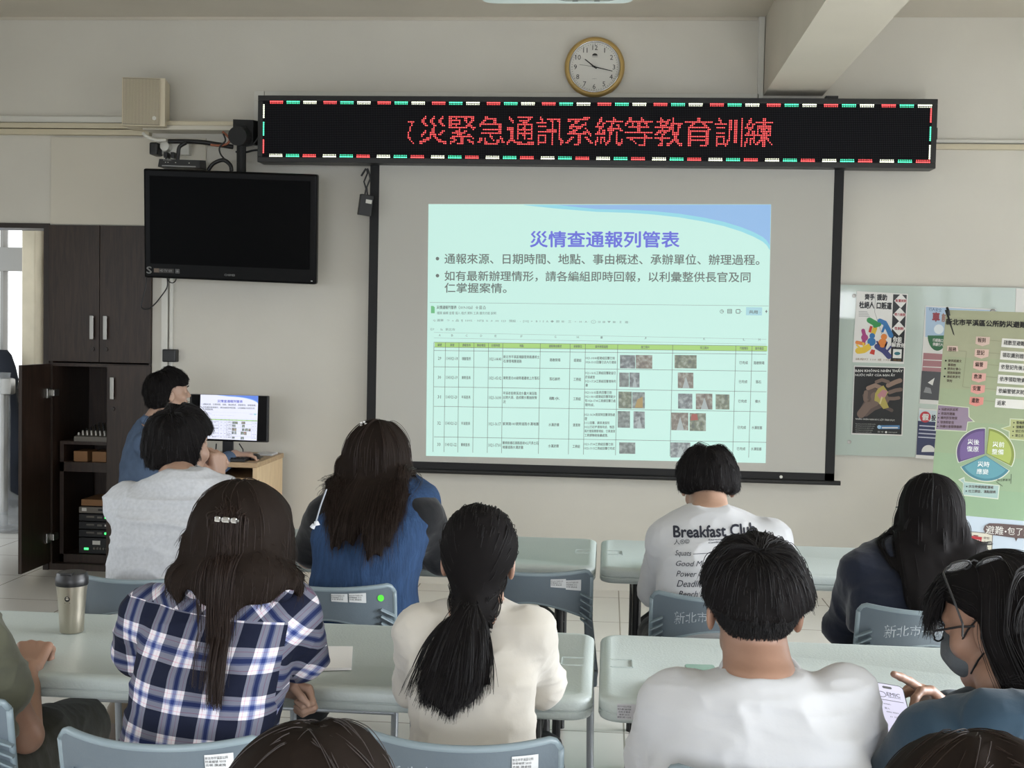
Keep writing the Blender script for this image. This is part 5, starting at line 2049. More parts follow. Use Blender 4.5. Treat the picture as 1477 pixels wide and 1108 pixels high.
def sdf_obj(name, S, h, m, parent=None, wr=0.0, seed=0, wdir=(9, 9, 16)):
    D, org = field(S, h)
    V, F = surface_nets(D, org, h)
    # settle on the surface, then lay cloth folds
    d = S(V)
    G = S.grad(V)
    V = V-G*np.clip(d, -h, h)[:, None]
    if wr:
        w_ = vnoise(V*3.0, seed+5)[:, None]*1.2
        a = vnoise(V*np.array(wdir)+w_, seed)
        b = vnoise(V*np.array(wdir)*2.3+w_*2, seed+3)
        rdg = (1-np.abs(2*a-1))**3+0.45*(1-np.abs(2*b-1))**3
        V = V+G*(wr*(rdg-0.35))[:, None]
    return np_mesh(name, V, F, m, parent)


# ------------------------------------------------------------------ heads and hands
def rot(yaw=0.0, pitch=0.0, roll=0.0):
    """columns: right, forward, up; yaw left positive, pitch down positive"""
    cy, sy = math.cos(yaw), math.sin(yaw)
    cp, sp = math.cos(-pitch), math.sin(-pitch)
    cr, sr = math.cos(roll), math.sin(roll)
    Z = np.array([[cy, -sy, 0], [sy, cy, 0], [0, 0, 1]])
    X = np.array([[1, 0, 0], [0, cp, -sp], [0, sp, cp]])
    Y = np.array([[cr, 0, sr], [0, 1, 0], [-sr, 0, cr]])
    return Z @ X @ Y


class Head:
    def __init__(self, c, R, s=1.0):
        self.c, self.R, self.s = np.array(c, float), R, s

    def w(self, x, y, z):
        return self.c+self.R @ (np.array([x, y, z])*self.s)

    def cranium(self, S, grow=0.0):
        s, w = self.s, self.w
        S.ell(w(0, -0.012, 0.032), self.R, (0.073*s+grow, 0.093*s+grow, 0.084*s+grow), 0.02)
        S.ell(w(0, -0.045, 0.015), self.R, (0.066*s+grow, 0.062*s+grow, 0.07*s+grow), 0.02)

    def add(self, S, neck=None, nr=0.055, ears=True):
        s, w, R = self.s, self.w, self.R
        self.cranium(S)
        S.ell(w(0, 0.030, -0.030), R, (0.057*s, 0.056*s, 0.085*s), 0.03)
        S.cone(w(-0.032, 0.016, -0.080), w(0, 0.068, -0.096), 0.022*s, 0.017*s, 0.03)
        S.cone(w(0.032, 0.016, -0.080), w(0, 0.068, -0.096), 0.022*s, 0.017*s, 0.03)
        S.cone(w(-0.028, 0.074, 0.022), w(0.028, 0.074, 0.022), 0.012*s, 0.012*s, 0.015)
        S.cone(w(0, 0.082, 0.012), w(0, 0.099, -0.024), 0.008*s, 0.0115*s, 0.010)
        S.cone(w(-0.012, 0.086, -0.028), w(0.012, 0.086, -0.028), 0.008*s, 0.008*s, 0.008)
        for q in (-1, 1):
            S.ell(w(q*0.032, 0.094, 0.004), R, (0.017*s, 0.014*s, 0.010*s), 0.012, True)
            S.ell(w(q*0.031, 0.074, 0.003), R, (0.0125*s, 0.0115*s, 0.011*s), 0.003)
            S.ell(w(q*0.045, 0.052, -0.030), R, (0.022*s, 0.022*s, 0.022*s), 0.02)
        S.cone(w(-0.018, 0.082, -0.052), w(0.018, 0.082, -0.052), 0.006*s, 0.006*s, 0.007)
        S.cone(w(-0.015, 0.081, -0.063), w(0.015, 0.081, -0.063), 0.007*s, 0.007*s, 0.007)
        if ears:
            for q in (-1, 1):
                a = 0.30
                Re = R @ np.array([[math.cos(q*a), -math.sin(q*a), 0], [math.sin(q*a), math.cos(q*a), 0], [0, 0, 1]])
                S.ell(w(q*0.080, -0.010, -0.016), Re, (0.0085*s, 0.019*s, 0.031*s), 0.006)
                S.ell(w(q*0.088, -0.004, -0.012), Re, (0.0055*s, 0.011*s, 0.020*s), 0.005, True)
        if neck is not None:
            top = w(0, -0.022, -0.062)
            S.cone(top, neck, nr*0.96, nr*1.05, 0.02)
        return self


def hand(S, wrist, fwd, palm, right, curl=(0.35, 0.4, 0.45, 0.5), thumb=0.5, sz=1.0, spread=0.10):
    """adds palm, four fingers and a thumb. fwd: towards the knuckles, palm: out of the palm, right: it is a right hand"""
    f = np.array(fwd, float)
    f /= np.linalg.norm(f)
    n = np.array(palm, float)
    n -= f*(n @ f)
    n /= np.linalg.norm(n)
    t = np.cross(f, n)          # side axis
    if not right:
        t = -t                  # t points to the thumb side
    W = np.array(wrist, float)
    ln = (0.098, 0.108, 0.102, 0.082)
    for i in range(4):
        u = (1.5-i)*0.0205*sz
        base = W+t*u*0.55+f*0.012*sz
        kn = W+f*(0.088-0.004*abs(i-1))*sz+t*u
        S.cone(base, kn, 0.0145*sz, 0.0115*sz, 0.012)
        dirv = f+t*(1.5-i)*spread
        dirv /= np.linalg.norm(dirv)
        p = kn
        ang = 0.0
        r = (0.0098, 0.0088, 0.0080, 0.0068)
        for j, q in enumerate((0.45, 0.31, 0.24)):
            ang += curl[i]*(0.8, 1.15, 0.8)[j]
            dd = dirv*math.cos(ang)+n*math.sin(ang)
            nx_ = p+dd*ln[i]*0.88*q*sz*(1.0 if True else 1)
            S.cone(p, nx_, r[j]*sz, r[j+1]*sz, 0.004)
            p = nx_
    b = W+t*0.020*sz+f*0.022*sz+n*0.004*sz
    d1 = f*0.62+t*0.75+n*0.25
    d1 /= np.linalg.norm(d1)
    k1 = b+d1*0.042*sz
    d2 = f*(0.85)+t*(0.45-0.5*thumb)+n*(0.2+0.5*thumb)
    d2 /= np.linalg.norm(d2)
    k2 = k1+d2*0.034*sz
    k3 = k2+(d2*0.9+f*0.15)*0.026*sz
    S.cone(b, k1, 0.0155*sz, 0.0115*sz, 0.010)
    S.cone(k1, k2, 0.0112*sz, 0.0098*sz, 0.004)
    S.cone(k2, k3, 0.0098*sz, 0.0075*sz, 0.004)


# ------------------------------------------------------------------ hair
def unit(a):
    return a/np.maximum(np.linalg.norm(a, axis=-1, keepdims=True), 1e-9)


def scalp(head, n, keep, seed=0):
    """root points on the scalp, chosen by a rule on head-local coordinates"""
    rg = np.random.default_rng(seed)
    S = Sdf()
    head.cranium(S)
    out = []
    tot = 0
    while tot < n:
        d = unit(rg.normal(size=(n*3, 3)))
        c0 = head.w(0, -0.02, 0.025)
        p = c0+d*0.2
        for _ in range(14):
            p = p-d*S(p)[:, None]*0.9
        q = ((p-head.c) @ head.R)/head.s
        m = keep(q)
        out.append(p[m])
        tot += m.sum()
        if tot == 0:
            raise ValueError('no roots')
    return np.concatenate(out)[:n]


def hairline(q, nape=-0.078, front=0.078):
    zmin = np.interp(q[:, 1], [-0.11, -0.07, -0.035, -0.012, 0.02, 0.05, 0.085], [nape, nape, nape*0.75, 0.012, 0.02, front*0.7, front])
    return q[:, 2] > zmin


def grow(p, v, L, S, steps, G, off, extra=None, ramp=1.0):
    out = [p.copy()]
    ds = (L/steps)[:, None]
    for k in range(steps):
        v = v+np.array([0, 0, -1.0])*(G*ds)
        if extra is not None:
            v = v+extra(p, k/steps)*ds
        v = unit(v)
        p = p+v*ds
        offk = off*min(1.0, 0.12+2.2*(k+1)/steps*ramp)
        for _ in range(2):
            d = S(p)
            m = d < offk
            if m.any():
                g = S.grad(p[m])
                p[m] += g*(offk[m]-d[m])[:, None]
                vn = (v[m]*g).sum(1)
                v[m] = unit(v[m]-g*np.minimum(vn, 0)[:, None]*1.0)
        out.append(p.copy())
    return np.stack(out, 1)


def children(G, n, r0, r1, seed=1, frizz=0.0):
    """n strands around every guide"""
    rg = np.random.default_rng(seed)
    N, K, _ = G.shape
    t = np.linspace(0, 1, K)[None, :, None]
    T = unit(np.gradient(G, axis=1))
    out = []
    for i in range(n):
        o = rg.normal(size=(N, 1, 3))
        o = o-T*(o*T).sum(-1, keepdims=True)
        rad = r0+(r1-r0)*t
        c = G+o*rad*0.6
        if frizz:
            c = c+rg.normal(size=(N, 1, 3))*frizz*t**2
        out.append(c)
    return np.concatenate(out)


def hair_material(name, col, rough=0.42):
    return mat(name, col, rough, spec=0.13)


def strands(name, C, m, parent, r=0.0007, tip=0.35):
    N, K, _ = C.shape
    hc = bpy.data.hair_curves.new(name)
    hc.add_curves([K]*N)
    hc.attributes['position'].data.foreach_set('vector', C.astype(np.float32).ravel())
    ra = hc.attributes.new('radius', 'FLOAT', 'POINT')
    t = np.linspace(0, 1, K)
    rr_ = r*(1-(1-tip)*t**2)
    ra.data.foreach_set('value', np.tile(rr_, N).astype(np.float32))
    hc.materials.append(m)
    o = bpy.data.objects.new(name, hc)
    COL.objects.link(o)
    o.parent = parent
    return o


def hair_mass(name, C, m, parent, h=0.006, iso=0.30, extra=None, head=None, blur=2, inset=0.004, cut=None):
    """a solid under-layer filled out from the strands themselves"""
    P = C.reshape(-1, 3)
    # densify along strands
    mid = ((C[:, 1:]+C[:, :-1])/2).reshape(-1, 3)
    P = np.concatenate([P, mid])
    lo = P.min(0)-0.04
    n = np.ceil((P.max(0)+0.04-lo)/h).astype(int)
    D = np.zeros(n, np.float32)
    I = ((P-lo)/h).astype(int)
    np.add.at(D, tuple(I.T), 1.0)
    D = np.minimum(D, 3.0)
    for _ in range(blur):
        for ax in range(3):
            D = (np.roll(D, 1, ax)+2*D+np.roll(D, -1, ax))/4
    org = lo+0.5*h
    F_ = iso-D
    if head is not None:
        S = Sdf()
        head.cranium(S, 0.004)
        g = np.stack(np.meshgrid(*[org[i]+np.arange(n[i])*h for i in range(3)], indexing='ij'), -1).reshape(-1, 3)
        near = np.linalg.norm(g-head.c, axis=1) < 0.16
        d = np.full(len(g), 1.0, np.float32)
        q = ((g[near]-head.c) @ head.R)/head.s
        dv = S(g[near])*40
        dv[~(hairline(q) if cut is None else cut(q))] = 1.0
        d[near] = dv
        F_ = np.minimum(F_, d.reshape(n))
    V, F = surface_nets(F_, org, h)
    o = np_mesh(name, V, F, m, parent)
    if inset:
        nr = np.empty(len(V)*3, np.float32)
        o.data.vertex_normals.foreach_get('vector', nr)
        V = V-nr.reshape(-1, 3)*inset
        # relax the blocky steps
        E = np.empty(len(o.data.edges)*2, np.int32)
        o.data.edges.foreach_get('vertices', E)
        E = E.reshape(-1, 2)
        for _ in range(4):
            acc = np.zeros_like(V)
            cnt = np.zeros(len(V))
            for a, b in ((0, 1), (1, 0)):
                np.add.at(acc, E[:, a], V[E[:, b]])
                np.add.at(cnt, E[:, a], 1)
            V = 0.4*V+0.6*acc/np.maximum(cnt, 1)[:, None]
        o.data.vertices.foreach_set('co', V.astype(np.float32).ravel())
        o.data.update()
    return o


HB = mat('hair_black_mass', (0.008, 0.007, 0.007), 0.7, spec=0.04)
HBR = mat('hair_brown_mass', (0.014, 0.010, 0.008), 0.7, spec=0.04)
HS = hair_material('hair_black', (0.010, 0.009, 0.009))
HSB = hair_material('hair_dark_brown', (0.022, 0.014, 0.011))
HSG = hair_material('hair_greying', (0.05, 0.042, 0.04))


def whorl_dirs(p, head, wx=0.0, wy=-0.045, spin=0.5):
    """directions running away from the crown"""
    q = ((p-head.c) @ head.R)/head.s
    c = np.array([wx, wy, 0.105])
    d = q-c
    n = unit(q-np.array([0, -0.012, 0.03]))
    d = d-n*(d*n).sum(1, keepdims=True)
    d = unit(d)
    e = np.cross(n, d)
    d = unit(d+e*spin*np.exp(-np.linalg.norm(q-c, axis=1, keepdims=True)/0.04))
    return d @ head.R.T, n @ head.R.T


def part_dirs(p, head, px_=0.0, back=0.35, down=0.35):
    """directions for hair falling to both sides of a parting"""
    q = ((p-head.c) @ head.R)/head.s
    n = unit(q-np.array([0, -0.012, 0.03]))
    sx = np.tanh((q[:, 0]-px_)/0.01)
    d = np.stack([sx, -back*np.ones(len(q)), -down*np.ones(len(q))], 1)
    d = d-n*(d*n).sum(1, keepdims=True)
    return unit(d) @ head.R.T, n @ head.R.T


# ------------------------------------------------------------------ figures
def pxv(x, y, Y):
    return np.array(at(x, y, Y))


def rows_px(rows, Y, depth, lean=0.0, low=None, slope=0.05):
    """silhouette rows (y, left, right) seen at distance Y -> trunk slices; lean moves the upper slices forward"""
    out = []
    for r in rows:
        y, xl, xr = r[:3]
        a, b = at(xl, y, Y), at(xr, y, Y)
        out.append([a.z, (a.x+b.x)/2, Y, (b.x-a.x)/2, 0])
    zt = max(o[0] for o in out)
    zb = min(o[0] for o in out)
    for o in out:
        f = (o[0]-zb)/(zt-zb)
        s = max(0.0, (o[0]-(zt-0.15))/0.15)
        o[2] = Y+lean*f*0.5+slope*s
        o[4] = min(depth*(1-0.42*s), o[3]*0.95)
    lo = min(out)
    if low is not None:
        for z, w_, d_ in low:
            out.append([z, lo[1], lo[2]+0.01, w_, d_])
    return out


def shrink(rows, e):
    return [[r[0], r[1], r[2], max(0.02, r[3]-e), max(0.02, r[4]-e)] for r in rows]


SKIN = mat('skin', (0.30, 0.17, 0.115), 0.5, bump=0.05, bscale=120)
SKIN2 = mat('skin_pale', (0.40, 0.25, 0.18), 0.5, bump=0.05, bscale=120)
PEOPLE = {}


class Person:
    def __init__(self, label, head, hs=0.005, skin=SKIN):
        self.root = thing('person', label, 'person')
        self.body = Sdf()
        self.head = head
        self.hs = hs
        self.skin = skin

    def legs(self, hip, knees, ankles, mats_, r=0.072, shoe=None):
        """thighs and shins inside trousers, feet inside shoes"""
        tr = Sdf()
        for sg, kn, an in zip((-1, 1), knees, ankles):
            hp = np.array(hip)+np.array([sg*0.085, 0, 0])
            self.body.chain([hp, kn, an], [r*0.9, r*0.62, r*0.42])
            self.body.cone(an, an+np.array([0, 0.13, -0.03]), 0.032, 0.028)
            tr.chain([hp, kn, an+np.array([0, 0, 0.03])], [r*1.1, r*0.85, r*0.68], 0.03)
            if shoe is not None:
                s_ = Sdf()
                s_.cone(an+np.array([0, -0.03, -0.045]), an+np.array([0, 0.15, -0.055]), 0.036, 0.034, 0.02)
                s_.cone(an+np.array([0, -0.02, -0.01]), an+np.array([0, 0.06, -0.03]), 0.04, 0.038, 0.03)
                sdf_obj('shoe', s_, 0.008, shoe, self.root)
        tr.cone(np.array(hip)+np.array([-0.06, -0.02, 0.02]), np.array(hip)+np.array([0.06, -0.02, 0.02]), 0.10, 0.10, 0.04)
        sdf_obj('trousers', tr, 0.009, mats_, self.root, 0.006, 3)

    def finish(self):
        o = sdf_obj('body', self.body, self.hs, self.skin, self.root)
        return o


def arm(body, sleeve, sh, el, wr, r=(0.046, 0.038, 0.027), cuff=None, ease=0.010, k=0.03):
    """upper arm and forearm, with a sleeve up to cuff (fraction of the whole arm: 1 = to the wrist)"""
    sh, el, wr = [np.array(q, float) for q in (sh, el, wr)]
    body.chain([sh, el, wr], r, 0.012)
    if sleeve is not None:
        if cuff is None or cuff >= 2:
            sleeve.chain([sh, el, wr], [r[0]+ease+0.006, r[1]+ease+0.004, r[2]+ease], k)
        elif cuff > 1:
            e2 = el+(wr-el)*(cuff-1)
            sleeve.chain([sh, el, e2], [r[0]+ease+0.006, r[1]+ease+0.004, r[1]+(r[2]-r[1])*(cuff-1)+ease], k)
        else:
            e1 = sh+(el-sh)*cuff
            sleeve.chain([sh, e1], [r[0]+ease+0.006, r[0]+(r[1]-r[0])*cuff+ease+0.008], k)


def cuff_cut(S, p, n):
    pass


def print_on(obj, name, items, m, parent, y0, off=0.0025):
    """lettering laid on a garment: rows of (text, left px, baseline px, right px, baseline px, height, bold, shear), projected on the cloth"""
    me = obj.data
    vs = [v.co.copy() for v in me.vertices]
    bv = BVHTree.FromPolygons(vs, [tuple(p.vertices) for p in me.polygons])
    mb = MB()
    for body, x0_, y0_, x1_, y1_, h_, bold, shear in items:
        v, f = glyphs(body, bold, shear, 3)
        a, b = v[:, :2].min(0), v[:, :2].max(0)
        pts = []
        for q in v:
            s_, t_ = (q[0]-a[0])/(b[0]-a[0]), (q[1]-a[1])/(b[1]-a[1])
            P = at(x0_+(x1_-x0_)*s_, y0_+(y1_-y0_)*s_-t_*h_, y0)
            hit = bv.ray_cast(Vector((P.x, y0-0.6, P.z)), Vector((0, 1, 0)))
            pts.append((hit[0]+Vector((0, -off, 0))) if hit[0] is not None else P)
        mb.raw(pts, f, m)
    return mb.build(name, None, parent)
class Both:
    """the surface hair slides on: skin and clothes together"""

    def __init__(self, *s):
        self.s = s

    def __call__(self, P):
        return np.min([q(P) for q in self.s], 0)

    grad = Sdf.grad


def knit(name, col, rough=0.85, bump=0.25, bscale=28, vary=0.0, vscale=4, sheen=0.2):
    return mat(name, col, rough, bump=bump, bscale=bscale, vary=vary, vscale=vscale, sheen=sheen, spec=0.2)


LOW = [(0.66, 0.17, 0.125), (0.56, 0.19, 0.14), (0.47, 0.185, 0.13)]
LOWW = [(0.66, 0.165, 0.12), (0.56, 0.19, 0.14), (0.47, 0.185, 0.13)]
TR_DARK = knit('dark_trousers', '1d1f24')
TR_OLIVE = knit('olive_shorts_cloth', '3c3b30')
TR_BLUE = knit('navy_jeans', '23304a')
SHOE_B = mat('black_shoe', '141416', 0.5)
SHOE_W = mat('white_shoe', 'b0aca6', 0.6)


def short_hair(P, seed, whorl=(0.0, -0.05), L=0.075, nape=-0.078, cut_z=-0.02, off=0.02, mat_=HS, n=900, spin=0.6, fringe=1.0):
    """thick short hair lying away from the crown, clipped close on the nape and round the ears"""
    H = P.head
    Sx = Sdf()
    H.add(Sx, ears=False)
    rg = np.random.default_rng(seed)

    def edge(q):
        return np.interp(q[:, 1], [-0.1, -0.045, -0.012, 0.03, 0.1], [cut_z, cut_z+0.008, 0.042, 0.050, 0.06])
    p = scalp(H, n, lambda q: hairline(q, nape, 0.075) & (q[:, 2] > edge(q)), seed)
    d, nn = whorl_dirs(p, H, whorl[0], whorl[1], spin)
    q = ((p-H.c) @ H.R)/H.s
    d = unit(d+nn*0.10+rg.normal(size=p.shape)*0.06)
    ln = L*rg.uniform(0.8, 1.12, n)*np.interp(q[:, 2]-edge(q), [0, 0.03, 0.07], [0.26, 0.62, 1.0])*np.where((np.abs(q[:, 0]) > 0.055) & (np.abs(q[:, 1]+0.008) < 0.036), 0.62, 1.0)
    offs = rg.uniform(0.003, off, n)*np.interp(q[:, 2]-edge(q), [0, 0.03], [0.6, 1.0])
    G = grow(p, d, ln, Sx, 16, 22.0, offs)
    C = children(G, 14, 0.007, 0.003, seed+1, 0.003)
    hm = hair_mass('hair', G, HB, P.root, 0.006, 0.16, None, H, 2, 0.007, lambda q: (q[:, 2] > edge(q)) & hairline(q))
    strands('hair_strands', C, mat_, hm, 0.00075)
    # clipped hair below
    n2 = int(n*4.5)
    p2 = scalp(H, n2, lambda q: hairline(q, nape, 0.075) & (q[:, 2] < cut_z+0.06), seed+3)
    q = ((p2-H.c) @ H.R)/H.s
    d2, nn2 = whorl_dirs(p2, H, 0, -0.05, 0)
    keep = rg.uniform(0, 1, n2) < np.clip((q[:, 2]-nape)/0.03+0.12, 0.12, 1)
    p2, d2, nn2, q = p2[keep], d2[keep], nn2[keep], q[keep]
    l2 = np.interp(q[:, 2], [nape, nape+0.03, cut_z+0.03], [0.004, 0.011, 0.024])
    g2 = grow(p2, unit(d2*0.9+nn2*0.5+rg.normal(size=p2.shape)*0.15), l2, Sx, 4, 6.0, np.full(len(p2), 0.0005))
    strands('clipped_hair', children(g2, 3, 0.003, 0.003, seed+5), mat_, hm, 0.0007)
    return hm


def collar_ring(P, shirt_obj, c, rx, ry, tilt, m, r=0.0075, S=None):
    pts = []
    for k in range(49):
        a = 2*math.pi*k/48
        q = np.array([c[0]+rx*math.cos(a), c[1]+ry*math.sin(a), c[2]+tilt*ry*math.sin(a)])
        if S is not None:
            for _ in range(6):
                d = S(q[None])[0]
                g = S.grad(q[None])[0]
                g = g*np.array([0.35, 0.35, 1.0])
                q = q-g*(d-0.001)*0.6
        pts.append(q)
    return MB().tube(pts, r, m, 8, caps=False).build('collar', None, shirt_obj, smooth=True)


# ---------------------------------------------------------------- man in the white T-shirt (nearest, right of the gap)
def man_white():
    Y0 = 2.26
    H = Head(pxv(1087, 873, 2.36), rot(0.03, -0.02, 0.0), 1.03)
    P = Person('man with thick black hair and shaved nape in a plain white T-shirt, seen from behind', H, 0.004)
    neck = pxv(1098, 1000, 2.27)
    H.add(P.body, neck, 0.064)
    R = rows_px([(968, 1044, 1152), (976, 1020, 1172), (985, 985, 1196), (998, 962, 1222), (1020, 950, 1238), (1060, 944, 1247), (1110, 932, 1256)], Y0, 0.125, 0.03, low=LOW, slope=0.0)
    P.body.loft(shrink(R, 0.02), 0.03)
    T = Sdf().loft(R, 0.03)
    arm(P.body, T, pxv(972, 1022, 2.30), pxv(944, 1128, 2.42), pxv(985, 1000, 2.72), (0.052, 0.042, 0.029), 0.75, 0.014)
    arm(P.body, T, pxv(1216, 1016, 2.30), pxv(1236, 1126, 2.44), pxv(1175, 1010, 2.74), (0.052, 0.042, 0.029), 0.75, 0.014)
    hand(P.body, pxv(985, 1000, 2.72), (0.05, 1, 0.05), (0, 0, -1), False, (0.5, 0.6, 0.6, 0.6))
    hand(P.body, pxv(1175, 1010, 2.74), (-0.3, 1, 0.0), (0, 0, -1), True, (0.5, 0.6, 0.6, 0.6))
    T.cone(pxv(1200, 1000, 2.27), pxv(1220, 994, 2.30), 0.03, 0.034, 0.03)
    W = knit('white_tshirt_cotton', 'bcbdbf', 0.85, 0.18, 22)
    sh = sdf_obj('t_shirt', T, 0.006, W, P.root, 0.007, 21, (7, 7, 13))
    collar_ring(P, sh, pxv(1098, 972, 2.29), 0.070, 0.066, 0.42, W, 0.009)
    P.legs((neck[0], Y0, 0.53), [np.array([neck[0]-0.13, Y0+0.42, 0.52]), np.array([neck[0]+0.14, Y0+0.42, 0.52])], [np.array([neck[0]-0.14, Y0+0.42, 0.09]), np.array([neck[0]+0.15, Y0+0.42, 0.09])], TR_DARK, 0.075, SHOE_B)
    P.finish()
    short_hair(P, 31, (0.0, -0.052), 0.095, -0.078, 0.026, 0.026, HS, 1500)
    return P


# ---------------------------------------------------------------- woman with the ponytail
def woman_ponytail():
    Y0 = 2.50
    H = Head(pxv(691, 806, 2.60), rot(0.0, 0.25, 0.02), 0.90)
    P = Person('woman with a low black ponytail in a cream long-sleeved top, seen from behind', H, 0.005)
    neck = pxv(684, 888, 2.52)
    H.add(P.body, neck, 0.05)
    R = rows_px([(874, 648, 728), (881, 616, 754), (893, 597, 772), (915, 588, 778), (945, 585, 776), (975, 587, 773), (1005, 592, 770), (1040, 594, 771), (1080, 588, 773)], Y0, 0.10, 0.04, low=LOWW)
    P.body.loft(shrink(R, 0.018), 0.03)
    T = Sdf().loft(R, 0.03)
    arm(P.body, T, pxv(762, 912, 2.54), pxv(781, 985, 2.66), pxv(735, 950, 2.90), (0.040, 0.034, 0.025), 2, 0.009)
    arm(P.body, T, pxv(606, 912, 2.54), pxv(600, 985, 2.66), pxv(650, 950, 2.90), (0.040, 0.034, 0.025), 2, 0.009)
    hand(P.body, pxv(735, 950, 2.90), (-0.5, 1, 0.0), (0, 0, -1), True)
    hand(P.body, pxv(650, 950, 2.90), (0.5, 1, 0.0), (0, 0, -1), False)
    W = knit('cream_knit', 'c2bdb3', 0.9, 0.15, 30)
    sh = sdf_obj('sweater', T, 0.006, W, P.root, 0.006, 44, (10, 10, 20))
    collar_ring(P, sh, pxv(688, 880, 2.545), 0.056, 0.052, 0.35, W, 0.008)
    P.legs((neck[0], Y0, 0.53), [np.array([neck[0]-0.10, Y0+0.40, 0.52]), np.array([neck[0]+0.12, Y0+0.40, 0.52])], [np.array([neck[0]-0.12, Y0+0.42, 0.09]), np.array([neck[0]+0.12, Y0+0.42, 0.09])], TR_DARK, 0.068, SHOE_B)
    P.finish()
    # hair combed back to the tie, then the tail
    rg = np.random.default_rng(5)
    Sk = Sdf()
    H.add(Sk, neck, 0.05, False)
    n = 900
    p = scalp(H, n, lambda q: hairline(q, -0.080, 0.078), 8)
    tie = pxv(676, 884, 2.462)
    K = 14
    G = np.zeros((n, K, 3))
    c0 = H.w(0, -0.02, 0.02)
    a = unit(p-c0)
    b = unit(tie-c0)
    off = rg.uniform(0.003, 0.012, n)
    for k in range(K):
        t = (k/(K-1))
        if k == 0:
            G[:, 0] = p
            continue
        d = unit(a*(1-t)+b*t+np.array([0, -0.25, 0.1])*t*(1-t))
        q = c0+d*0.2
        for _ in range(16):
            q = q-d*Sk(q)[:, None]*0.8
        q = q+d*off[:, None]
        w_ = t**3
        G[:, k] = q*(1-w_)+(tie+rg.normal(size=(n, 3))*0.007)*w_
    C = children(G, 14, 0.006, 0.003, 3, 0.0)
    hm = hair_mass('hair', G, HB, P.root, 0.006, 0.16, None, H)
    strands('hair_strands', C, HS, hm, 0.0007, 0.8)
    nt_ = 420
    pt = tie+rg.normal(size=(nt_, 3))*np.array([0.008, 0.006, 0.008])
    sprd = rg.normal(size=(nt_, 1))
    d = unit(np.array([-0.30, -0.85, -0.60])+sprd*np.array([0.33, 0.0, 0.05])+rg.normal(size=(nt_, 3))*0.22)
    Sb = Both(Sk, T)
    tl = grow(pt, d, rg.uniform(0.15, 0.215, nt_)*(1-0.05*np.abs(sprd[:, 0])), Sb, 26, 14.0, rg.uniform(0.004, 0.05, nt_),
              lambda q, t: np.array([-0.9, 0, 0])*1.6+(np.array([tie[0]-0.055, 0, 0])*np.array([1, 0, 0])-q*np.array([1, 0, 0]))*14*t)
    tm_ = hair_mass('ponytail', tl, HB, P.root, 0.006, 0.22)
    strands('tail_strands', children(tl, 22, 0.006, 0.005, 4, 0.006), HS, tm_, 0.0007)
    MB().lathe([(0.017, -0.011), (0.023, -0.005), (0.023, 0.005), (0.017, 0.011)], (0, 0, 0), M_BLACKM, 20, 'z', Matrix.Translation(tie+np.array([0, -0.008, -0.004])) @ Matrix.Rotation(math.radians(40), 4, 'X')).build('hair_tie', None, hm, smooth=True)
    return P


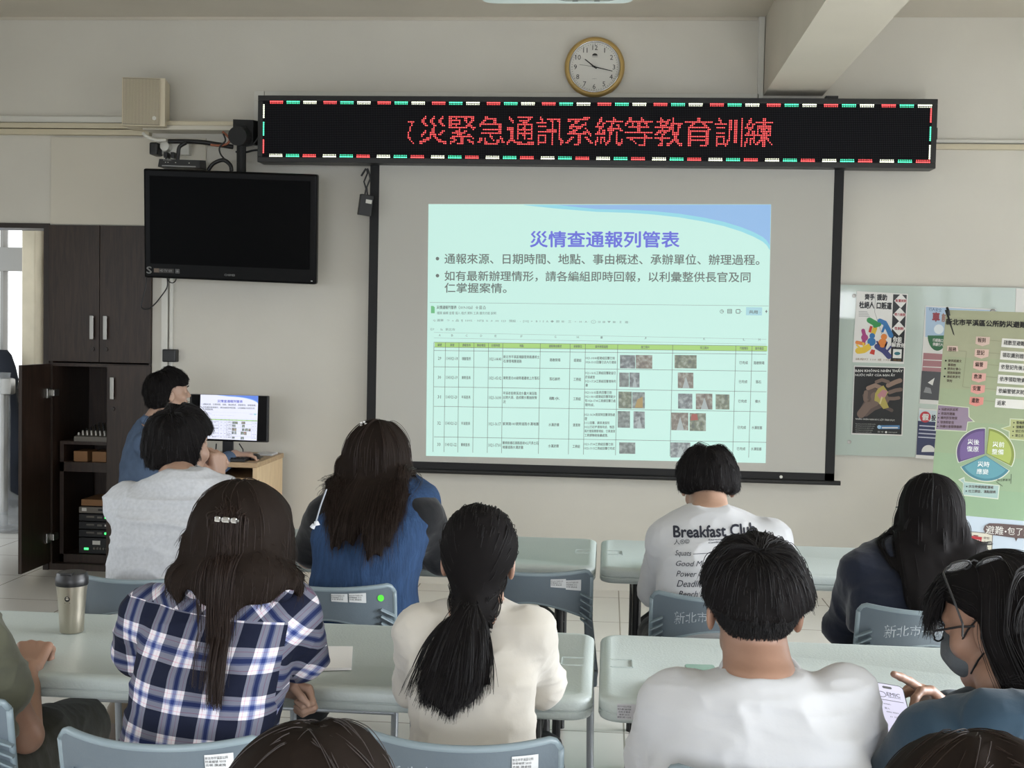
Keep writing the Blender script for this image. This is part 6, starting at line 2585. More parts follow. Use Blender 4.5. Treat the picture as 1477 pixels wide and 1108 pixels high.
# ---------------------------------------------------------------- woman in the plaid shirt
def plaid_material(zy):
    m = bpy.data.materials.new('plaid_cotton')
    m.use_nodes = True
    nt = m.node_tree
    bs = nt.nodes['Principled BSDF']
    bs.inputs['Roughness'].default_value = 0.85
    bs.inputs['Specular IOR Level'].default_value = 0.2
    tc = nt.nodes.new('ShaderNodeTexCoord')
    sx = nt.nodes.new('ShaderNodeSeparateXYZ')
    nz = nt.nodes.new('ShaderNodeTexNoise')
    nz.inputs['Scale'].default_value = 5
    nt.links.new(tc.outputs['Object'], nz.inputs['Vector'])
    nt.links.new(tc.outputs['Object'], sx.inputs[0])

    def mt(op, a, b=None):
        n = nt.nodes.new('ShaderNodeMath')
        n.operation = op
        for k, q in enumerate((a, b)):
            if q is None:
                continue
            if isinstance(q, (int, float)):
                n.inputs[k].default_value = q
            else:
                nt.links.new(q, n.inputs[k])
        return n.outputs[0]
    X, Y, Z = sx.outputs
    wob = mt('MULTIPLY', mt('SUBTRACT', nz.outputs[0], 0.5), 0.012)
    # the cloth leans a little: up the back the warp drifts right
    u0 = mt('SUBTRACT', mt('ADD', X, wob), mt('MULTIPLY', Z, 0.17))
    v0 = mt('ADD', mt('ADD', Z, wob), mt('MULTIPLY', X, 0.10))
    r2 = 0.7071
    u1 = mt('MULTIPLY', mt('ADD', X, Z), r2)
    v1 = mt('MULTIPLY', mt('SUBTRACT', Z, X), r2)
    yoke = mt('GREATER_THAN', mt('ADD', Z, mt('MULTIPLY', X, 0.10)), zy)
    # sleeves (far right) run on the bias as well
    slv = mt('GREATER_THAN', mt('ADD', X, mt('MULTIPLY', Z, -0.12)), -0.735)
    yk = mt('MAXIMUM', yoke, slv)

    def mixv(a, b):
        return mt('ADD', mt('MULTIPLY', a, mt('SUBTRACT', 1.0, yk)), mt('MULTIPLY', b, yk))
    u, v = mixv(u0, u1), mixv(v0, v1)
    PER_U, PER_V = 0.0745, 0.0885
    ramps = []
    stops = [(0.0, '161b2c', 0), (0.40, '8e8c9c', 1), (0.46, '8e8c9c', 1)]

    def band(coord, per, ph):
        f = mt('FRACT', mt('ADD', mt('DIVIDE', coord, per), ph))
        r = nt.nodes.new('ShaderNodeValToRGB')
        r.color_ramp.interpolation = 'CONSTANT'
        el = r.color_ramp.elements
        seq = [(0.0, '12172a'), (0.43, 'd0ccd1'), (0.50, 'c98f9f'), (0.515, 'd0ccd1'), (0.61, '7d85a6'), (0.645, '27366e'), (0.735, '7d85a6'), (0.77, 'd0ccd1'), (0.86, 'c98f9f'), (0.875, 'd0ccd1'), (0.95, '12172a')]
        el[0].position, el[0].color = 0.0, (*lin(seq[0][1]), 1)
        el[1].position, el[1].color = seq[1][0], (*lin(seq[1][1]), 1)
        for p_, c_ in seq[2:]:
            e = el.new(p_)
            e.color = (*lin(c_), 1)
        nt.links.new(f, r.inputs[0])
        return r.outputs[0]
    bu, bv = band(u, PER_U, 0.55), band(v, PER_V, 0.30)
    mx = nt.nodes.new('ShaderNodeMixRGB')
    # warp and weft each give half of the tone
    mx.inputs[0].default_value = 0.5
    for src, k in ((bu, 1), (bv, 2)):
        g_ = nt.nodes.new('ShaderNodeGamma')
        g_.inputs[1].default_value = 0.3333
        nt.links.new(src, g_.inputs[0])
        nt.links.new(g_.outputs[0], mx.inputs[k])
    g_ = nt.nodes.new('ShaderNodeGamma')
    g_.inputs[1].default_value = 3.0
    nt.links.new(mx.outputs[0], g_.inputs[0])
    nt.links.new(g_.outputs[0], bs.inputs['Base Color'])
    n2 = nt.nodes.new('ShaderNodeTexNoise')
    n2.inputs['Scale'].default_value = 26
    n2.inputs['Detail'].default_value = 4
    nt.links.new(tc.outputs['Object'], n2.inputs['Vector'])
    bp = nt.nodes.new('ShaderNodeBump')
    bp.inputs['Strength'].default_value = 0.2
    bp.inputs['Distance'].default_value = 0.01
    nt.links.new(n2.outputs[0], bp.inputs['Height'])
    nt.links.new(bp.outputs[0], bs.inputs['Normal'])
    return m


def long_hair(P, S, seed, n, Lr, G=7.0, off=(0.004, 0.03), part=0.0, back=0.5, down=0.5, mats=(HBR, HSB), kids=9, extra=None, fr=0.006, keep=None, front=0.080, steps=40, iso=0.20, r=0.0007, h=0.007, gather=0.075, pull=14.0, byaw=0.0, nx=None, gk=420.0):
    rg = np.random.default_rng(seed)
    H = P.head
    p = scalp(H, n, (lambda q: hairline(q, -0.07, front)) if keep is None else keep, seed)
    d, nn = part_dirs(p, H, part, back, down)
    d = unit(d+nn*0.06+rg.normal(size=p.shape)*0.05)

    Rb = rot(byaw)
    cx0 = H.c if nx is None else nx

    def force(pp, t):
        q = ((pp-H.c) @ H.R)/H.s
        low = np.clip((0.03-q[:, 2])/0.05, 0, 1)
        q2 = (pp-cx0) @ Rb
        fx = -np.sign(q2[:, 0])*np.maximum(np.abs(q2[:, 0])-gather, 0)*gk*low
        fy = -pull*low*(q[:, 1] > -0.10)
        f = np.stack([fx, fy, 0*fx], 1) @ Rb.T
        if extra is not None:
            f = f+extra(pp, t)
        return f
    if len(Lr) == 3:
        L_ = np.maximum((p[:, 2]-Lr[0]-Lr[2]*np.abs((p-cx0)[:, 0]))*1.12+np.where(p[:, 2] > H.c[2]+0.03, 0.06, 0.02), 0.05)+rg.normal(size=n)*Lr[1]
        L_ = np.maximum(L_, 0.04)
    else:
        L_ = rg.uniform(Lr[0], Lr[1], n)
    gl = grow(p, d, L_, S, steps, G, rg.uniform(off[0], off[1], n), force)
    hm = hair_mass('hair', gl, mats[0], P.root, h, iso, None, H)
    C = children(gl, kids, 0.007, 0.004, seed+1, fr)
    strands('hair_strands', C, mats[1], hm, r)
    return hm, gl


def woman_plaid():
    Y0 = 2.36
    H = Head(pxv(351, 779, 2.43), rot(-0.12, 0.16, 0.0), 0.97)
    P = Person('woman in a navy and white plaid shirt with long brown hair and a jewelled clip', H, 0.005, SKIN2)
    neck = pxv(338, 852, 2.38)
    H.add(P.body, neck, 0.05)
    R = rows_px([(836, 285, 385), (846, 252, 405), (858, 226, 418), (880, 210, 424), (915, 203, 420), (960, 198, 415), (1010, 191, 403), (1050, 181, 394), (1085, 174, 391), (1130, 170, 392)], Y0, 0.115, 0.04, low=LOW)
    P.body.loft(shrink(R, 0.02), 0.03)
    T = Sdf().loft(R, 0.03)
    elr = pxv(436, 955, 2.54)
    arm(P.body, T, pxv(414, 886, 2.42), elr, pxv(330, 935, 2.78), (0.046, 0.040, 0.027), 0.80, 0.014)
    ell_ = pxv(200, 948, 2.52)
    arm(P.body, T, pxv(216, 886, 2.42), ell_, pxv(398, 990, 2.565), (0.044, 0.036, 0.026), 0.80, 0.012)
    hand(P.body, pxv(398, 990, 2.565), (1.0, 0.10, -0.22), (-0.25, -0.6, -0.6), False, (1.3, 1.3, 1.25, 1.2), 0.9, 0.85, 0.02)
    hand(P.body, pxv(330, 935, 2.78), (-0.7, 0.7, 0.0), (0, 0, -1), True)
    zy = float(at(330, 872, 2.31).z)+0.10*float(at(330, 872, 2.31).x)-0.03
    PM = plaid_material(zy)
    sh = sdf_obj('plaid_shirt', T, 0.005, PM, P.root, 0.006, 61, (8, 8, 14))
    # turned-down collar lying round the neck
    c = Sdf()
    c.cone(pxv(272, 846, 2.34), pxv(318, 836, 2.335), 0.026, 0.030, 0.02)
    c.cone(pxv(405, 850, 2.35), pxv(365, 838, 2.335), 0.026, 0.030, 0.02)
    c.cone(pxv(318, 836, 2.335), pxv(365, 838, 2.335), 0.030, 0.030, 0.02)
    sdf_obj('collar', c, 0.005, PM, sh)
    # yoke seam and sleeve hem
    P.legs((neck[0], Y0, 0.53), [np.array([neck[0]-0.12, Y0+0.42, 0.52]), np.array([neck[0]+0.12, Y0+0.42, 0.52])], [np.array([neck[0]-0.12, Y0+0.44, 0.09]), np.array([neck[0]+0.12, Y0+0.44, 0.09])], TR_DARK, 0.07, SHOE_B)
    P.finish()
    Sk = Sdf()
    H.add(Sk, neck, 0.05, False)
    Sb = Both(Sk, T, c)
    hm, gl = long_hair(P, Sb, 17, 900, (1.08, 0.030, 0.15), 45.0, (0.004, 0.022), -0.01, 0.8, 0.5, (HBR, HSB), 14, None, 0.006, None, 0.08, 40, 0.2, 0.0007, 0.007, 0.062, 16.0, 0.0, H.c)
    # upper hair drawn back to the clip, falling in one lock down the back
    rg = np.random.default_rng(23)
    clip = pxv(330, 748, 2.315)
    n = 260
    p = scalp(H, n, lambda q: (q[:, 2] > 0.05) & hairline(q, -0.07, 0.085) & (np.abs(q[:, 0]) < 0.06), 29)
    K = 12
    G = np.zeros((n, K, 3))
    for k in range(K):
        t = k/(K-1)
        q = p*(1-t)+(clip+rg.normal(size=(n, 3))*np.array([0.012, 0.003, 0.004]))*t
        d = Sb(q)
        lift = np.maximum(0.022*(t if t > 0.1 else 0.3)-d, 0)
        q = q+Sb.grad(q)*lift[:, None]
        G[:, k] = q
    for _ in range(6):
        G[:, 1:-1] = 0.25*G[:, :-2]+0.5*G[:, 1:-1]+0.25*G[:, 2:]
    lk = grow(G[:, -1], unit(np.array([0.02, -0.25, -1])+rg.normal(size=(n, 3))*0.05), np.where(rg.uniform(size=n) < 0.35, rg.uniform(0.30, 0.38, n), rg.uniform(0.16, 0.26, n)), Sb, 30, 40.0, rg.uniform(0.010, 0.034, n),
              lambda q, t: (np.array([clip[0]-0.012, 0, 0])-q*np.array([1, 0, 0]))*(20+40*t)*np.array([1, 0, 0]))
    top = np.concatenate([G, lk[:, 1:]], 1)
    strands('top_lock', children(top, 9, 0.006, 0.003, 31, 0.004), HSB, hm, 0.0007)
    cl = MB()
    Mx = Matrix.Translation(Vector(clip)+Vector((0, -0.016, 0))) @ Matrix.Rotation(math.radians(3), 4, 'Y')
    for q, w_ in ((-0.0165, 0.010), (0.0, 0.013), (0.0165, 0.010)):
        cl.box((q, 0, 0), (w_*1.25, 0.009, 0.011), M_CHROME, 0.003, Mx)
    cl.box((0, 0.004, -0.001), (0.048, 0.006, 0.006), M_STEEL, 0.002, Mx)
    cl.build('hair_clip', None, hm)
    return P


# ---------------------------------------------------------------- woman in the denim vest
def woman_denim():
    Y0 = 3.66
    H = Head(pxv(546, 662, 3.85), rot(-0.10, 0.05, 0.0), 0.98)
    P = Person('woman with very long dark hair in a blue denim vest over black sleeves', H, 0.006, SKIN2)
    neck = pxv(545, 705, 3.80)
    H.add(P.body, neck, 0.055)
    R = rows_px([(692, 515, 588), (698, 486, 606), (712, 460, 628), (742, 446, 634), (785, 452, 614), (815, 453, 604), (845, 447, 601), (885, 442, 606)], Y0+0.05, 0.15, 0.06, low=[(0.56, 0.19, 0.16), (0.47, 0.19, 0.15)], slope=0.09)
    P.body.loft(shrink(R, 0.03), 0.03)
    V_ = Sdf().loft(R, 0.03)
    V_.cut(pxv(608, 760, Y0), (1, 0.25, 0.35)) if False else None
    T = Sdf().loft(shrink(R, 0.012), 0.03)
    elr, ell_ = pxv(640, 800, 3.86), pxv(447, 800, 3.84)
    arm(P.body, T, pxv(606, 748, 3.74), elr, pxv(600, 800, 4.20), (0.052, 0.046, 0.03), 2, 0.012)
    arm(P.body, T, pxv(472, 746, 3.74), ell_, pxv(520, 800, 4.22), (0.050, 0.044, 0.03), 0.82, 0.012)
    hand(P.body, pxv(600, 800, 4.20), (-0.5, 0.8, 0), (0, 0, -1), True)
    hand(P.body, pxv(520, 800, 4.22), (0.5, 0.8, 0), (0, 0, -1), False)
    sdf_obj('black_top', T, 0.007, knit('black_jersey', '101114'), P.root, 0.004, 71)
    DN = mat('blue_denim', '2c4262', 0.9, bump=0.35, bscale=60, vary=0.22, vscale=26, bstretch=(3, 3, 0.6), spec=0.2)
    vs = sdf_obj('denim_vest', V_, 0.006, DN, P.root, 0.006, 73, (7, 7, 10))
    # white ribbon charm hanging on the left shoulder
    b = MB()
    c0, c1 = pxv(471, 706, 3.575), pxv(456, 752, 3.545)
    b.tube([c0, (c0+c1)/2+np.array([0, -0.01, 0]), c1], 0.0022, ink('9aa0a8'), 6)
    b.tube([c1, c1+np.array([0.002, 0, -0.012])], [0.006, 0.010], ink('c9ccd0'), 8)
    b.tube([c1+np.array([-0.006, 0, -0.010]), c1+np.array([-0.012, 0, -0.020])], [0.006, 0.008], ink('c9ccd0'), 8)
    b.build('ribbon_charm', None, vs)
    P.legs((neck[0], Y0, 0.54), [np.array([neck[0]-0.14, Y0+0.42, 0.53]), np.array([neck[0]+0.16, Y0+0.42, 0.53])], [np.array([-1.03, Y0+0.52, 0.13]), np.array([-0.60, Y0+0.60, 0.12])], TR_DARK, 0.085, mat('black_flower_shoe', '15151a', 0.6))
    P.finish()
    Sk = Sdf()
    H.add(Sk, neck, 0.055, False)
    Sb = Both(Sk, V_)
    hm, gl = long_hair(P, Sb, 77, 1000, (0.90, 0.030, 1.1), 38.0, (0.004, 0.034), 0.0, 0.9, 0.5, (HBR, HSB), 12, None, 0.012, None, 0.08, 40, 0.2, 0.0007, 0.007, 0.085, 14.0, 0.0, neck)
    b = MB()
    cp = pxv(524, 612, 3.80)
    for q in range(5):
        a = q*1.256
        b.box(tuple(cp+np.array([0.008*math.cos(a), -0.0, 0.008*math.sin(a)])), (0.009, 0.006, 0.009), M_STEEL, 0.002)
    b.build('hair_clip', None, hm)
    return P


# ---------------------------------------------------------------- man in the light grey T-shirt
def man_grey():
    Y0 = 3.70
    H = Head(pxv(262, 643, 3.90), rot(-0.35, 0.03, 0.0), 1.0)
    P = Person('man in a light grey T-shirt resting his chin on clasped hands', H, 0.005, SKIN2)
    neck = pxv(258, 700, 3.76)
    H.add(P.body, neck, 0.06)
    R = rows_px([(680, 236, 290), (688, 218, 306), (700, 196, 326), (718, 178, 338), (750, 167, 342), (800, 163, 338), (845, 162, 333)], Y0, 0.13, 0.08, low=LOW, slope=0.01)
    P.body.loft(shrink(R, 0.02), 0.03)
    T = Sdf().loft(R, 0.03)
    wr_ = pxv(314, 694, 4.02)
    arm(P.body, T, pxv(326, 724, 3.76), pxv(352, 770, 4.05), wr_, (0.050, 0.040, 0.028), 0.7, 0.014)
    arm(P.body, T, pxv(182, 728, 3.76), pxv(205, 790, 4.10), pxv(300, 705, 4.10), (0.050, 0.040, 0.028), 0.7, 0.014)
    hand(P.body, wr_, (-0.05, 0.05, 1.0), (-0.9, 0.3, 0.1), True, (1.3, 1.3, 1.3, 1.3), 0.8)
    hand(P.body, pxv(300, 700, 4.08), (0.1, 0.1, 1.0), (0.8, -0.3, 0), False, (1.2, 1.2, 1.2, 1.2), 0.8)
    G_ = mat('heather_grey_cotton', 'b8babe', 0.9, bump=0.2, bscale=24, vary=0.10, vscale=90, spec=0.2)
    sh = sdf_obj('t_shirt', T, 0.006, G_, P.root, 0.012, 83, (4, 4, 16))
    collar_ring(P, sh, pxv(262, 686, 3.775), 0.066, 0.060, 0.4, G_, 0.008)
    P.legs((neck[0], Y0-0.02, 0.54), [np.array([neck[0]-0.15, Y0+0.42, 0.53]), np.array([neck[0]+0.15, Y0+0.42, 0.53])], [np.array([-1.70, Y0+0.46, 0.12]), np.array([neck[0]+0.15, Y0+0.5, 0.09])], knit('tan_trousers', '5b5144'), 0.078, mat('brown_sneaker', '4a4038', 0.7))
    P.finish()
    short_hair(P, 91, (0.0, -0.055), 0.08, -0.095, -0.05, 0.028, HS, 1200)
    return P


# ---------------------------------------------------------------- man with the lettered shirt
def man_lettered():
    Y0 = 3.68
    H = Head(pxv(1020, 700, 3.93), rot(0.03, 0.55, 0.0), 0.97)
    P = Person('man with bowed head in a white long-sleeved shirt with black lettering on the back', H, 0.006, SKIN2)
    neck = pxv(1024, 748, 3.79)
    H.add(P.body, neck, 0.060)
    R = rows_px([(735, 996, 1056), (742, 978, 1078), (752, 960, 1104), (768, 950, 1122), (800, 948, 1124), (840, 947, 1120), (880, 944, 1118)], Y0, 0.125, 0.08, low=LOW)
    P.body.loft(shrink(R, 0.02), 0.03)
    T = Sdf().loft(R, 0.03)
    arm(P.body, T, pxv(963, 785, 3.74), pxv(947, 850, 3.90), pxv(985, 815, 4.22), (0.048, 0.038, 0.028), 2, 0.012)
    arm(P.body, T, pxv(1112, 780, 3.74), pxv(1130, 848, 3.90), pxv(1085, 815, 4.22), (0.048, 0.038, 0.028), 2, 0.012)
    hand(P.body, pxv(985, 815, 4.22), (0.4, 0.9, 0), (0, 0, -1), False)
    hand(P.body, pxv(1085, 815, 4.22), (-0.4, 0.9, 0), (0, 0, -1), True)
    W = knit('white_long_sleeve', 'b6b7b9', 0.85, 0.15, 22)
    sh = sdf_obj('long_sleeved_shirt', T, 0.006, W, P.root, 0.006, 95, (8, 8, 13))
    collar_ring(P, sh, pxv(1026, 738, 3.79), 0.066, 0.060, 0.35, W, 0.008)
    NV = ink('20222e', 0.8)
    print_on(sh, 'shirt_print', [('Breakfast Club', 970.5, 773.5, 1090, 769, 15.5, 0.03, 0.0),
                                 ('人®©', 971, 782.5, 993, 780, 7.0, 0.0, 0.0),
                                 ('Strength', 1019.5, 775.8, 1047, 774.5, 2.6, 0.02, 0.0), ('Conditioning', 1019.5, 779.6, 1047, 778, 2.6, 0.02, 0.0),
                                 ('Squats ————————', 972, 797.5, 1066, 794.0, 8.5, 0.0, 0.35),
                                 ('Good Mornings ——', 973, 811.5, 1066, 806, 9.0, 0.0, 0.35),
                                 ('Power Cleans ———', 973, 823.5, 1066, 819, 8.0, 0.0, 0.35),
                                 ('Deadlifts ————', 973.5, 837, 1066, 833, 9.0, 0.0, 0.35),
                                 ('Bench Press ———', 975.5, 850.5, 1066, 846, 8.5, 0.0, 0.35),
                                 ('Pork Curls ———', 978, 863.5, 1066, 859.5, 8.0, 0.0, 0.35)], NV, sh, Y0)
    P.legs((neck[0], Y0-0.02, 0.54), [np.array([neck[0]-0.13, Y0+0.42, 0.53]), np.array([neck[0]+0.15, Y0+0.42, 0.53])], [np.array([neck[0]-0.13, Y0+0.44, 0.09]), np.array([neck[0]+0.15, Y0+0.44, 0.09])], TR_DARK, 0.076, SHOE_B)
    P.finish()
    short_hair(P, 101, (0.0, -0.05), 0.075, -0.085, -0.035, 0.024, HS, 1100)
    return P


# ---------------------------------------------------------------- long-haired woman in navy with glasses
def glasses(P, H, m, parent, lift=None, w=0.135):
    """spectacle frame in head space; lift moves it up onto the hair"""
    b = MB()
    f = (lambda x, y, z: H.w(x, y, z)) if lift is None else lift
    for q in (-1, 1):
        pts = [f(q*0.034+0.026*math.cos(a), 0.101+(-0.004 if abs(math.cos(a)) > 0.8 else 0), 0.002+0.019*math.sin(a)) for a in [2*math.pi*k/24 for k in range(25)]]
        b.tube(pts, 0.0019, m, 6)
        b.tube([f(q*0.060, 0.098, 0.006), f(q*0.072, 0.088, 0.006), f(q*0.079, 0.03, 0.008), f(q*0.081, -0.012, 0.004), f(q*0.080, -0.028, -0.014)], 0.0022, m, 6)
    b.tube([f(-0.009, 0.103, 0.006), f(0, 0.106, 0.009), f(0.009, 0.103, 0.006)], 0.0018, m, 6)
    g = b.build('glasses', None, parent)
    lb = MB()
    for q in (-1, 1):
        lb.raw([f(q*0.034+0.025*math.cos(a), 0.101, 0.002+0.018*math.sin(a)) for a in [2*math.pi*k/24 for k in range(24)]], [tuple(range(24))], None)
    lb.build('lens', mat('spectacle_lens', (0.9, 0.9, 0.9), 0.03, alpha=0.18, spec=0.8), g)
    return g


def woman_navy():
    Y0 = 3.66
    H = Head(pxv(1340, 738, 3.79), rot(0.18, 0.06, 0.0), 0.95)
    P = Person('woman with long straight black hair and glasses in a navy top', H, 0.006, SKIN2)
    neck = pxv(1338, 800, 3.72)
    H.add(P.body, neck, 0.05)
    R = rows_px([(783, 1292, 1392), (792, 1262, 1418), (806, 1238, 1436), (835, 1226, 1442), (870, 1224, 1440), (910, 1220, 1440)], Y0, 0.12, 0.07, low=LOW, slope=0.09)
    P.body.loft(shrink(R, 0.02), 0.03)
    T = Sdf().loft(R, 0.03)
    arm(P.body, T, pxv(1243, 825, 3.72), pxv(1216, 905, 3.86), pxv(1265, 850, 4.18), (0.046, 0.040, 0.027), 2, 0.012)
    arm(P.body, T, pxv(1434, 825, 3.72), pxv(1450, 905, 3.86), pxv(1400, 850, 4.18), (0.046, 0.040, 0.027), 2, 0.012)
    hand(P.body, pxv(1265, 850, 4.18), (0.5, 0.8, 0), (0, 0, -1), False)
    hand(P.body, pxv(1400, 850, 4.18), (-0.5, 0.8, 0), (0, 0, -1), True)
    sdf_obj('navy_top', T, 0.007, knit('navy_jersey', '151b2a'), P.root, 0.005, 111)
    P.legs((neck[0], Y0, 0.53), [np.array([neck[0]-0.12, Y0+0.42, 0.52]), np.array([neck[0]+0.14, Y0+0.42, 0.52])], [np.array([neck[0]-0.12, Y0+0.44, 0.09]), np.array([neck[0]+0.14, Y0+0.44, 0.09])], TR_DARK, 0.072, SHOE_B)
    P.finish()
    Sk = Sdf()
    H.add(Sk, neck, 0.05, False)
    Sb = Both(Sk, T)
    long_hair(P, Sb, 121, 900, (0.74, 0.02, 0.0), 45.0, (0.004, 0.022), 0.0, 0.9, 0.6, (HB, HS), 12, None, 0.003, None, 0.08, 40, 0.2, 0.0007, 0.007, 0.088, 8.0, 0.0, neck, 350.0)
    glasses(P, H, M_BLACK, P.root)
    return P


# ---------------------------------------------------------------- presenter at the computer
def presenter():
    Y0 = 6.34
    yaw = -1.0
    H = Head(pxv(245, 566, 6.36), rot(yaw, -0.06, 0.0), 1.0)
    P = Person('man with black hair in a blue denim shirt working the computer mouse at the desk', H, 0.005, SKIN2)
    neck = pxv(222, 610, 6.34)
    H.add(P.body, neck, 0.06)
    R = rows_px([(600, 205, 246), (610, 192, 254), (626, 182, 258), (660, 174, 262), (700, 168, 262), (740, 168, 264), (790, 166, 266)], Y0, 0.12, 0.0, low=LOW)
    P.body.loft(shrink(R, 0.02), 0.03, 2.5, yaw*0.5)
    T = Sdf().loft(R, 0.03, 2.5, yaw*0.5)
    wr_ = np.array([-2.085, 6.69, 0.815])
    arm(P.body, T, pxv(212, 640, 6.22), pxv(262, 706, 6.36), wr_, (0.05, 0.042, 0.029), 1.86, 0.014)
    arm(P.body, T, pxv(232, 632, 6.50), pxv(285, 690, 6.66), pxv(315, 664, 6.85), (0.05, 0.042, 0.029), 2, 0.014)
    hand(P.body, wr_, (0.92, 0.32, 0.02), (0.05, 0.05, -1), True, (0.55, 0.6, 0.6, 0.55), 0.4, 1.0, 0.06)
    DN = mat('faded_blue_denim', '506078', 0.9, bump=0.3, bscale=30, vary=0.15, vscale=20, spec=0.2)
    sh = sdf_obj('denim_shirt', T, 0.007, DN, P.root, 0.008, 131, (6, 6, 9))
    c = Sdf()
    a = neck+np.array([0, 0, 0.018])
    c.cone(a+np.array([-0.03, -0.05, 0.0]), a+np.array([0.05, -0.05, -0.012]), 0.020, 0.018, 0.02)
    c.cone(a+np.array([-0.03, -0.05, 0.0]), a+np.array([-0.055, 0.03, 0.008]), 0.020, 0.020, 0.02)
    sdf_obj('collar', c, 0.006, DN, sh)
    P.legs((neck[0]+0.02, Y0, 0.54), [np.array([neck[0]+0.36, Y0-0.0, 0.53]), np.array([neck[0]+0.30, Y0+0.22, 0.53])], [np.array([neck[0]+0.38, Y0, 0.09]), np.array([neck[0]+0.32, Y0+0.24, 0.09])], TR_DARK, 0.078, SHOE_B)
    P.finish()
    short_hair(P, 141, (0.0, -0.045), 0.085, -0.095, -0.055, 0.026, HS, 1000)
    for q in (-1, 1):
        ce = H.w(q*0.031, 0.0825, 0.003)
        MB().lathe([(0.0, 0.004), (0.004, 0.003), (0.0055, 0.0)], (0, 0, 0), mat('dark_iris', '1a120d', 0.2), 12, 'y', Matrix.Translation(ce) @ Matrix(H.R.tolist()).to_4x4()).build('eye', None, P.root)
        MB().tube([H.w(q*0.018, 0.092, 0.026), H.w(q*0.032, 0.094, 0.030), H.w(q*0.048, 0.084, 0.026)], 0.0032, HB, 6).build('eyebrow', None, P.root)
    return P


# ---------------------------------------------------------------- woman in the teal hoodie with mask and phone
def woman_teal():
    Y0 = 2.30
    yaw = 0.85
    H = Head(pxv(1434, 898, 2.36), rot(yaw, 0.32, 0.0), 1.0)
    P = Person('woman in a teal hoodie with a face mask looking down at her phone', H, 0.004)
    neck = pxv(1450, 985, 2.30)
    H.add(P.body, neck, 0.05)
    R = rows_px([(1005, 1415, 1500), (1016, 1392, 1530), (1030, 1368, 1545), (1050, 1345, 1560), (1108, 1340, 1565)], Y0, 0.13, 0.0, low=LOW)
    P.body.loft(shrink(R, 0.02), 0.03, 2.5, yaw*0.6)
    T = Sdf().loft(R, 0.03, 2.5, yaw*0.6)
    O_ = pxv(1287, 1030, 2.45)
    U_ = unit(np.array([0.98, 0.12, -0.16]))
    V_ = unit(pxv(1282, 1000, 2.50)-pxv(1300, 1062, 2.41))
    V_ = unit(V_-U_*(U_ @ V_))
    N_ = np.cross(U_, V_)
    wl, wr_ = O_-V_*0.128-N_*0.024-U_*0.012, pxv(1362, 1022, 2.60)
    arm(P.body, T, pxv(1348, 1072, 2.20), pxv(1302, 1140, 2.26), wl, (0.048, 0.042, 0.027), 1.62, 0.018)
    arm(P.body, T, pxv(1500, 1040, 2.42), pxv(1440, 1080, 2.62), wr_, (0.046, 0.040, 0.027), 1.85, 0.016)
    # phone in the left hand
    hand(P.body, wl, V_-U_*0.10, N_, False, (0.03, 0.03, 0.03, 0.03), 0.9, 1.0, 0.05)
    f = unit(pxv(1318, 990, 2.56)-wr_)
    hand(P.body, wr_, f, (-0.35, -0.45, -0.8), True, (0.55, 0.08, 0.9, 1.1), 0.3, 1.0, 0.14)
    HD = knit('teal_sweat_cloth', '253846', 0.9, 0.2, 24)
    T.cone(pxv(1388, 1036, 2.22), pxv(1425, 1040, 2.17), 0.03, 0.045, 0.03)
    T.cone(pxv(1425, 1040, 2.17), pxv(1478, 1040, 2.17), 0.045, 0.05, 0.03)
    T.cone(pxv(1388, 1036, 2.22), pxv(1382, 1018, 2.34), 0.03, 0.024, 0.03)
    sdf_obj('hoodie', T, 0.006, HD, P.root, 0.007, 151, (7, 7, 11))
    P.legs((neck[0], Y0, 0.53), [np.array([neck[0]-0.14, Y0+0.42, 0.52]), np.array([neck[0]+0.12, Y0+0.42, 0.52])], [np.array([neck[0]-0.14, Y0+0.44, 0.09]), np.array([neck[0]+0.12, Y0+0.44, 0.09])], TR_DARK, 0.072, SHOE_B)
    P.finish()
    # face mask with ear loops
    Mk = Sdf()
    Hm = Head(H.c, H.R, H.s)
    Mk.ell(H.w(0, 0.056, -0.052), H.R, (0.054, 0.056, 0.050), 0.02)
    Mk.cone(H.w(0, 0.092, -0.012), H.w(0, 0.108, -0.045), 0.014, 0.010, 0.03)
    Mk.cut(H.w(0, 0.0, -0.004), H.R @ np.array([0, -0.25, 1.0]))
    Mk.cut(H.w(0, 0.028, 0), H.R @ np.array([0, -1, 0.15]))
    mk = sdf_obj('face_mask', Mk, 0.004, mat('grey_mask', '565b5e', 0.8, bump=0.3, bscale=60), P.root)
    b = MB()
    for q in (-1, 1):
        b.tube([H.w(q*0.054, 0.045, -0.082), H.w(q*0.072, 0.015, -0.058), H.w(q*0.083, -0.022, -0.032), H.w(q*0.086, -0.028, -0.008), H.w(q*0.085, -0.012, 0.018), H.w(q*0.074, 0.018, 0.0), H.w(q*0.060, 0.045, -0.022)], 0.0020, M_BLACK, 6)
    b.build('ear_loop', None, mk)
    glasses(P, H, M_BLACK, P.root)
    Sk = Sdf()
    H.add(Sk, neck, 0.05, False)
    Sb = Both(Sk, T)
    bk = H.R @ np.array([0, -1.0, 0])
    hm, gl = long_hair(P, Sb, 161, 1000, (0.36, 0.46), 36.0, (0.004, 0.028), 0.0, 2.2, 0.1, (HB, HS), 14, lambda q, t: bk*(np.where((((q-H.c) @ H.R)[:, 1] > -0.012) & (((q-H.c) @ H.R)[:, 2] > -0.08), 70.0, 0.0)[:, None])+np.where((((q-H.c) @ H.R)[:, 2] < 0.0)[:, None], np.array([16.0, -10.0, 0.0]), 0.0), 0.010,
                       lambda q: hairline(q, -0.07, 0.078) & ~((np.abs(q[:, 0]) > 0.045) & (q[:, 1] > 0.0) & (q[:, 2] < 0.05)), 0.08, 40, 0.2, 0.0007, 0.007, 0.09, 5.0, 0.45, H.c)
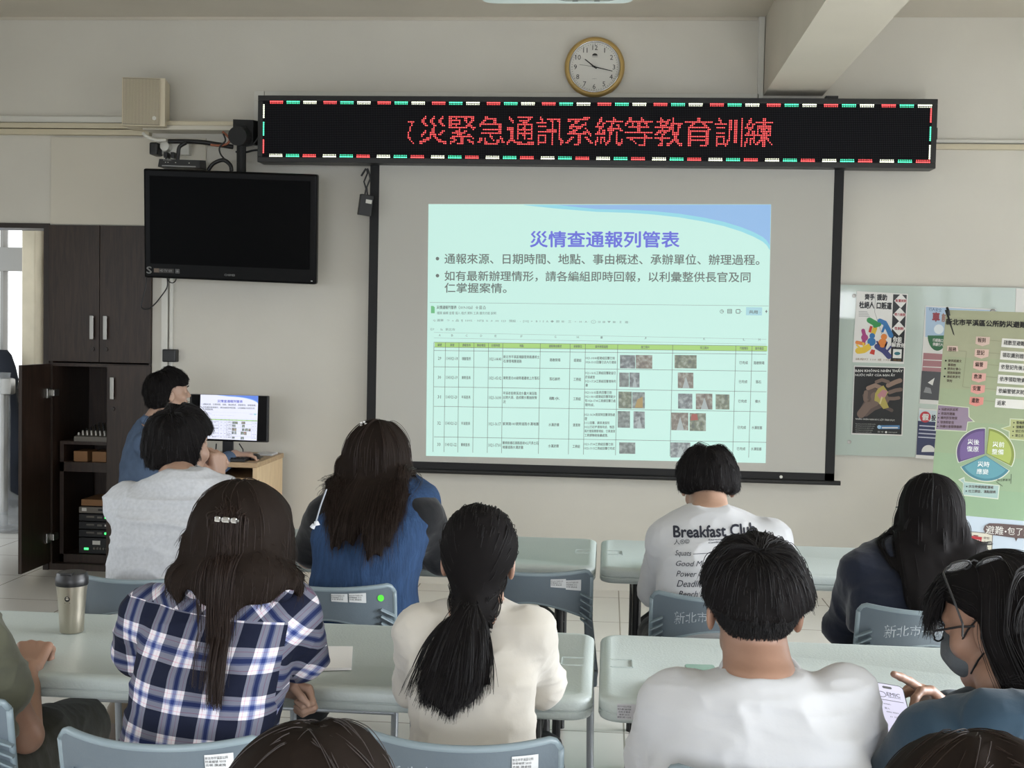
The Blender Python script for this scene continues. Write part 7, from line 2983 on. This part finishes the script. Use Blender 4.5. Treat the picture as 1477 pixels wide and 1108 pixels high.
    # fringe falling over the forehead
    rg = np.random.default_rng(171)
    n = 200
    p = scalp(H, n, lambda q: (q[:, 1] > 0.035) & (q[:, 2] > 0.078), 173)
    d = unit((H.R @ np.array([0, 1.0, -0.1]))+rg.normal(size=(n, 3))*0.25)
    g = grow(p, d, rg.uniform(0.06, 0.12, n), Sk, 16, 24.0, rg.uniform(0.006, 0.024, n))
    strands('fringe', children(g, 9, 0.006, 0.004, 175, 0.006), HS, hm, 0.0007)
    # second pair of glasses pushed up on the head
    R2 = rot(0.45, -0.85, -0.12)
    up = Head(pxv(1404, 813, 2.30)-R2 @ np.array([0, 0.101, 0.004]), R2, 1.0)
    g2 = glasses(P, up, M_BLACK, hm)
    # patterned scrunchie at the back
    sc = H.w(-0.01, -0.112, 0.045)
    MB().lathe([(0.012, -0.012), (0.026, -0.009), (0.030, 0.0), (0.026, 0.009), (0.012, 0.012)], (0, 0, 0), mat('patterned_scrunchie', 'a09a9c', 0.8, vary=0.9, vscale=90), 24, 'y', Matrix.Translation(sc) @ Matrix(H.R.tolist()).to_4x4()).build('scrunchie', None, hm, smooth=True)
    # the phone she holds
    ph2 = thing('smartphone', 'phone with a lit white page held by the woman in the teal hoodie', 'phone')
    M = Matrix(((U_[0], V_[0], N_[0], O_[0]), (U_[1], V_[1], N_[1], O_[1]), (U_[2], V_[2], N_[2], O_[2]), (0, 0, 0, 1)))
    ph2.matrix_world = M
    b = MB()
    b.loops([[(x, y, h) for x, y in rrect(0.0362-i, 0.0755-i, 0.011)] for i, h in ((0.001, -0.004), (0, -0.003), (0, 0.003), (0.001, 0.004))], mat('phone_dark_case', '202124', 0.4))
    b.build('case', None, ph2, auto=40)
    b = MB()
    E_ = slide_mat('d9d6ee', 1.0)
    b.loops([[(x, y, h) for x, y in rrect(0.0335, 0.0728, 0.009)] for h in (0.004, 0.0043)], E_)
    D_ = slide_mat('20203a', 0.6)
    b.loops([[(x, y+0.064, h) for x, y in rrect(0.010, 0.003, 0.003)] for h in (0.0043, 0.0046)], slide_mat('050505', 1.0))

    def ptext(t_, u, v, h_, w_=None):
        vv, ff = glyphs(t_, 0.01, 0, 2)
        a_, c_ = vv[:, :2].min(0), vv[:, :2].max(0)
        s_ = h_/(c_[1]-a_[1])
        sx_ = s_ if w_ is None else w_/(c_[0]-a_[0])
        b.raw([(u+(q[0]-a_[0])*sx_, v+(q[1]-a_[1])*s_, 0.0047) for q in vv], ff, D_)
    ptext('10:16', -0.029, 0.062, 0.0035)
    ptext('EMIC', -0.004, 0.042, 0.0095, 0.028)
    ptext('應變管理資訊系統', -0.002, 0.038, 0.0028, 0.026)
    b.tube([(-0.008+0.010*math.cos(a)*(1 if True else 1)-0.008, 0.043+0.006*math.sin(a)+(0.002 if math.sin(a) > 0.5 else 0), 0.0047) for a in [2*math.pi*k/16 for k in range(17)]], 0.0006, D_, 5)
    b.box((-0.001, 0.030, 0.0047), (0.058, 0.0012, 0.0003), D_)
    ptext('登入', -0.016, 0.006, 0.005)
    ptext('帳號密碼登入', -0.016, 0.018, 0.003, 0.016)
    ptext('選擇單位  確認送出', -0.014, -0.002, 0.003, 0.026)
    ptext('▢  行動', -0.008, -0.014, 0.004, 0.02)
    b.build('screen', None, ph2)
    return P


# ---------------------------------------------------------------- person at the left edge in olive
def person_olive():
    Y0 = 2.42
    H = Head(pxv(-95, 800, 2.5), rot(-0.3, 0.1, 0), 1.0)
    P = Person('person in an olive shirt and shorts at the left edge, one hand on the table', H, 0.004)
    neck = pxv(-90, 880, 2.44)
    H.add(P.body, neck, 0.055)
    R = rows_px([(880, -130, -50), (892, -165, -20), (915, -185, -24), (960, -190, -14), (1010, -190, -10), (1070, -190, -10), (1110, -190, 0)], Y0, 0.12, 0.03, low=LOW)
    P.body.loft(shrink(R, 0.02), 0.03)
    T = Sdf().loft(R, 0.03)
    wr_ = pxv(40, 968, 2.70)
    el_ = pxv(38, 1062, 2.52)
    arm(P.body, T, pxv(-24, 940, 2.44), el_, wr_, (0.044, 0.035, 0.026), 0.42, 0.012)
    T.cone(pxv(-8, 955, 2.50), pxv(0, 1000, 2.50), 0.03, 0.035, 0.03)
    hand(P.body, wr_, (-0.18, 0.75, 0.42), (-0.1, 0.45, -0.9), True, (1.0, 1.1, 1.15, 1.2), 0.1, 1.0, 0.06)
    OL = knit('olive_cotton', '5a5b4c', 0.9, 0.25, 20)
    sdf_obj('olive_shirt', T, 0.006, OL, P.root, 0.008, 181)
    hip = np.array([neck[0], Y0, 0.54])
    tr = Sdf()
    kn = pxv(112, 1052, 3.02)
    hp = hip+np.array([0.09, 0, 0])
    tr.chain([hp, np.array([(hp[0]+kn[0])/2, (hp[1]+kn[1])/2, 0.545]), kn], [0.095, 0.09, 0.082], 0.03)
    tr.chain([hip-np.array([0.09, 0, 0]), hip+np.array([-0.12, 0.44, -0.01])], [0.095, 0.085], 0.03)
    sdf_obj('shorts', tr, 0.008, TR_OLIVE, P.root, 0.006, 9)
    an = kn+np.array([0.0, 0.02, -0.42])
    P.body.chain([hp, kn, an], [0.07, 0.055, 0.035])
    P.body.chain([hip-np.array([0.09, 0, 0]), hip+np.array([-0.12, 0.46, -0.01]), hip+np.array([-0.12, 0.44, -0.44])], [0.07, 0.055, 0.035])
    s_ = Sdf().cone(an+np.array([0, -0.03, -0.03]), an+np.array([0, 0.15, -0.04]), 0.036, 0.034, 0.02)
    sdf_obj('shoe', s_, 0.008, SHOE_B, P.root)
    P.finish()
    short_hair(P, 191, (0.0, -0.05), 0.07, -0.09, -0.04, 0.024, HS, 600)
    wp = on_z(57, 938, 0.755)
    tag(MB().box((wp.x, wp.y, 0.752), (0.035, 0.09, 0.018), mat('white_case', 'd6d4ce', 0.4), 0.006).build('white_case'), 'small white object under the thumb of the person in olive', 'case')
    return P


# ---------------------------------------------------------------- heads of the row in front of the camera
def head_near(label, px_, py_, Y, yaw, seed, m1, m2, s=1.0, tilt=0.25):
    H = Head(pxv(px_, py_, Y), rot(yaw, tilt, 0.0), s)
    P = Person(label, H, 0.006)
    neck = H.c+np.array([0, -0.07, -0.17])
    H.add(P.body, neck, 0.055)
    zt = neck[2]-0.02
    R = [[zt, neck[0], neck[1], 0.06, 0.05], [zt-0.03, neck[0], neck[1], 0.13, 0.08], [zt-0.07, neck[0], neck[1], 0.18, 0.10], [zt-0.2, neck[0], neck[1]-0.02, 0.19, 0.11], [0.46, neck[0], neck[1]-0.06, 0.18, 0.13]]
    P.body.loft(shrink(R, 0.02), 0.03)
    T = Sdf().loft(R, 0.03)
    for q in (-1, 1):
        arm(P.body, T, neck+np.array([q*0.17, 0, -0.09]), neck+np.array([q*0.22, 0.12, -0.33]), neck+np.array([q*0.10, 0.30, -0.20]), (0.045, 0.037, 0.026), 2, 0.012)
        hand(P.body, neck+np.array([q*0.10, 0.30, -0.20]), (-q*0.4, 0.9, 0.0), (0, 0, -1), q > 0)
    sdf_obj('dark_top', T, 0.009, knit('charcoal_jersey', '24262a'), P.root, 0.004, seed)
    P.legs((neck[0], neck[1]-0.04, 0.54), [neck*np.array([1, 1, 0])+np.array([-0.11, 0.38, 0.53]), neck*np.array([1, 1, 0])+np.array([0.11, 0.38, 0.53])], [neck*np.array([1, 1, 0])+np.array([-0.11, 0.38, 0.09]), neck*np.array([1, 1, 0])+np.array([0.11, 0.38, 0.09])], TR_DARK, 0.072, SHOE_B)
    P.finish()
    Sk = Sdf()
    H.add(Sk, neck, 0.055, False)
    long_hair(P, Both(Sk, T), seed, 700, (0.16, 0.24), 40.0, (0.004, 0.020), 0.0, 0.55, 0.35, (m1, m2), 12, None, 0.008, None, 0.08, 26, 0.2, 0.0006, 0.007)
    return P


man_white()
woman_ponytail()
woman_plaid()
woman_denim()
man_grey()
man_lettered()
woman_navy()
presenter()
woman_teal()
person_olive()
head_near('person with greying parted brown hair, only the crown showing at the bottom edge', 447, 1203, 1.32, 0.0, 201, HBR, HSG, 1.0)
head_near('person with dark brown hair, only a sliver showing in the bottom right corner', 1405, 1235, 1.24, 0.1, 211, HBR, HSB, 1.0)
